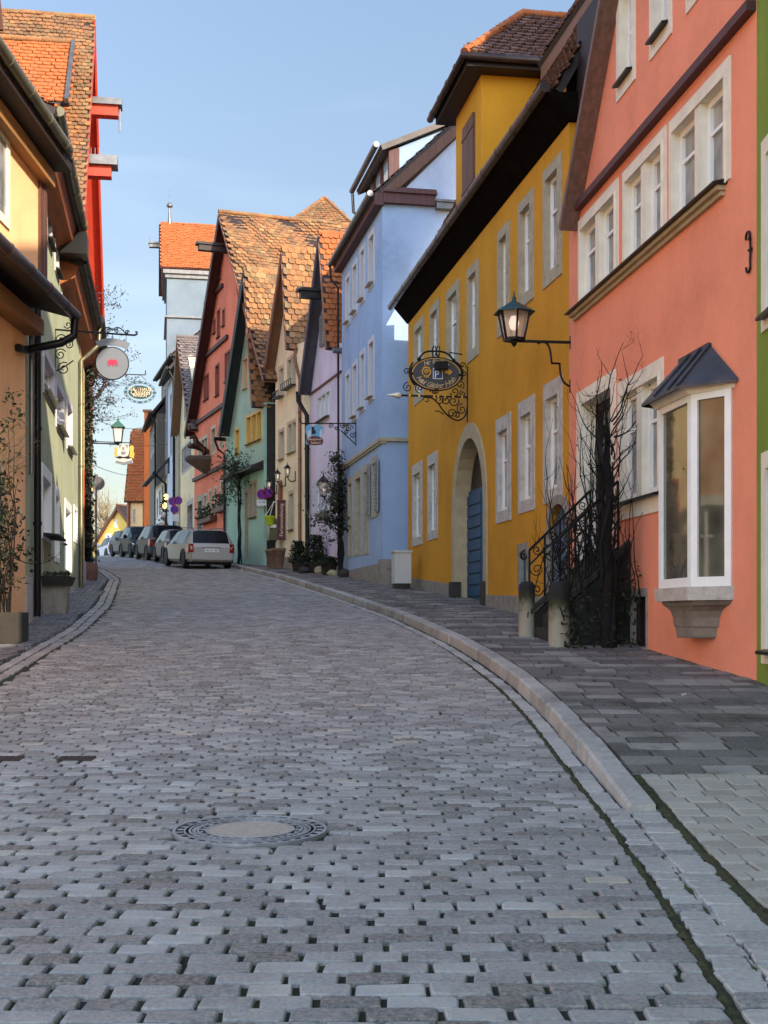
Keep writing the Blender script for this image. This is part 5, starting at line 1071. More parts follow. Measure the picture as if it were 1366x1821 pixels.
text_mesh('lettering', 'Wirtshaus', .095, M['creamtext'], ov, (c[0]-.01,-.042,c[2]+.04), (R(90),R(-4),0)); text_mesh('lettering', 'Stöberl', .095, M['creamtext'], ov, (c[0]+.02,-.042,c[2]-.06), (R(90),R(-4),0))
# --- elephant sign
t = wallroot('elephant_sign', 'round grey sign with a red elephant hanging from a scrolled iron arm at left', 'sign', H_['palegreen'], 98, 590, 'L')
k = H_['palegreen'].f.D(98)/F; P = lambda px, py: ((px-98)*k, 0, (590-py)*k)
q = MB(); q.tube([P(98,586), P(170,589), P(236,591)]+bez(P(236,591), P(243,590), P(241,585), 5)+[P(238,585)], .02, 6); q.beam(P(98,585), P(98,672), .028, .028); q.tube(bez(P(100,660), P(118,650), P(130,640), 8), .014, 5)
for c, r, a0, tn in ((P(120,577),7,R(200),1.2),(P(108,604),11,0,1.6),(P(122,612),8,R(90),-1.5),(P(107,630),11,R(30),1.6),(P(113,655),12,R(60),1.6),(P(125,600),9,R(180),1.2),(P(191,585),4,R(0),1.3),(P(205,585),4,R(180),-1.3),(P(224,586),4,R(0),1.3)): q.tube(scroll(c, r*k, a0, tn, X, Z), .012, 5)
q.tube(bez(P(176,588), P(190,572), P(198,584), 8)+bez(P(198,584), P(208,570), P(222,590), 8), .012, 5)
for a, b in ((P(174,590),P(174,602)),(P(222,592),P(222,604)),(P(178,617),P(183,628)),(P(222,617),P(216,626)),(P(198,590),P(198,600))): q.beam(a, b, .012, .012)
q.build('bracket', M['iron'], t)
M['greyboard'] = plain('grey_board', (.14,.15,.17,1), .5, 0, .05, 3)
q = MB(); up_ = bez(P(168,604.5), P(198,591), P(229,606), 10); lo = bez(P(224,617), P(198,606), P(173,615), 10); q.prism([(v.x, v.z) for v in up_+lo][::-1], -.012, .012); q.build('curved_board', M['greyboard'], t)
c = P(197.5,643); rr = 28.5*k; q = MB(); q.lathe([(0,-.015),(rr,-.015),(rr,.015),(0,.015)], c, 40, axis='y', smooth=False); d_ = q.build('round_board', M['greyboard'], t)
q = MB(); q.tube([Vector(c)+Vector((rr*math.cos(a_),0,rr*math.sin(a_))) for a_ in np.linspace(0, 2*math.pi, 41)], .018, 6); q.build('rim', M['iron'], d_)
E = [(-9,3),(-7,6),(-3,7.5),(2,7.2),(5,7),(7.5,6.5),(9,4),(9.5,0),(10.5,-4),(9.6,-4.2),(8.2,-1),(7.3,1),(6.4,-1),(7,-5),(5,-5),(4,-1.5),(2,-1.8),(1.6,-5),(-.6,-5),(-1,-1.8),(-3,-1.6),(-4.2,-5),(-6.4,-5),(-6,-1),(-8,-4.6),(-9.4,-4.2),(-7.8,0)]
q = MB(); q.prism([(c[0]+(a+.5)*k, c[2]+(b-.5)*k) for a, b in E], -.022, -.0155); q.build('elephant_figure', plain('crimson', (.35,.012,.05,1), .5), d_)
# --- green oval sign
t = wallroot('oval_green_sign', 'green oval inn sign ringed with leaves hanging below an iron rod beyond the elephant sign', 'sign', H_['narrow'], 153, 662, 'L')
k = H_['narrow'].f.D(153)/F; P = lambda px, py: ((px-153)*k, 0, (662-py)*k)
q = MB(); q.beam(P(153,663), P(257,663), .025, .025); q.beam(P(257,663), P(257,655), .03, .03); q.tube([P(248,663), P(238,673)], .008, 4); q.tube([P(248,663), P(258,673)], .008, 4); q.tube(bez(P(160,664), P(178,668), P(158,690), 8), .014, 5); q.build('bracket', M['iron'], t)
c = P(247.5,694.5); q = MB(); q.prism([(c[0]+20.5*k*math.cos(a_), c[2]+12*k*math.sin(a_)) for a_ in np.linspace(0, 2*math.pi, 36, endpoint=False)], -.015, .015); ov = q.build('oval_board', plain('bottle_green', (.008,.045,.03,1), .4), t)
for txt, dz, s_ in (('GASTHAUS', 5.2, .13), ('Quistel', -.4, .2), ('PENSION', -6.4, .1)): text_mesh('lettering', txt, s_, M['creamtext'], ov, (c[0],-.018,c[2]+dz*k), (R(90),0,0), shear=.2 if 'Q' in txt else 0)
q = MB()
for rr in (27, 24): q.tube([Vector(c)+Vector((rr*k*math.cos(a_),0,(rr-7.5)*k*math.sin(a_))) for a_ in np.linspace(0, 2*math.pi, 41)], .008, 4)
for i in range(16):
    a_ = 2*math.pi*i/16; p = Vector(c)+Vector((25.5*k*math.cos(a_),0,18*k*math.sin(a_))); d_ = .07 if i % 4 == 0 else .045
    q.hexa([p+Vector(v_)*d_ for v_ in ((-1,-.2,0),(0,-.2,-.6),(1,-.2,0),(0,-.2,.6),(-1,.2,0),(0,.2,-.6),(1,.2,0),(0,.2,.6))])
q.build('leaf_ring', plain('green_leafwork', (.02,.06,.07,1), .5), t)
# --- lion crest sign and the lantern in front of it
t = wallroot('crest_sign', 'white crest sign with golden lions and a banner, far up the street', 'sign', H_['tallred'], 160, 786, 'L')
k = H_['tallred'].f.D(160)/F; P = lambda px, py: ((px-160)*k, 0, (786-py)*k)
q = MB(); q.beam(P(158,785), P(236,786), .03, .03); q.beam(P(196,787), P(196,794), .015, .015); q.beam(P(232,787), P(232,794), .015, .015); q.build('bracket', M['iron'], t)
S_ = lambda pts: [(P(a,b)[0], P(a,b)[2]) for a, b in pts][::-1]
q = MB(); q.prism(S_([(209,789),(228,789),(229,800),(227,808),(218,814),(211,808),(209,800)]), -.02, .02); sh = q.build('shield', plain('ivory', (.42,.4,.36,1), .6), t)
for pts in ([(203,823),(205,812),(232,812),(236,822),(219,826)],): q = MB(); q.prism(S_(pts), -.025, .015); bn = q.build('banner', bpy.data.materials['ivory'], t)
q = MB(); q.prism(S_([(204,822),(206,818),(219,821),(233,817),(235,822),(219,826)]), -.03, -.025); q.build('banner_band', M['greyboard'], bn)
for nm, pts in (('lion_figure', [(203,812),(202,806),(204,800),(202,796),(205,793),(208,796),(207,803),(208,810)]), ('lion_figure', [(236,814),(229,811),(230,800),(229,793),(233,790),(237,793),(236,800),(238,806)])): q = MB(); q.prism(S_(pts), -.02, .02); q.build(nm, M['gold'], t)
for pts in ([(211,790),(217,789.5),(214,792),(212.5,797)],[(221,789.5),(227,790),(225,797),(224,792)],[(214.5,802),(222.5,802),(222,807),(215,807)],[(216.5,794),(220.5,794),(219.5,799.5),(217.5,799.5)],[(204,812.5),(212,810),(219,811.5),(226,810),(233,812.5),(227,815),(219,813.5),(211,815)]): q = MB(); q.prism(S_(pts), -.03, -.021); q.build('dark_charge', M['greyboard'] if pts[0][0] != 204 else M['iron'], sh)
t = wallroot('hanging_lantern', 'green roofed street lantern in front of the crest sign, high at left', 'street lamp', H_['tallred'], 149, 788, 'L')
k = H_['tallred'].f.D(149)/F; q = MB(); q.beam((0,0,0), (62*k,0,0), .04, .04); q.build('bracket', M['iron'], t); lantern(t, (60*k,-.0,.05), .62, .9, 4, 'lampgreen2' if M.setdefault('lampgreen2', plain('verdigris', (.04,.14,.1,1), .5, .2, .2)) else '', rot=R(45))
# --- prohibition signs
def disc(mb, c, r, y0, y1, n=28): mb.lathe([(0,y0),(r,y0),(r,y1),(0,y1)], c, n, axis='y', smooth=False)
D = 46.5; pz = float(RZ(D))+.03; o = empty('sign_post', ((171-CX)/F*D, D, pz), R(10), 'grey pole with a round traffic sign seen from behind at the left footway', 'traffic sign'); k = D/F
q = MB(); q.tube([(0,0,-.2), (0,0,3.45)], .035, 8); q.build('pole', M['zinc'], o)
q = MB(); disc(q, (.06,-.05,3.12), .245, -.01, .01); pl = q.build('sign_plate', plain('grey_violet_plate', (.1,.085,.1,1), .5, .3), o)
for dx in (-.07, .07): q = MB(); q.prism([(.06+dx-.018,2.98),(.06+dx+.018,2.98),(.06+dx+.018,3.17),(.06+dx+.05,3.17),(.06+dx,3.27),(.06+dx-.05,3.17),(.06+dx-.018,3.17)], -.066, -.061); q.build('arrow_mark', M['zinc'], pl)
t = wallroot('no_parking_signs', 'pair of round red-blue no stopping signs with white plate at sage house corner', 'traffic sign', H_['sage'], 468, 880)
t.location = H_['sage'].f.w(H_['sage'].f.L+.1, 0, H_['sage'].f.z(468, 880)); k = 49/F; M['signred'] = plain('sign_red', (.42,.02,.1,1), .4); M['signblue'] = plain('sign_blue', (.11,.03,.3,1), .4)
q = MB(); q.beam((0,0,-.65), (0,0,.3), .04, .04); q.beam((-.02,0,-.5), (-.3,0,-.5), .02, .02); q.build('post', M['zinc'], t)
for cx_, cz_, r_ in ((-6*k, .0, .19), (5*k, .06, .21)):
    q = MB(); disc(q, (cx_,-.05,cz_), r_, -.01, .01); s_ = q.build('sign_disc', M['signblue'], t)
    q = MB(); q.tube([Vector((cx_+(r_-.018)*math.cos(a_),-.062,cz_+(r_-.018)*math.sin(a_))) for a_ in np.linspace(0, 2*math.pi, 33)], .018, 5); q.beam((cx_-r_*.68,-.062,cz_+r_*.68), (cx_+r_*.68,-.062,cz_-r_*.68), .035, .01, up=(0,1,0)); q.build('red_ring', M['signred'], s_)
q = MB(); q.box(-6*k-.19, -6*k+.19, -.06, -.045, -.43, -.22); pl = q.build('plate', M['white'], t); text_mesh('lettering', 'HALTEN', .08, M['iron'], pl, (-6*k,-.062,-.3), (R(90),0,0))
# --- wall lanterns
def wall_lamp(h, px, py, label, side='R', s=.33, out=.3, lit=0, group=None, roof='blackmetal'):
    t = wallroot('wall_lantern', label, 'wall lamp', h, px, py, side, group); sg = -1 if side == 'R' else 1
    q = MB(); q.tube([(0,0,.0)]+bez((0,0,-.1), (sg*out*.6,0,-.28), (sg*out,0,-.02), 8), .02, 5); q.box(-.02, .02, -.05, .05, -.15, .2); q.build('bracket', M['iron'], t); lantern(t, (sg*out,0,0), s*.75, s*1.5, 6, roof, lit)
G_ = 'black wall lanterns on the cream house'
wall_lamp(H_['cream'], 508, 857, 'black wall lantern on the cream house, middle one above the door', group=G_); wall_lamp(H_['cream'], 526, 848, 'black wall lantern on the cream house, highest and nearest of three', group=G_); wall_lamp(H_['cream'], 492.5, 871, 'black wall lantern at the far edge of the cream house beside the sage wall', group=G_)
wall_lamp(H_['lavender'], 592, 883, 'black upright lantern on a curled bracket before the vine at the lavender house', s=.5, out=.3)
wall_lamp(H_['narrow'], 152, 876, 'small lit wall lantern beside the ivy column at left', 'L', s=.26, out=.2, lit=1, roof='lampgreen2')
# --- hanging shop board, oval plaque, mailbox, pot on the cream house
t = wallroot('shop_board', 'tall narrow brown board with pale vertical lettering beside the cream house door', 'sign', H_['cream'], 508.5, 925)
q = MB(); q.box(-.32, -.02, -.02, .02, -.72, .72); bd = q.build('board', plain('maroon_board', (.09,.03,.03,1), .6), t); text_mesh('lettering', 'Ferienwohnung', .19, M['creamtext'], bd, (-.17,-.024,0), (R(90),R(-90),0)); q = MB(); q.beam((-.34,0,.68), (0,0,.68), .03, .05); q.beam((-.34,0,-.68), (0,0,-.68), .03, .05); q.build('bracket', M['iron'], t)
t = wallroot('wall_plaque', 'slim rust coloured oval plaque above the cream house door', 'plaque', H_['cream'], 501.5, 876)
q = MB(); q.prism([(-.06+.07*math.cos(a_), .44*math.sin(a_)) for a_ in np.linspace(0, 2*math.pi, 20, endpoint=False)], -.12, .12); q.build('plaque_board', plain('rust_plaque', (.2,.07,.03,1), .6), t); q = MB(); q.beam((0,0,0), (-.06,0,0), .03, .03); q.build('peg', M['iron'], t)
t = wallroot('hanging_pot', 'yellow green flower pot hanging on wires at the cream house corner', 'flower pot', H_['cream'], 491.5, 905)
q = MB(); q.lathe([(.14,0),(.2,.3),(.22,.32),(.2,.34),(0,.33)], (-.28,-.1,-.62), 12); pt_ = q.build('pot', plain('lime_pot', (.4,.5,.02,1), .4), t); q = MB(); q.tube([(-.1,0,.25), (-.28,-.1,-.3)], .012, 4); q.tube([(-.1,0,.25), (-.45,-.1,-.3)], .012, 4); q.tube([(0,0,.27), (-.12,0,.25)], .02, 4); q.build('wires', M['white'], t)
t = wallroot('letter_box', 'dark letter box on the cream house corner under the lime pot', 'letter box', H_['cream'], 491, 943)
q = MB(); q.box(-.3, 0, -.2, .2, -.38, .3); q.hexa([(-.34,-.24,.3),(.0,-.24,.3),(.0,.24,.3),(-.34,.24,.3),(-.3,-.2,.38),(.0,-.2,.42),(.0,.2,.42),(-.3,.2,.38)]); bx = q.build('case', M['olivezinc'], t); q = MB(); q.box(-.27, -.05, -.215, -.2, .08, .2); q.build('flap', M['white'], bx)
# --- iron wall anchor on the salmon house, alarm box
t = wallroot('wall_anchor', 'wrought iron S shaped wall anchor on the salmon house beside the green house', 'wall anchor', H_['salmon'], 1336, 445)
u_ = H_['salmon'].f; t.rotation_euler.z = u_.ang(); k = 12.7/F; q = MB(); q.tube(scroll((-.03,-.02,.14), .055, R(200), -.7, X, Z, 8, .8)+[(.02,-.02,.12),(.03,-.02,.0),(.02,-.02,-.1)]+scroll((-.03,-.02,-.16), .055, R(20), -.6, X, Z, 8, .8), .012, 6); q.beam((-.02,-.02,0), (.06,-.02,0), .02, .02); q.build('anchor', M['iron'], t)
t = wallroot('wall_bell', 'small black bell box on the salmon wall right of the climbing stems', 'bell box', H_['salmon'], 1115, 998); t.rotation_euler.z = H_['salmon'].f.ang(); q = MB(); q.box(-.045, .045, -.09, 0, -.08, .08); q.lathe([(0,-.1),(.03,-.1),(.035,-.07),(0,-.07)], (0,-.02,.02), 10, axis='y'); q.build('case', M['iron'], t)
# --- grey cabinet
D = 30.9; p = PX(714, 1032, D); z = float(PZ(D)); o = empty('utility_cabinet', (p.x, D, z), H_['ochre'].f.ang(), 'pale grey utility cabinet on the pavement where blue and ochre houses meet', 'cabinet')
q = MB(); q.box(-.22, .22, -.2, .2, .12, .86); cb = q.build('case', plain('cabinet_grey', (.5,.49,.47,1), .5, 0, .05), o); q = MB(); q.box(-.25, .25, -.23, .23, .86, .9); q.build('lid', bpy.data.materials['cabinet_grey'], o); q = MB(); q.box(-.2, .2, -.18, .18, -.1, .12); q.build('plinth', M['drk_st'], o)
# --- litter
for i, (px, py, D, lb) in enumerate(((1219, 1210, 11.2, 'crumpled white paper scrap on the dark slabs of the right footway'), (897, 1204, 13.9, 'small white paper scrap in the gutter at the foot of the kerb'))):
    p = PX(px, py, D); z = float(PZ(D) if i == 0 else RZ(D))+.012; q = MB()
    for k in range(5): c = Vector((random.uniform(-.02,.02), random.uniform(-.02,.02), .01+random.random()*.012)); q.quad(c+Vector((-.022,-.01,0)), c+Vector((.018,-.018,.008)), c+Vector((.022,.014,-.004)), c+Vector((-.012,.02,.01)))
    tag(q.build('paper_scrap', plain('paper%d' % i, (.8,.78,.76,1), .8), loc=(p.x, D, z)), lb, 'litter', 'white paper scraps')
# --- street cables
def cable(a, b, sag, label, r=.012):
    a, b = Vector(a), Vector(b); q = MB(); q.tube([a.lerp(b, t_)-Vector((0,0,sag*4*t_*(1-t_))) for t_ in np.linspace(0, 1, 14)], r, 4); tag(q.build('street_cable', M['iron']), label, 'cable', 'thin cables across the street')
cable(PX(160,786,50), PX(300,790,70), .12, 'taut dark cable crossing the street at the height of the crest sign'); cable(PX(168,745,44), PX(258,758,90), .25, 'thin sagging cable above the far green roofed lantern'); cable(PX(160,824,48), PX(262,842,95), .3, 'lowest thin cable crossing below the crest sign')
# --- horse statue on a stone console at the red inn
t = wallroot('horse_statue', 'dark bronze rearing horse statue on a carved stone console at the red inn', 'statue', H_['red'], 372, 820)
k = H_['red'].f.D(372)/F; P = lambda px, py, y=0: Vector(((px-372)*k, y, (820-py)*k))
q = MB(); r0 = [(P(330,813).x,-.32),(0,-.5),(0,.5),(P(330,813).x,.32)]
def rr_(s_, py): z = (820-py)*k; return [(x*s_, y*s_, z) for x, y in r0]
L_ = [rr_(.2,843), rr_(.55,833), rr_(.9,822), rr_(.98,819), rr_(1,814), rr_(.85,812)]
for a, b in zip(L_, L_[1:]):
    for i in range(4): q.quad(a[i], a[(i+1) % 4], b[(i+1) % 4], b[i])
q.poly(L_[-1]); q.poly(L_[0][::-1]); q.build('console', stone('carved_console', (.11,.085,.055,1), .5, 9), t)
V = [P(365,800), P(358,797), P(350,791), P(347,784), P(345,778), P(340,779), P(336.5,782), P(344,793,-.12), P(339,792,-.14), P(336,796,-.14), P(343,796,.12), P(337,797,.14), P(335,792,.14), P(363,805,-.14), P(360,808,-.15), P(361,813,-.15), P(366,806,.14), P(364,809,.15), P(366,813,.15), P(369,799), P(371,803), P(369,809)]
EE = [(0,1),(1,2),(2,3),(3,4),(4,5),(5,6),(2,7),(7,8),(8,9),(2,10),(10,11),(11,12),(0,13),(13,14),(14,15),(0,16),(16,17),(17,18),(0,19),(19,20),(20,21)]
RA = [.17,.16,.17,.12,.11,.07,.045,.09,.05,.035,.09,.05,.035,.1,.055,.04,.1,.055,.04,.05,.06,.03]
me = bpy.data.meshes.new('horse'); me.from_pydata([tuple(v_) for v_ in V], EE, []); ho = bpy.data.objects.new('horse', me); C.objects.link(ho); ho.parent = t
md = ho.modifiers.new('skin', 'SKIN'); [setattr(v_, 'radius', (r_, r_)) for v_, r_ in zip(me.skin_vertices[0].data, RA)]; me.skin_vertices[0].data[0].use_root = True; ho.modifiers.new('sub', 'SUBSURF').render_levels = 2; ho.modifiers['sub'].levels = 1
me.materials.append(plain('dark_bronze', (.05,.02,.01,1), .4, .5, .3))
q = MB(); q.prism([(P(a,b).x, P(a,b).z) for a, b in ((344,774),(348,775),(352,781),(353,787),(350,789),(348,782))][::-1], -.05, .05); q.build('mane', bpy.data.materials['dark_bronze'], ho)
# --- entrance stair of the salmon house: rises from the footway towards the wall
f = H_['salmon'].f; zb = f.zb
uD = lambda D_: (19.3-D_)/abs(f.d.y)
u0, u1 = uD(17.6), uD(16.5); run, n = .95, 6
o = empty('entrance_stair', f.w(0,0,0), f.ang(), 'dark mossy stone entrance stair with iron railing at the salmon house door', 'stair'); o.location.z = zb
zp = float(PZ(16.8))-zb; zl = 1.86-zb; M['mossy'] = stone('mossy_steps', (.022,.022,.012,1), .4, 4)
q = MB()
for i in range(n): y0 = -run+run*i/(n+2); q.box(u0, u1, y0, -.02, zp-.6 if i == 0 else zp+(zl-zp)*i/n, zp+(zl-zp)*(i+1)/n)
q.build('steps', M['mossy'], o)
for a, b in ((u1+.004, u1+.17), (u0-.12, u0-.004)):
    q = MB(); q.hexa([(a,-run-.05,zp-.7),(b,-run-.05,zp-.7),(b,-.02,zp-.7),(a,-.02,zp-.7),(a,-run-.05,zp+.3),(b,-run-.05,zp+.3),(b,-.02,zl+.12),(a,-.02,zl+.12)]); q.build('cheek_wall', stone('black_wall%d' % int(a*10), (.008,.0075,.005,1), .4, 4), o)
    q = MB(); q.hexa([(a-.03,-run-.1,zp+.3),(b+.03,-run-.1,zp+.3),(b+.03,-.02,zl+.13),(a-.03,-.02,zl+.13),(a-.03,-run-.1,zp+.37),(b+.03,-run-.1,zp+.37),(b+.03,-.02,zl+.21),(a-.03,-.02,zl+.21)]); q.build('coping', M['mossy'], o)
def bollard(u, y, hh, w_, label):
    p = f.w(u, y, 0); p.z = float(PZ(p.y)); b_ = empty('stone_bollard', p, 0, label, 'bollard', 'stone bollards at the stair')
    q = MB(); r = w_/2; q.lathe([(r,-.25),(r*1.02,hh*.2),(r*.98,hh*.7),(r*1.05,hh*.74),(r*1.0,hh*.93),(r*.7,hh),(0,hh*1.01)], (0,0,0), 10)
    m_, n_, l_, bb = newmat('stained_stone'); tc = n_.new('ShaderNodeTexCoord'); sp = n_.new('ShaderNodeSeparateXYZ'); l_.new(tc.outputs['Object'], sp.inputs[0]); ad = n_.new('ShaderNodeMath'); ad.operation = 'MULTIPLY_ADD'; l_.new(noise(n_, l_, 6, 5), ad.inputs[0]); ad.inputs[1].default_value = .45; l_.new(sp.outputs[2], ad.inputs[2])
    l_.new(ramp(n_, l_, ad.outputs[0], [(.2, (.3,.27,.21)), (.55, (.26,.235,.17)), (.72, (.05,.05,.02)), (.85, (.012,.011,.009))]), bb.inputs['Base Color']); bb.inputs['Roughness'].default_value = .9
    q.build('shaft', m_, b_)
bollard(u1+.22, -run-.0, .8, .27, 'weathered pale stone bollard with a dark cap at the foot of the stair'); bollard(u0-.08, -run-.08, .74, .22, 'darker stone bollard beyond the stair rail')
def rail(u, za, y0, y1, sl):
    q = MB(); zt = lambda y: za+sl*(y-y0)
    for dz, w_ in ((.94,.035),(.74,.022),(.1,.025)): q.beam((u,y0,zt(y0)+dz), (u,y1,zt(y1)+dz), .022, w_)
    L = y1-y0; m_ = 4; Y = (0,1,0)
    for i in range(m_+1):
        y = y0+L*i/m_; q.beam((u,y,zt(y)-(.5 if i == 0 else .05)), (u,y,zt(y)+.94), .026, .026)
        if i < m_:
            c = y+L/m_/2
            for cz_, r_, a_ in ((.84,.07,0),(.58,.1,180),(.3,.09,0)): q.tube(scroll((u,c,zt(c)+cz_), r_, R(a_), 1.5 if a_ else -1.5, Y, Z, 14), .008, 4)
            q.tube(bez((u,y,zt(y)+.12), (u,c,zt(c)+.45), (u,y+L/m_,zt(y+L/m_)+.7), 8), .008, 4)
    q.tube(scroll((u,y0-.06,zt(y0)+.86), .08, R(90), .8, Y, Z, 10), .016, 5); return q.build('railing', M['iron'], o)
sl = (zl-zp-.15)/run; rail(u1+.08, zp+.28, -run-.05, -.15, sl); rail(u0-.06, zp+.28, -run-.05, -.15, sl)
# ======================= plants
M['twig'] = plain('brown_twigs', (.05,.035,.024,1), .9, 0, .3, 20); M['paletwig'] = plain('pale_twigs', (.2,.15,.09,1), .9, 0, .3, 20)
M['leafgrey'] = tinted('greyish_leaves', [(0, (.02,.018,.016)), (.5, (.12,.1,.085)), (1, (.3,.27,.23))], .8, 30, .2, .004, .2); M['darkleaf'] = tinted('dark_leaves', [(0, (.003,.005,.003)), (.6, (.009,.014,.006)), (1, (.026,.036,.012))], .6, 30, .2, .004, .2)
M['budleaf'] = tinted('bud_leaves', [(0, (.02,.02,.025)), (.5, (.045,.04,.05)), (1, (.11,.1,.13))], .8, 30, .2, .004, .2)
rn = random.Random(11)
def grow(mb, p, d, r, L, lev, tips, bend=.35, up=.15, seg=5, kids=(2,4), shrink=.62, flat=1.0):
    """one woody stem with side branches; ends are collected in tips"""
    pts = [Vector(p)]; rs = [r]; d = Vector(d).normalized()
    for i in range(seg):
        d = (d+Vector((rn.gauss(0,bend), rn.gauss(0,bend)*flat, rn.gauss(0,bend)+up))).normalized(); pts.append(pts[-1]+d*L/seg); rs.append(r*(1-.75*(i+1)/seg))
    mb.tube(pts, rs, 5 if r > .008 else 3, 0, False)
    tips += pts[2:]
    if lev > 0:
        for k in range(rn.randint(*kids)):
            i = rn.randint(1, seg); a = Vector((rn.gauss(0,1), rn.gauss(0,1)*flat, rn.gauss(.3,.8))).normalized(); grow(mb, pts[i], (d*.6+a).normalized(), rs[i]*.7+.001, L*shrink*rn.uniform(.6,1.1), lev-1, tips, bend, up, seg, kids, shrink, flat)
def leaf(mb, c, s):
    d = Vector((rn.gauss(0,1), rn.gauss(0,1), rn.gauss(0,1))).normalized(); e = d.orthogonal().normalized(); e.rotate(Matrix.Rotation(rn.uniform(0,6.28), 3, d)); n_ = d.cross(e)*.25
    mb.add([c-d*s, c+e*s*.5+n_*s, c+d*s, c-e*s*.5+n_*s], [(0,1,2,3)], 0, rn.random())
def leaves(tips, n, s, spread):
    q = MB()
    for i in range(n): c = rn.choice(tips); leaf(q, Vector(c)+Vector((rn.gauss(0,spread), rn.gauss(0,spread), rn.gauss(0,spread))), s*rn.uniform(.5,1.2))
    return q
# --- bare climber at the salmon stair
f = H_['salmon'].f; b0 = f.w((19.3-16.0)/abs(f.d.y)+.02, -.42, 0); b0.z = float(PZ(b0.y))
o = empty('bare_climber', b0, f.ang(), 'thick dark trunk with bare climbing stems beside the salmon house door', 'climbing plant')
kk = b0.y/F; q = MB(); tips = []; H = 3.05
tr = [Vector((rn.gauss(0,.02), rn.gauss(0,.02), H*i/9-.1)) for i in range(10)]; q.tube(tr, [.085,.08,.075,.07,.065,.06,.05,.04,.025,.01], 8)
for i in range(5): a = rn.uniform(0, 6.3); q.tube([p+Vector((.09*math.cos(a+j*.5), .09*math.sin(a+j*.5), 0)) for j, p in enumerate(tr[:8])], [.03,.03,.028,.025,.022,.02,.015,.01], 5)
for i in range(46): zz = rn.uniform(.5, H*.92); sd = -1 if rn.random() < .6 else 1; a_ = rn.uniform(.15,.8); grow(q, (sd*.05,rn.gauss(0,.05),zz), (sd*a_, rn.gauss(0,.25), rn.uniform(.3,1)), rn.uniform(.009,.014), rn.uniform(.8,1.7)*(1 if sd < 0 else .65), 2, tips, .2, .14, 9, (1,3), .42)
for i in range(34): sd = -1 if rn.random() < .75 else 1; x = sd*rn.uniform(.05,.75 if sd < 0 else .28); yy = .38-rn.random()*.9; grow(q, (x, yy, rn.uniform(.3,1.1)), (rn.gauss(sd*.25,.25), rn.gauss(0,.12), 1), .010, rn.uniform(1.1,2.1), 1, tips, .13, .2, 10, (2,4), .3)
q.build('stems', M['bark'], o)
q = MB()
for i in range(300): t_ = rn.random(); leaf(q, Vector((rn.gauss(0,.1), (.4-.95*t_), .0+rn.random()**1.3*(1.15-.6*t_))), .036)
for i in range(60): leaf(q, Vector(rn.choice(tips)), .022)
q.build('foliage', M['darkleaf'], o)
# --- rose in a stone planter, left edge
D = 17.6; px_ = 12; z = float(RZ(D))+.02; o = empty('stone_planter', ((16-CX)/F*D, D, z), 0, 'rectangular mossy stone planter against the orange house at the left edge', 'planter')
q = MB(); 
for x0, x1, y0, y1 in ((-.5,.2,-.25,-.18),(-.5,.2,.18,.25),(-.5,-.43,-.18,.18),(.13,.2,-.18,.18)): q.box(x0, x1, y0, y1, -.1, .42)
q.build('trough', M['drk_st'], o); q = MB(); q.box(-.43, .13, -.18, .18, .2, .37); q.build('soil', M['soil'], o)
r_ = empty('climbing_rose', ((10-CX)/F*D, D, z+.36), 0, 'straggly climbing rose with sparse dark leaves growing from the left planter', 'climbing plant'); q = MB(); tips = []
for i in range(13): grow(q, (rn.uniform(-.22,.08), rn.uniform(-.1,.1), 0), (rn.gauss(.0,.12), rn.gauss(0,.08), 1), .014, rn.uniform(1.2,2.7), 2, tips, .13, .22, 9, (2,4), .32)
q.build('stems', M['bark'], r_); up_ = [t_ for t_ in tips if t_.z > 1.1]; lw = [t_ for t_ in tips if t_.z <= 1.1]
leaves(up_, 1000, .05, .08).build('foliage', M['darkleaf'], r_); q = leaves(lw, 420, .045, .06); q.build('lower_foliage', M['darkleaf'], r_)
q = MB(); tp = []
for i in range(22): grow(q, (rn.uniform(-.3,.1), rn.uniform(-.1,.1), rn.uniform(1.9,2.5)), (rn.gauss(.55,.5), rn.gauss(0,.2), rn.gauss(.15,.4)), .007, rn.uniform(.3,.6), 1, tp, .3, .0, 5, (2,4), .6)
q.build('dry_shoots', M['paletwig'], r_)
# --- old stone trough
D = 23.6; z = float(RZ(D))+.03; p = PX(104, 1110, D); o = empty('stone_trough', (p.x, D, z), R(8), 'old stone trough on a block foot in front of the pale green house', 'planter')
q = MB(); q.hexa([(-.24,-.28,-.1),(.16,-.28,-.1),(.16,.28,-.1),(-.24,.28,-.1),(-.26,-.3,.5),(.18,-.3,.5),(.18,.3,.5),(-.26,.3,.5)]); q.build('foot', M['pale_st'], o); q = MB(); q.hexa([(-.26,-.4,.5),(.2,-.4,.5),(.2,.5,.5),(-.26,.5,.5),(-.3,-.45,.66),(.26,-.45,.66),(.26,.55,.66),(-.3,.55,.66)]); q.build('basin', M['drk_st'], o)
q = MB(); [leaf(q, Vector((rn.uniform(-.24,.2), rn.uniform(-.4,.5), .67+rn.random()*.08)), .03) for i in range(160)]; q.build('moss', M['darkleaf'], o)
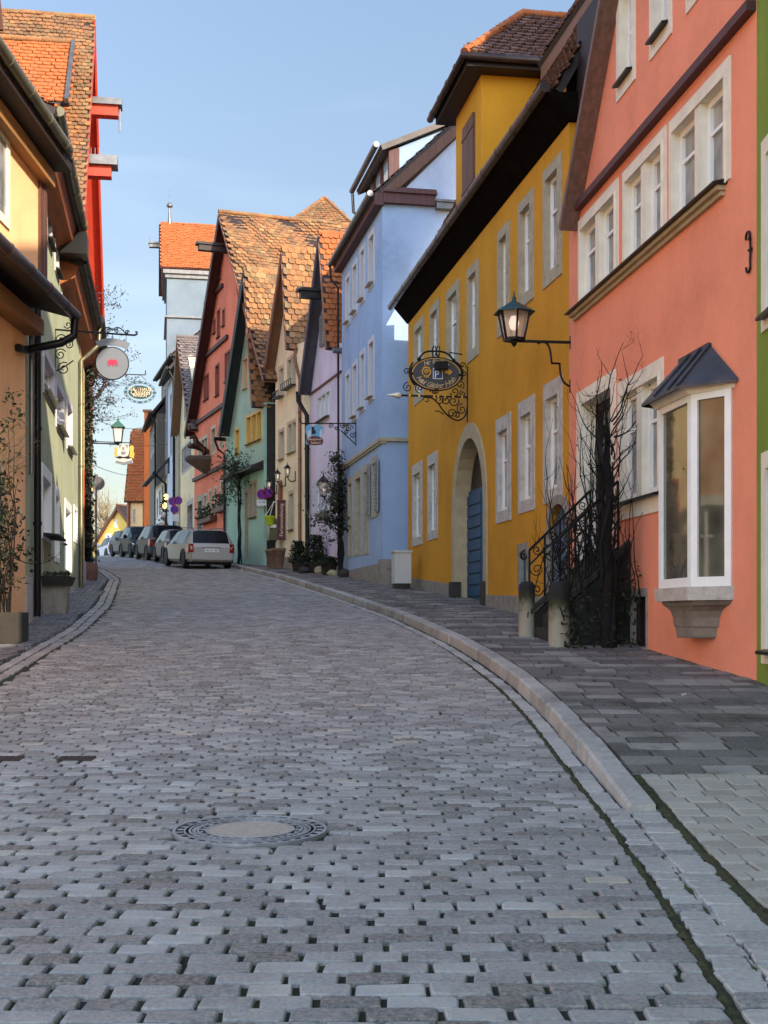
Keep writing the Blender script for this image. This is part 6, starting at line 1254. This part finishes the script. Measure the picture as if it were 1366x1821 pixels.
# --- ivy column in a pot at the narrow house
f3 = H_['narrow'].f; D = 37.8; p = PX(155, 1030, D); z = float(RZ(D))+.02; o = empty('ivy_pot', (p.x+.05, D, z), 0, 'brown barrel pot at the foot of the ivy column, left footway', 'plant pot'); q = MB(); q.lathe([(.24,-.1),(.27,.25),(.25,.52),(.2,.52),(.19,.46),(0,.46)], (0,0,0), 14); q.build('barrel', M['brownwood'], o)
o = empty('ivy_column', (p.x, D, z+.45), 0, 'tall dark leafless vine column climbing the narrow house at left', 'climbing plant'); q = MB(); tips = []; Hh = 7.6
for i in range(9): q.tube([Vector((rn.gauss(-.05,.05)+.03*math.sin(j*.8+i), rn.gauss(0,.04), Hh*j/12)) for j in range(13)], [.07*(1-j/18) for j in range(13)], 5)
for i in range(110): zz = rn.random()*Hh; grow(q, (rn.gauss(-.05,.07), 0, zz), (rn.gauss(.25,.8), rn.gauss(0,.5), rn.gauss(.2,.5)), .009, rn.uniform(.25,.6)*(1.6 if zz > 4.6 else .8), 1, tips, .35, .03, 4, (1,3), .6)
for i in range(26): zz = rn.uniform(3.6, Hh-.2); grow(q, (.05,0,zz), (1, rn.gauss(0,.3), rn.gauss(.25,.45)), .010, rn.uniform(.8,1.5), 2, tips, .25, .03, 6, (2,4), .5)
q.build('stems', M['bark'], o); leaves(tips, 1500, .045, .07).build('foliage', M['budleaf'], o)
q = MB(); [leaf(q, Vector((rn.gauss(-.06,.12), rn.gauss(0,.12), rn.random()*Hh)), .085) for i in range(2400)]; q.build('clinging_foliage', M['darkleaf'], o)
# --- vine at the sage house
fs = H_['sage'].f; u, z = fs.pt(427, 1000, .25); b0 = fs.w(u, -.25, 0); b0.z = float(PZ(b0.y)); o = empty('sage_wall_vine', b0, fs.ang(), 'slender twisting vine with dark leaves over the canopy of the sage house', 'climbing plant'); q = MB(); tips = []
for i in range(4): q.tube([Vector((.1*math.sin(j*.9+i*2)+(.1 if i % 2 else -.08), rn.gauss(-.03,.02), 3.5*j/9)) for j in range(10)], .03, 5)
for i in range(44): zz = rn.uniform(2.3, 4.6); grow(q, (rn.gauss(0,.22), -.05, min(zz,3.6)), (rn.gauss(-.25,.8), rn.gauss(-.4,.3), rn.gauss(.5,.5)), .012, rn.uniform(.6,1.5), 1, tips, .3, .08, 5, (2,4), .6, .6)
q.build('stems', M['bark'], o); leaves(tips, 620, .075, .12).build('foliage', M['leaf'], o)
q = MB(); tp = []
for i in range(14): grow(q, (rn.gauss(-.5,.2), -.2, rn.uniform(3.3,4.2)), (rn.gauss(-1,.4), rn.gauss(-.2,.2), rn.gauss(.1,.4)), .014, rn.uniform(.6,1.1), 1, tp, .3, .05, 5, (2,4), .6)
q.build('dry_shoots', M['paletwig'], o)
# --- vine between lavender and blue
fl = H_['lavender'].f; u = fl.u(607, .3); b0 = fl.w(u, -.3, 0); b0.z = float(PZ(b0.y)); o = empty('corner_vine', b0, fl.ang(), 'black stemmed vine with greyish leaves between the lavender and blue houses', 'climbing plant'); q = MB(); tips = []
for i in range(6): q.tube([Vector((rn.gauss(0,.025)+.04*math.sin(j*.7+i)-.01*j*(i % 2), rn.gauss(0,.03), 3.3*j/10)) for j in range(11)], [.04*(1-j/15) for j in range(11)], 6)
for i in range(70): zz = rn.uniform(1.3, 3.7); grow(q, (rn.gauss(0,.07), 0, zz*.9), (rn.gauss(-.45,.5), rn.gauss(-.25,.35), rn.gauss(.4,.5)), .011, rn.uniform(.4,1.0), 1, tips, .3, .06, 5, (2,3), .6, .7)
q.build('stems', M['bark'], o); lf = [t_ for t_ in tips if t_.x < -.15]; rt = [t_ for t_ in tips if t_.x >= -.15]; leaves(lf, 800, .06, .09).build('foliage', M['leafgrey'], o); leaves(rt, 800, .065, .07).build('dark_foliage', M['darkleaf'], o)
# --- potted shrubs, rocks and pots on the far footway
def shrub(px, py, D, w_, hh, label, n=700, pot='terra'):
    p = PX(px, py, D); z = float(PZ(D)); o = empty('potted_shrub', (p.x, D, z), 0, label, 'shrub', 'dark clipped shrubs on the footway'); q = MB(); q.lathe([(w_*.3,0),(w_*.36,.3),(w_*.38,.34),(w_*.3,.34),(0,.32)], (0,0,0), 12); q.build('pot', M['soil'], o); q = MB()
    for i in range(6): q.tube([(0,0,.3), (rn.gauss(0,w_*.2), rn.gauss(0,w_*.2), hh*.7)], .012, 4)
    q.build('stems', M['bark'], o); q = MB()
    for i in range(n):
        a = rn.uniform(0, 6.28); t_ = rn.random(); rr = w_*.5*(rn.random()**.5)*(1-.45*t_**2)*(1+.25*math.sin(a*3+px)); leaf(q, Vector((rr*math.cos(a), rr*math.sin(a), .28+(hh-.28)*t_)), .055)
    q.build('foliage', M['darkleaf'], o)
shrub(531, 1010, 42.3, .62, 1.0, 'low dark clipped shrub in a pot before the cream house pilaster', 700); shrub(563, 1006, 41.2, .72, 1.2, 'taller dark clipped shrub before the lavender house downpipe', 900); shrub(585, 1018, 39.6, .7, .55, 'low spreading dark shrub among stones before the lavender house', 500); shrub(541, 1015, 41.4, .5, .5, 'smallest dark shrub between the two clipped shrubs', 350)
def rock(px, py, D, s, label, mat='beige'):
    p = PX(px, py, D); q = MB(); bm = bmesh.new(); bmesh.ops.create_icosphere(bm, subdivisions=2, radius=s)
    for v_ in bm.verts: v_.co = Vector((v_.co.x*1.2, v_.co.y, v_.co.z*.8))*rn.uniform(.82,1.12)
    q.add([v_.co.copy() for v_ in bm.verts], [tuple(v_.index for v_ in f_.verts) for f_ in bm.faces]); bm.free(); tag(q.build('boulder', M[mat], loc=(p.x, D, float(PZ(D))+s*.45)), label, 'boulder', 'boulders edging the footway bed')
rock(572, 1010, 40.9, .2, 'pale angular boulder between the dark shrubs'); rock(540, 1021, 40.9, .17, 'small brown boulder in front of the low shrub', 'drk_st'); rock(614, 1027, 37.9, .2, 'dark boulder at the foot of the corner vine', 'drk_st'); rock(592, 1024, 39, .15, 'small rounded boulder left of the vine foot', 'beige')
def pot(px, py, D, r0, r1, hh, label):
    p = PX(px, py, D); q = MB(); q.lathe([(r0,0),(r1*.93,hh*.86),(r1,hh*.87),(r1*1.02,hh),(r1*.85,hh),(r1*.8,hh*.85),(0,hh*.85)], (0,0,0), 16); o = q.build('terracotta_pot', plain('aged_terracotta', (.19,.11,.075,1), .85, 0, .3), loc=(p.x, D, float(PZ(D)))); tag(o, label, 'plant pot', 'tall terracotta pots by the cream house door'); s_ = MB(); s_.lathe([(0,0),(r1*.8,0),(r1*.6,.05),(0,.06)], (0,0,hh*.86), 12); s_.build('soil', M['soil'], o)
pot(495.5, 1010, 45.2, .14, .26, .72, 'tall tapered terracotta pot in front of the cream house door, nearer of two'); pot(484, 1006, 46.3, .13, .25, .66, 'terracotta pot behind the tall one beside the sage house wall')
# --- far bare tree
D = 125; p = PX(190, 1000, D); o = empty('bare_tree', (p.x, D, 6.2), 0, 'pale bare winter tree behind the yellow gable at the end of the street', 'tree'); q = MB(); tips = []; q.tube([(0,0,0), (0,0,3.5)], [.25,.18], 7)
for i in range(26): grow(q, (0,0,rn.uniform(2.5,4)), (rn.gauss(0,.7), rn.gauss(0,.7), 1), .07, rn.uniform(2.5,4.2), 3, tips, .2, .1, 5, (2,4), .55)
q.build('branches', plain('pale_bark', (.26,.2,.12,1), .9), o)
o2 = empty('bare_tree', (p.x-2.4, D+6, 6.0), 0, 'smaller pale bare tree left of the larger one near the round sign', 'tree'); q = MB(); q.tube([(0,0,0), (0,0,3)], [.2,.14], 7); tips = []
for i in range(18): grow(q, (0,0,rn.uniform(2,3)), (rn.gauss(0,.7), rn.gauss(0,.7), 1), .06, rn.uniform(2.2,3.5), 3, tips, .2, .1, 5, (2,3), .55)
q.build('branches', bpy.data.materials['pale_bark'], o2)
# --- lantern tree and figure before the white house
p = PX(303, 952, 68); o = empty('lantern_stand', (p.x, 66, float(PZ(66))), 0, 'ornamental stand hung with lit yellow lanterns before the white house', 'lantern stand'); k = 66/F
q = MB(); q.tube([(0,0,0), (0,0,3.2)], .04, 6)
for dx, z_ in ((-8,1.0),(-5,1.5),(2,2.5),(4,2.9),(-2,2.0)): q.tube([(0,0,z_), (dx*k,0,z_+.25)], .02, 5)
q.build('stand', M['iron'], o)
for dx, z_ in ((-8,.7),(-7,1.05),(2,2.25),(4,2.7)): q = MB(); q.lathe([(0,-.16),(.09,-.1),(.12,.05),(.08,.14),(0,.16)], (dx*k,-.05,z_+.3), 10); q.build('lit_lantern', M['lit'], o)
for dx, z_ in ((-3,1.5),(-1,1.9),(1,1.2)): q = MB(); q.lathe([(0,-.12),(.13,-.1),(.14,.08),(0,.14)], (dx*k,-.05,z_+.2), 8); q.build('white_lantern', M['white'], o)
q = MB(); [leaf(q, Vector((rn.gauss(0,.3)*(1-z_/4), rn.gauss(0,.2), z_)), .09) for z_ in [rn.uniform(.2,3.0) for i in range(220)]]; q.build('branches', M['darkleaf'], o)
p = PX(311, 885, 65); t = empty('purple_signs', (p.x, 65, float(PZ(65))), R(15), 'small cluster of purple and red round traffic signs on a post beyond the red inn', 'traffic sign'); q = MB(); q.tube([(0,0,0), (0,0,2.9)], .035, 6); q.build('post', M['zinc'], t)
for dx, z_ in ((-.12,2.75),(.16,2.8),(-.02,2.35)): q = MB(); disc(q, (dx,-.05,z_), .21, -.01, .01); s_ = q.build('sign_disc', M['signblue'], t); q = MB(); q.tube([Vector((dx+.19*math.cos(a_),-.065,z_+.19*math.sin(a_))) for a_ in np.linspace(0, 2*math.pi, 25)], .02, 5); q.build('red_ring', M['signred'], s_)
q = MB(); q.box(-.16, .2, -.06, -.045, 1.75, 2.1); q.build('plate', M['white'], t)
# ======================= parked cars
def car(name, label, X0, D, yaw, paint, L=4.6, W=1.76, Hh=1.5, kind='estate', glassm='cargl', plate=None, rails=False):
    """yaw: heading of the car's nose; built along +x"""
    z = float(RZ(D)); o = empty(name, (X0, D, z), yaw, label, 'car', 'cars parked along the right kerb'); hl = L/2; w = W/2; o.rotation_euler.y = 0
    sl = math.atan(float(RZ(D+1)-RZ(D-1))/2); o.rotation_mode = 'XYZ'; o.rotation_euler = (0, -sl*math.sin(yaw) if abs(math.sin(yaw)) > .2 else 0, yaw)
    bz = .92 if Hh < 1.55 else 1.0           # belt height
    tail = {'estate': (.0, .26), 'suv': (.02, .38), 'hatch': (.02, .42)}[kind]
    # x, floor z, half width at sill, belt z, half width at belt, roof z, half width at roof
    S = [(-hl, .42, w*.80, bz-.13, w*.84, bz-.10, w*.74), (-hl+.05, .30, w*.93, bz-.02, w*.92, bz+.0, w*.80), (-hl+.12+tail[0], .27, w*.98, bz, w*.96, bz+.05, w*.80), (-hl+.12+tail[1], .26, w, bz+.01, w*.985, Hh-.03, w*.70), (-hl+.75, .24, w, bz, w, Hh, w*.73), (-.3, .22, w, bz-.03, w, Hh+.0, w*.74), (.35, .22, w, bz-.05, w, Hh-.06, w*.73), (hl*.52, .22, w, bz-.08, w*.985, bz+.02, w*.80), (hl*.8, .25, w*.99, bz-.18, w*.94, bz-.12, w*.72), (hl-.12, .3, w*.93, bz-.28, w*.86, bz-.25, w*.62), (hl, .4, w*.8, bz-.42, w*.74, bz-.38, w*.55)]
    ring = []
    for (x, zf, ws, zb_, wb, zr, wr) in S:
        zm = zf+(zb_-zf)*.55; pr = [(ws*.9, zf), (ws, zf+.1), (ws*1.0, zm), (wb, zb_), (wr+.04*min(1,(zr-zb_)*2), zr-.05*min(1,(zr-zb_)*3)), (wr*.72, zr)]
        ring.append([(x, -y, zz) for y, zz in pr]+[(x, y, zz) for y, zz in pr[::-1]])
    body = MB(); gls = {}; nseg = len(S)
    for i in range(nseg-1):
        for j in range(11):
            g = None
            if j in (3, 7) and i in (3, 4, 5): g = 'side_window'
            if j in (3, 7) and i == 6: g = 'side_window'
            if j in (4, 5, 6) and i == 2: g = 'rear_window'
            if j in (4, 5, 6) and i == 6: g = 'windscreen'
            qd = [ring[i][j], ring[i][j+1], ring[i+1][j+1], ring[i+1][j]]
            body.add(qd, [(0,1,2,3)], 0, .5, True)
            if g:
                c = sum((Vector(v_) for v_ in qd), Vector())/4; n_ = (Vector(qd[1])-Vector(qd[0])).cross(Vector(qd[3])-Vector(qd[0])); n_ = n_.normalized() if n_.length else Vector((0,0,1))
                if n_.dot(c-Vector((0,0,.8))) < 0: n_ = -n_
                s_ = .93 if g == 'side_window' else 1.0
                key = g+('L' if j == 7 else 'R' if j == 3 else ''); mbq = gls.setdefault(key, MB()); ins = [c+(Vector(v_)-c)*s_+n_*.006 for v_ in qd]
                if g != 'side_window': ins = [Vector((v_.x, v_.y*.96, v_.z)) for v_ in ins]
                mbq.add(ins, [(0,1,2,3)], 0, .5, False)
        body.quad(ring[i][0], ring[i+1][0], ring[i+1][11], ring[i][11])
    body.poly(ring[0][::-1]); body.poly(ring[-1]); body.build('body', paint, o)
    for key, mbq in gls.items(): mbq.build(key.rstrip('LR'), M['cargl'], o)
    for xx in (-hl+.82, hl-.86):
        for sy in (-1, 1):
            q = MB(); q.lathe([(.2,-.1),(.3,-.1),(.325,-.07),(.325,.07),(.3,.1),(.2,.1)], (xx, sy*(w-.09), .325), 20, axis='y'); wh = q.build('wheel', M['rubber'], o)
            q = MB(); q.lathe([(0,-.09),(.2,-.09),(.21,.09),(0,.09)], (xx, sy*(w-.085), .325), 16, axis='y'); q.build('rim', M['zinc'], wh)
            q = MB(); q.tube([(xx+.39*math.cos(a_), sy*(w-.0), .325+.39*math.sin(a_)) for a_ in np.linspace(-.2, math.pi+.2, 14)], .045, 5); q.build('wheel_arch', M['rubber'], o)
    for sy in (-1, 1):
        q = MB(); q.hexa([(-hl-.03,sy*w*.76,bz-.3),(-hl+.05,sy*w*.985,bz-.3),(-hl+.3,sy*w*1.012,bz-.3),(-hl+.2,sy*w*.7,bz-.3),(-hl-.0,sy*w*.78,bz+.02),(-hl+.07,sy*w*.965,bz+.02),(-hl+.3,sy*w*1.0,bz+.0),(-hl+.2,sy*w*.7,bz+.02)]); q.build('tail_light', M['taillight'], o)
        q = MB(); q.hexa([(hl-.34,sy*w*.93,bz-.42),(hl-.1,sy*w*.87,bz-.46),(hl-.05,sy*w*.6,bz-.46),(hl-.2,sy*w*.6,bz-.42),(hl-.42,sy*w*.95,bz-.24),(hl-.16,sy*w*.88,bz-.28),(hl-.1,sy*w*.6,bz-.28),(hl-.25,sy*w*.6,bz-.24)]); q.build('headlight', M['headlight'], o)
        q = MB(); q.lathe([(0,-.1),(.09,-.08),(.11,.02),(.06,.1),(0,.11)], (.62, sy*(w+.12), bz+.08), 8, axis='y'); q.build('mirror', paint, o)
        if rails: q = MB(); q.tube([(-hl+.5,sy*w*.66,Hh+.0), (-hl+.6,sy*w*.66,Hh+.06), (.2,sy*w*.66,Hh+.06), (.35,sy*w*.66,Hh-.04)], .02, 6); q.build('roof_rail', M['blackmetal'], o)
    q = MB(); q.hexa([(-hl-.06,-w*.86,.36),(-hl+.4,-w*.99,.36),(-hl+.4,w*.99,.36),(-hl-.06,w*.86,.36),(-hl-.06,-w*.86,.6),(-hl+.4,-w*1.0,.6),(-hl+.4,w*1.0,.6),(-hl-.06,w*.86,.6)]); q.build('rear_bumper', paint, o)
    q = MB(); q.hexa([(hl-.35,-w*.97,.3),(hl+.04,-w*.76,.3),(hl+.04,w*.76,.3),(hl-.35,w*.97,.3),(hl-.35,-w*.98,.52),(hl+.04,-w*.78,.52),(hl+.04,w*.78,.52),(hl-.35,w*.98,.52)]); q.build('front_bumper', M['rubber'] if kind == 'suv' else paint, o)
    q = MB(); q.box(-hl-.015, -hl+.05, -.27, .27, .64, .77); pl_ = q.build('number_plate', M['white'], o)
    if plate: text_mesh('lettering', plate, .1, M['iron'], pl_, (-hl-.018,0,.7), (R(90),0,R(-90)))
    q = MB(); q.box(-hl-.02, -hl+.06, -.34, .34, .79, .82); q.build('plate_trim', M['zinc'], o)
    q = MB(); q.box(-hl+.25, hl-.3, -w*.8, w*.8, .16, .3); q.build('underbody', M['rubber'], o)
    return o
M['cargl'] = glass('car_glass', (.008,.01,.012,1), .2, .12); M['taillight'] = plain('tail_light', (.25,.01,.012,1), .2, 0, .1, 5, 0); M['headlight'] = plain('headlight', (.5,.5,.5,1), .1, .3, .1, 5, 0)
def paintm(n, c, met=.5, r=.4):
    m, nn_, l, b = newmat(n); b.inputs['Base Color'].default_value = c; b.inputs['Metallic'].default_value = met; b.inputs['Roughness'].default_value = r; b.inputs['Coat Weight'].default_value = .0; b.inputs['Specular IOR Level'].default_value = .12; b.inputs['Roughness'].default_value = .5; return m
HD = lambda D: R(90)+math.atan(.37)       # street heading at the parked cars
carD = lambda px, D: (px-CX)/F*D
PT = dict(silver=paintm('champagne_silver', (.4,.37,.34,1), .25), dark=paintm('dark_grey', (.05,.047,.047,1), .1), bronze=paintm('taupe', (.12,.1,.085,1), .15), black=paintm('night_blue', (.01,.012,.016,1), .1), grey=paintm('grey_metal', (.12,.118,.115,1), .15), white=paintm('white', (.7,.7,.72,1), 0))
car('parked_car', 'champagne silver estate car seen from behind, nearest of the parked row', carD(350, 48.2)-.35, 50.6, HD(0)+R(1), PT['silver'], 4.85, 1.8, 1.47, 'estate', plate='AN·UT 367', rails=True)
car('parked_car', 'taupe hatchback half hidden behind the silver estate car', carD(318, 54.8)-.3, 56.6, HD(0)-R(2), PT['bronze'], 4.2, 1.74, 1.46, 'hatch')
car('parked_car', 'dark grey SUV with sloping tail lights ahead of the taupe hatchback', carD(280, 60.0)-.2, 61.9, HD(0), PT['dark'], 4.4, 1.82, 1.66, 'suv')
car('parked_car', 'dark blue SUV facing down the street toward the viewer', carD(247, 66.3)-.1, 68, HD(0)+R(180), PT['black'], 4.5, 1.86, 1.64, 'suv')
car('parked_car', 'grey hatchback at the far left end of the parked row', carD(224, 72.5), 74.0, HD(0)+R(184), PT['grey'], 4.1, 1.74, 1.5, 'hatch')
car('parked_car', 'small white car just visible over the crest of the street', carD(196, 84), 85.5, HD(0)+R(5), PT['white'], 4.0, 1.72, 1.5, 'hatch')
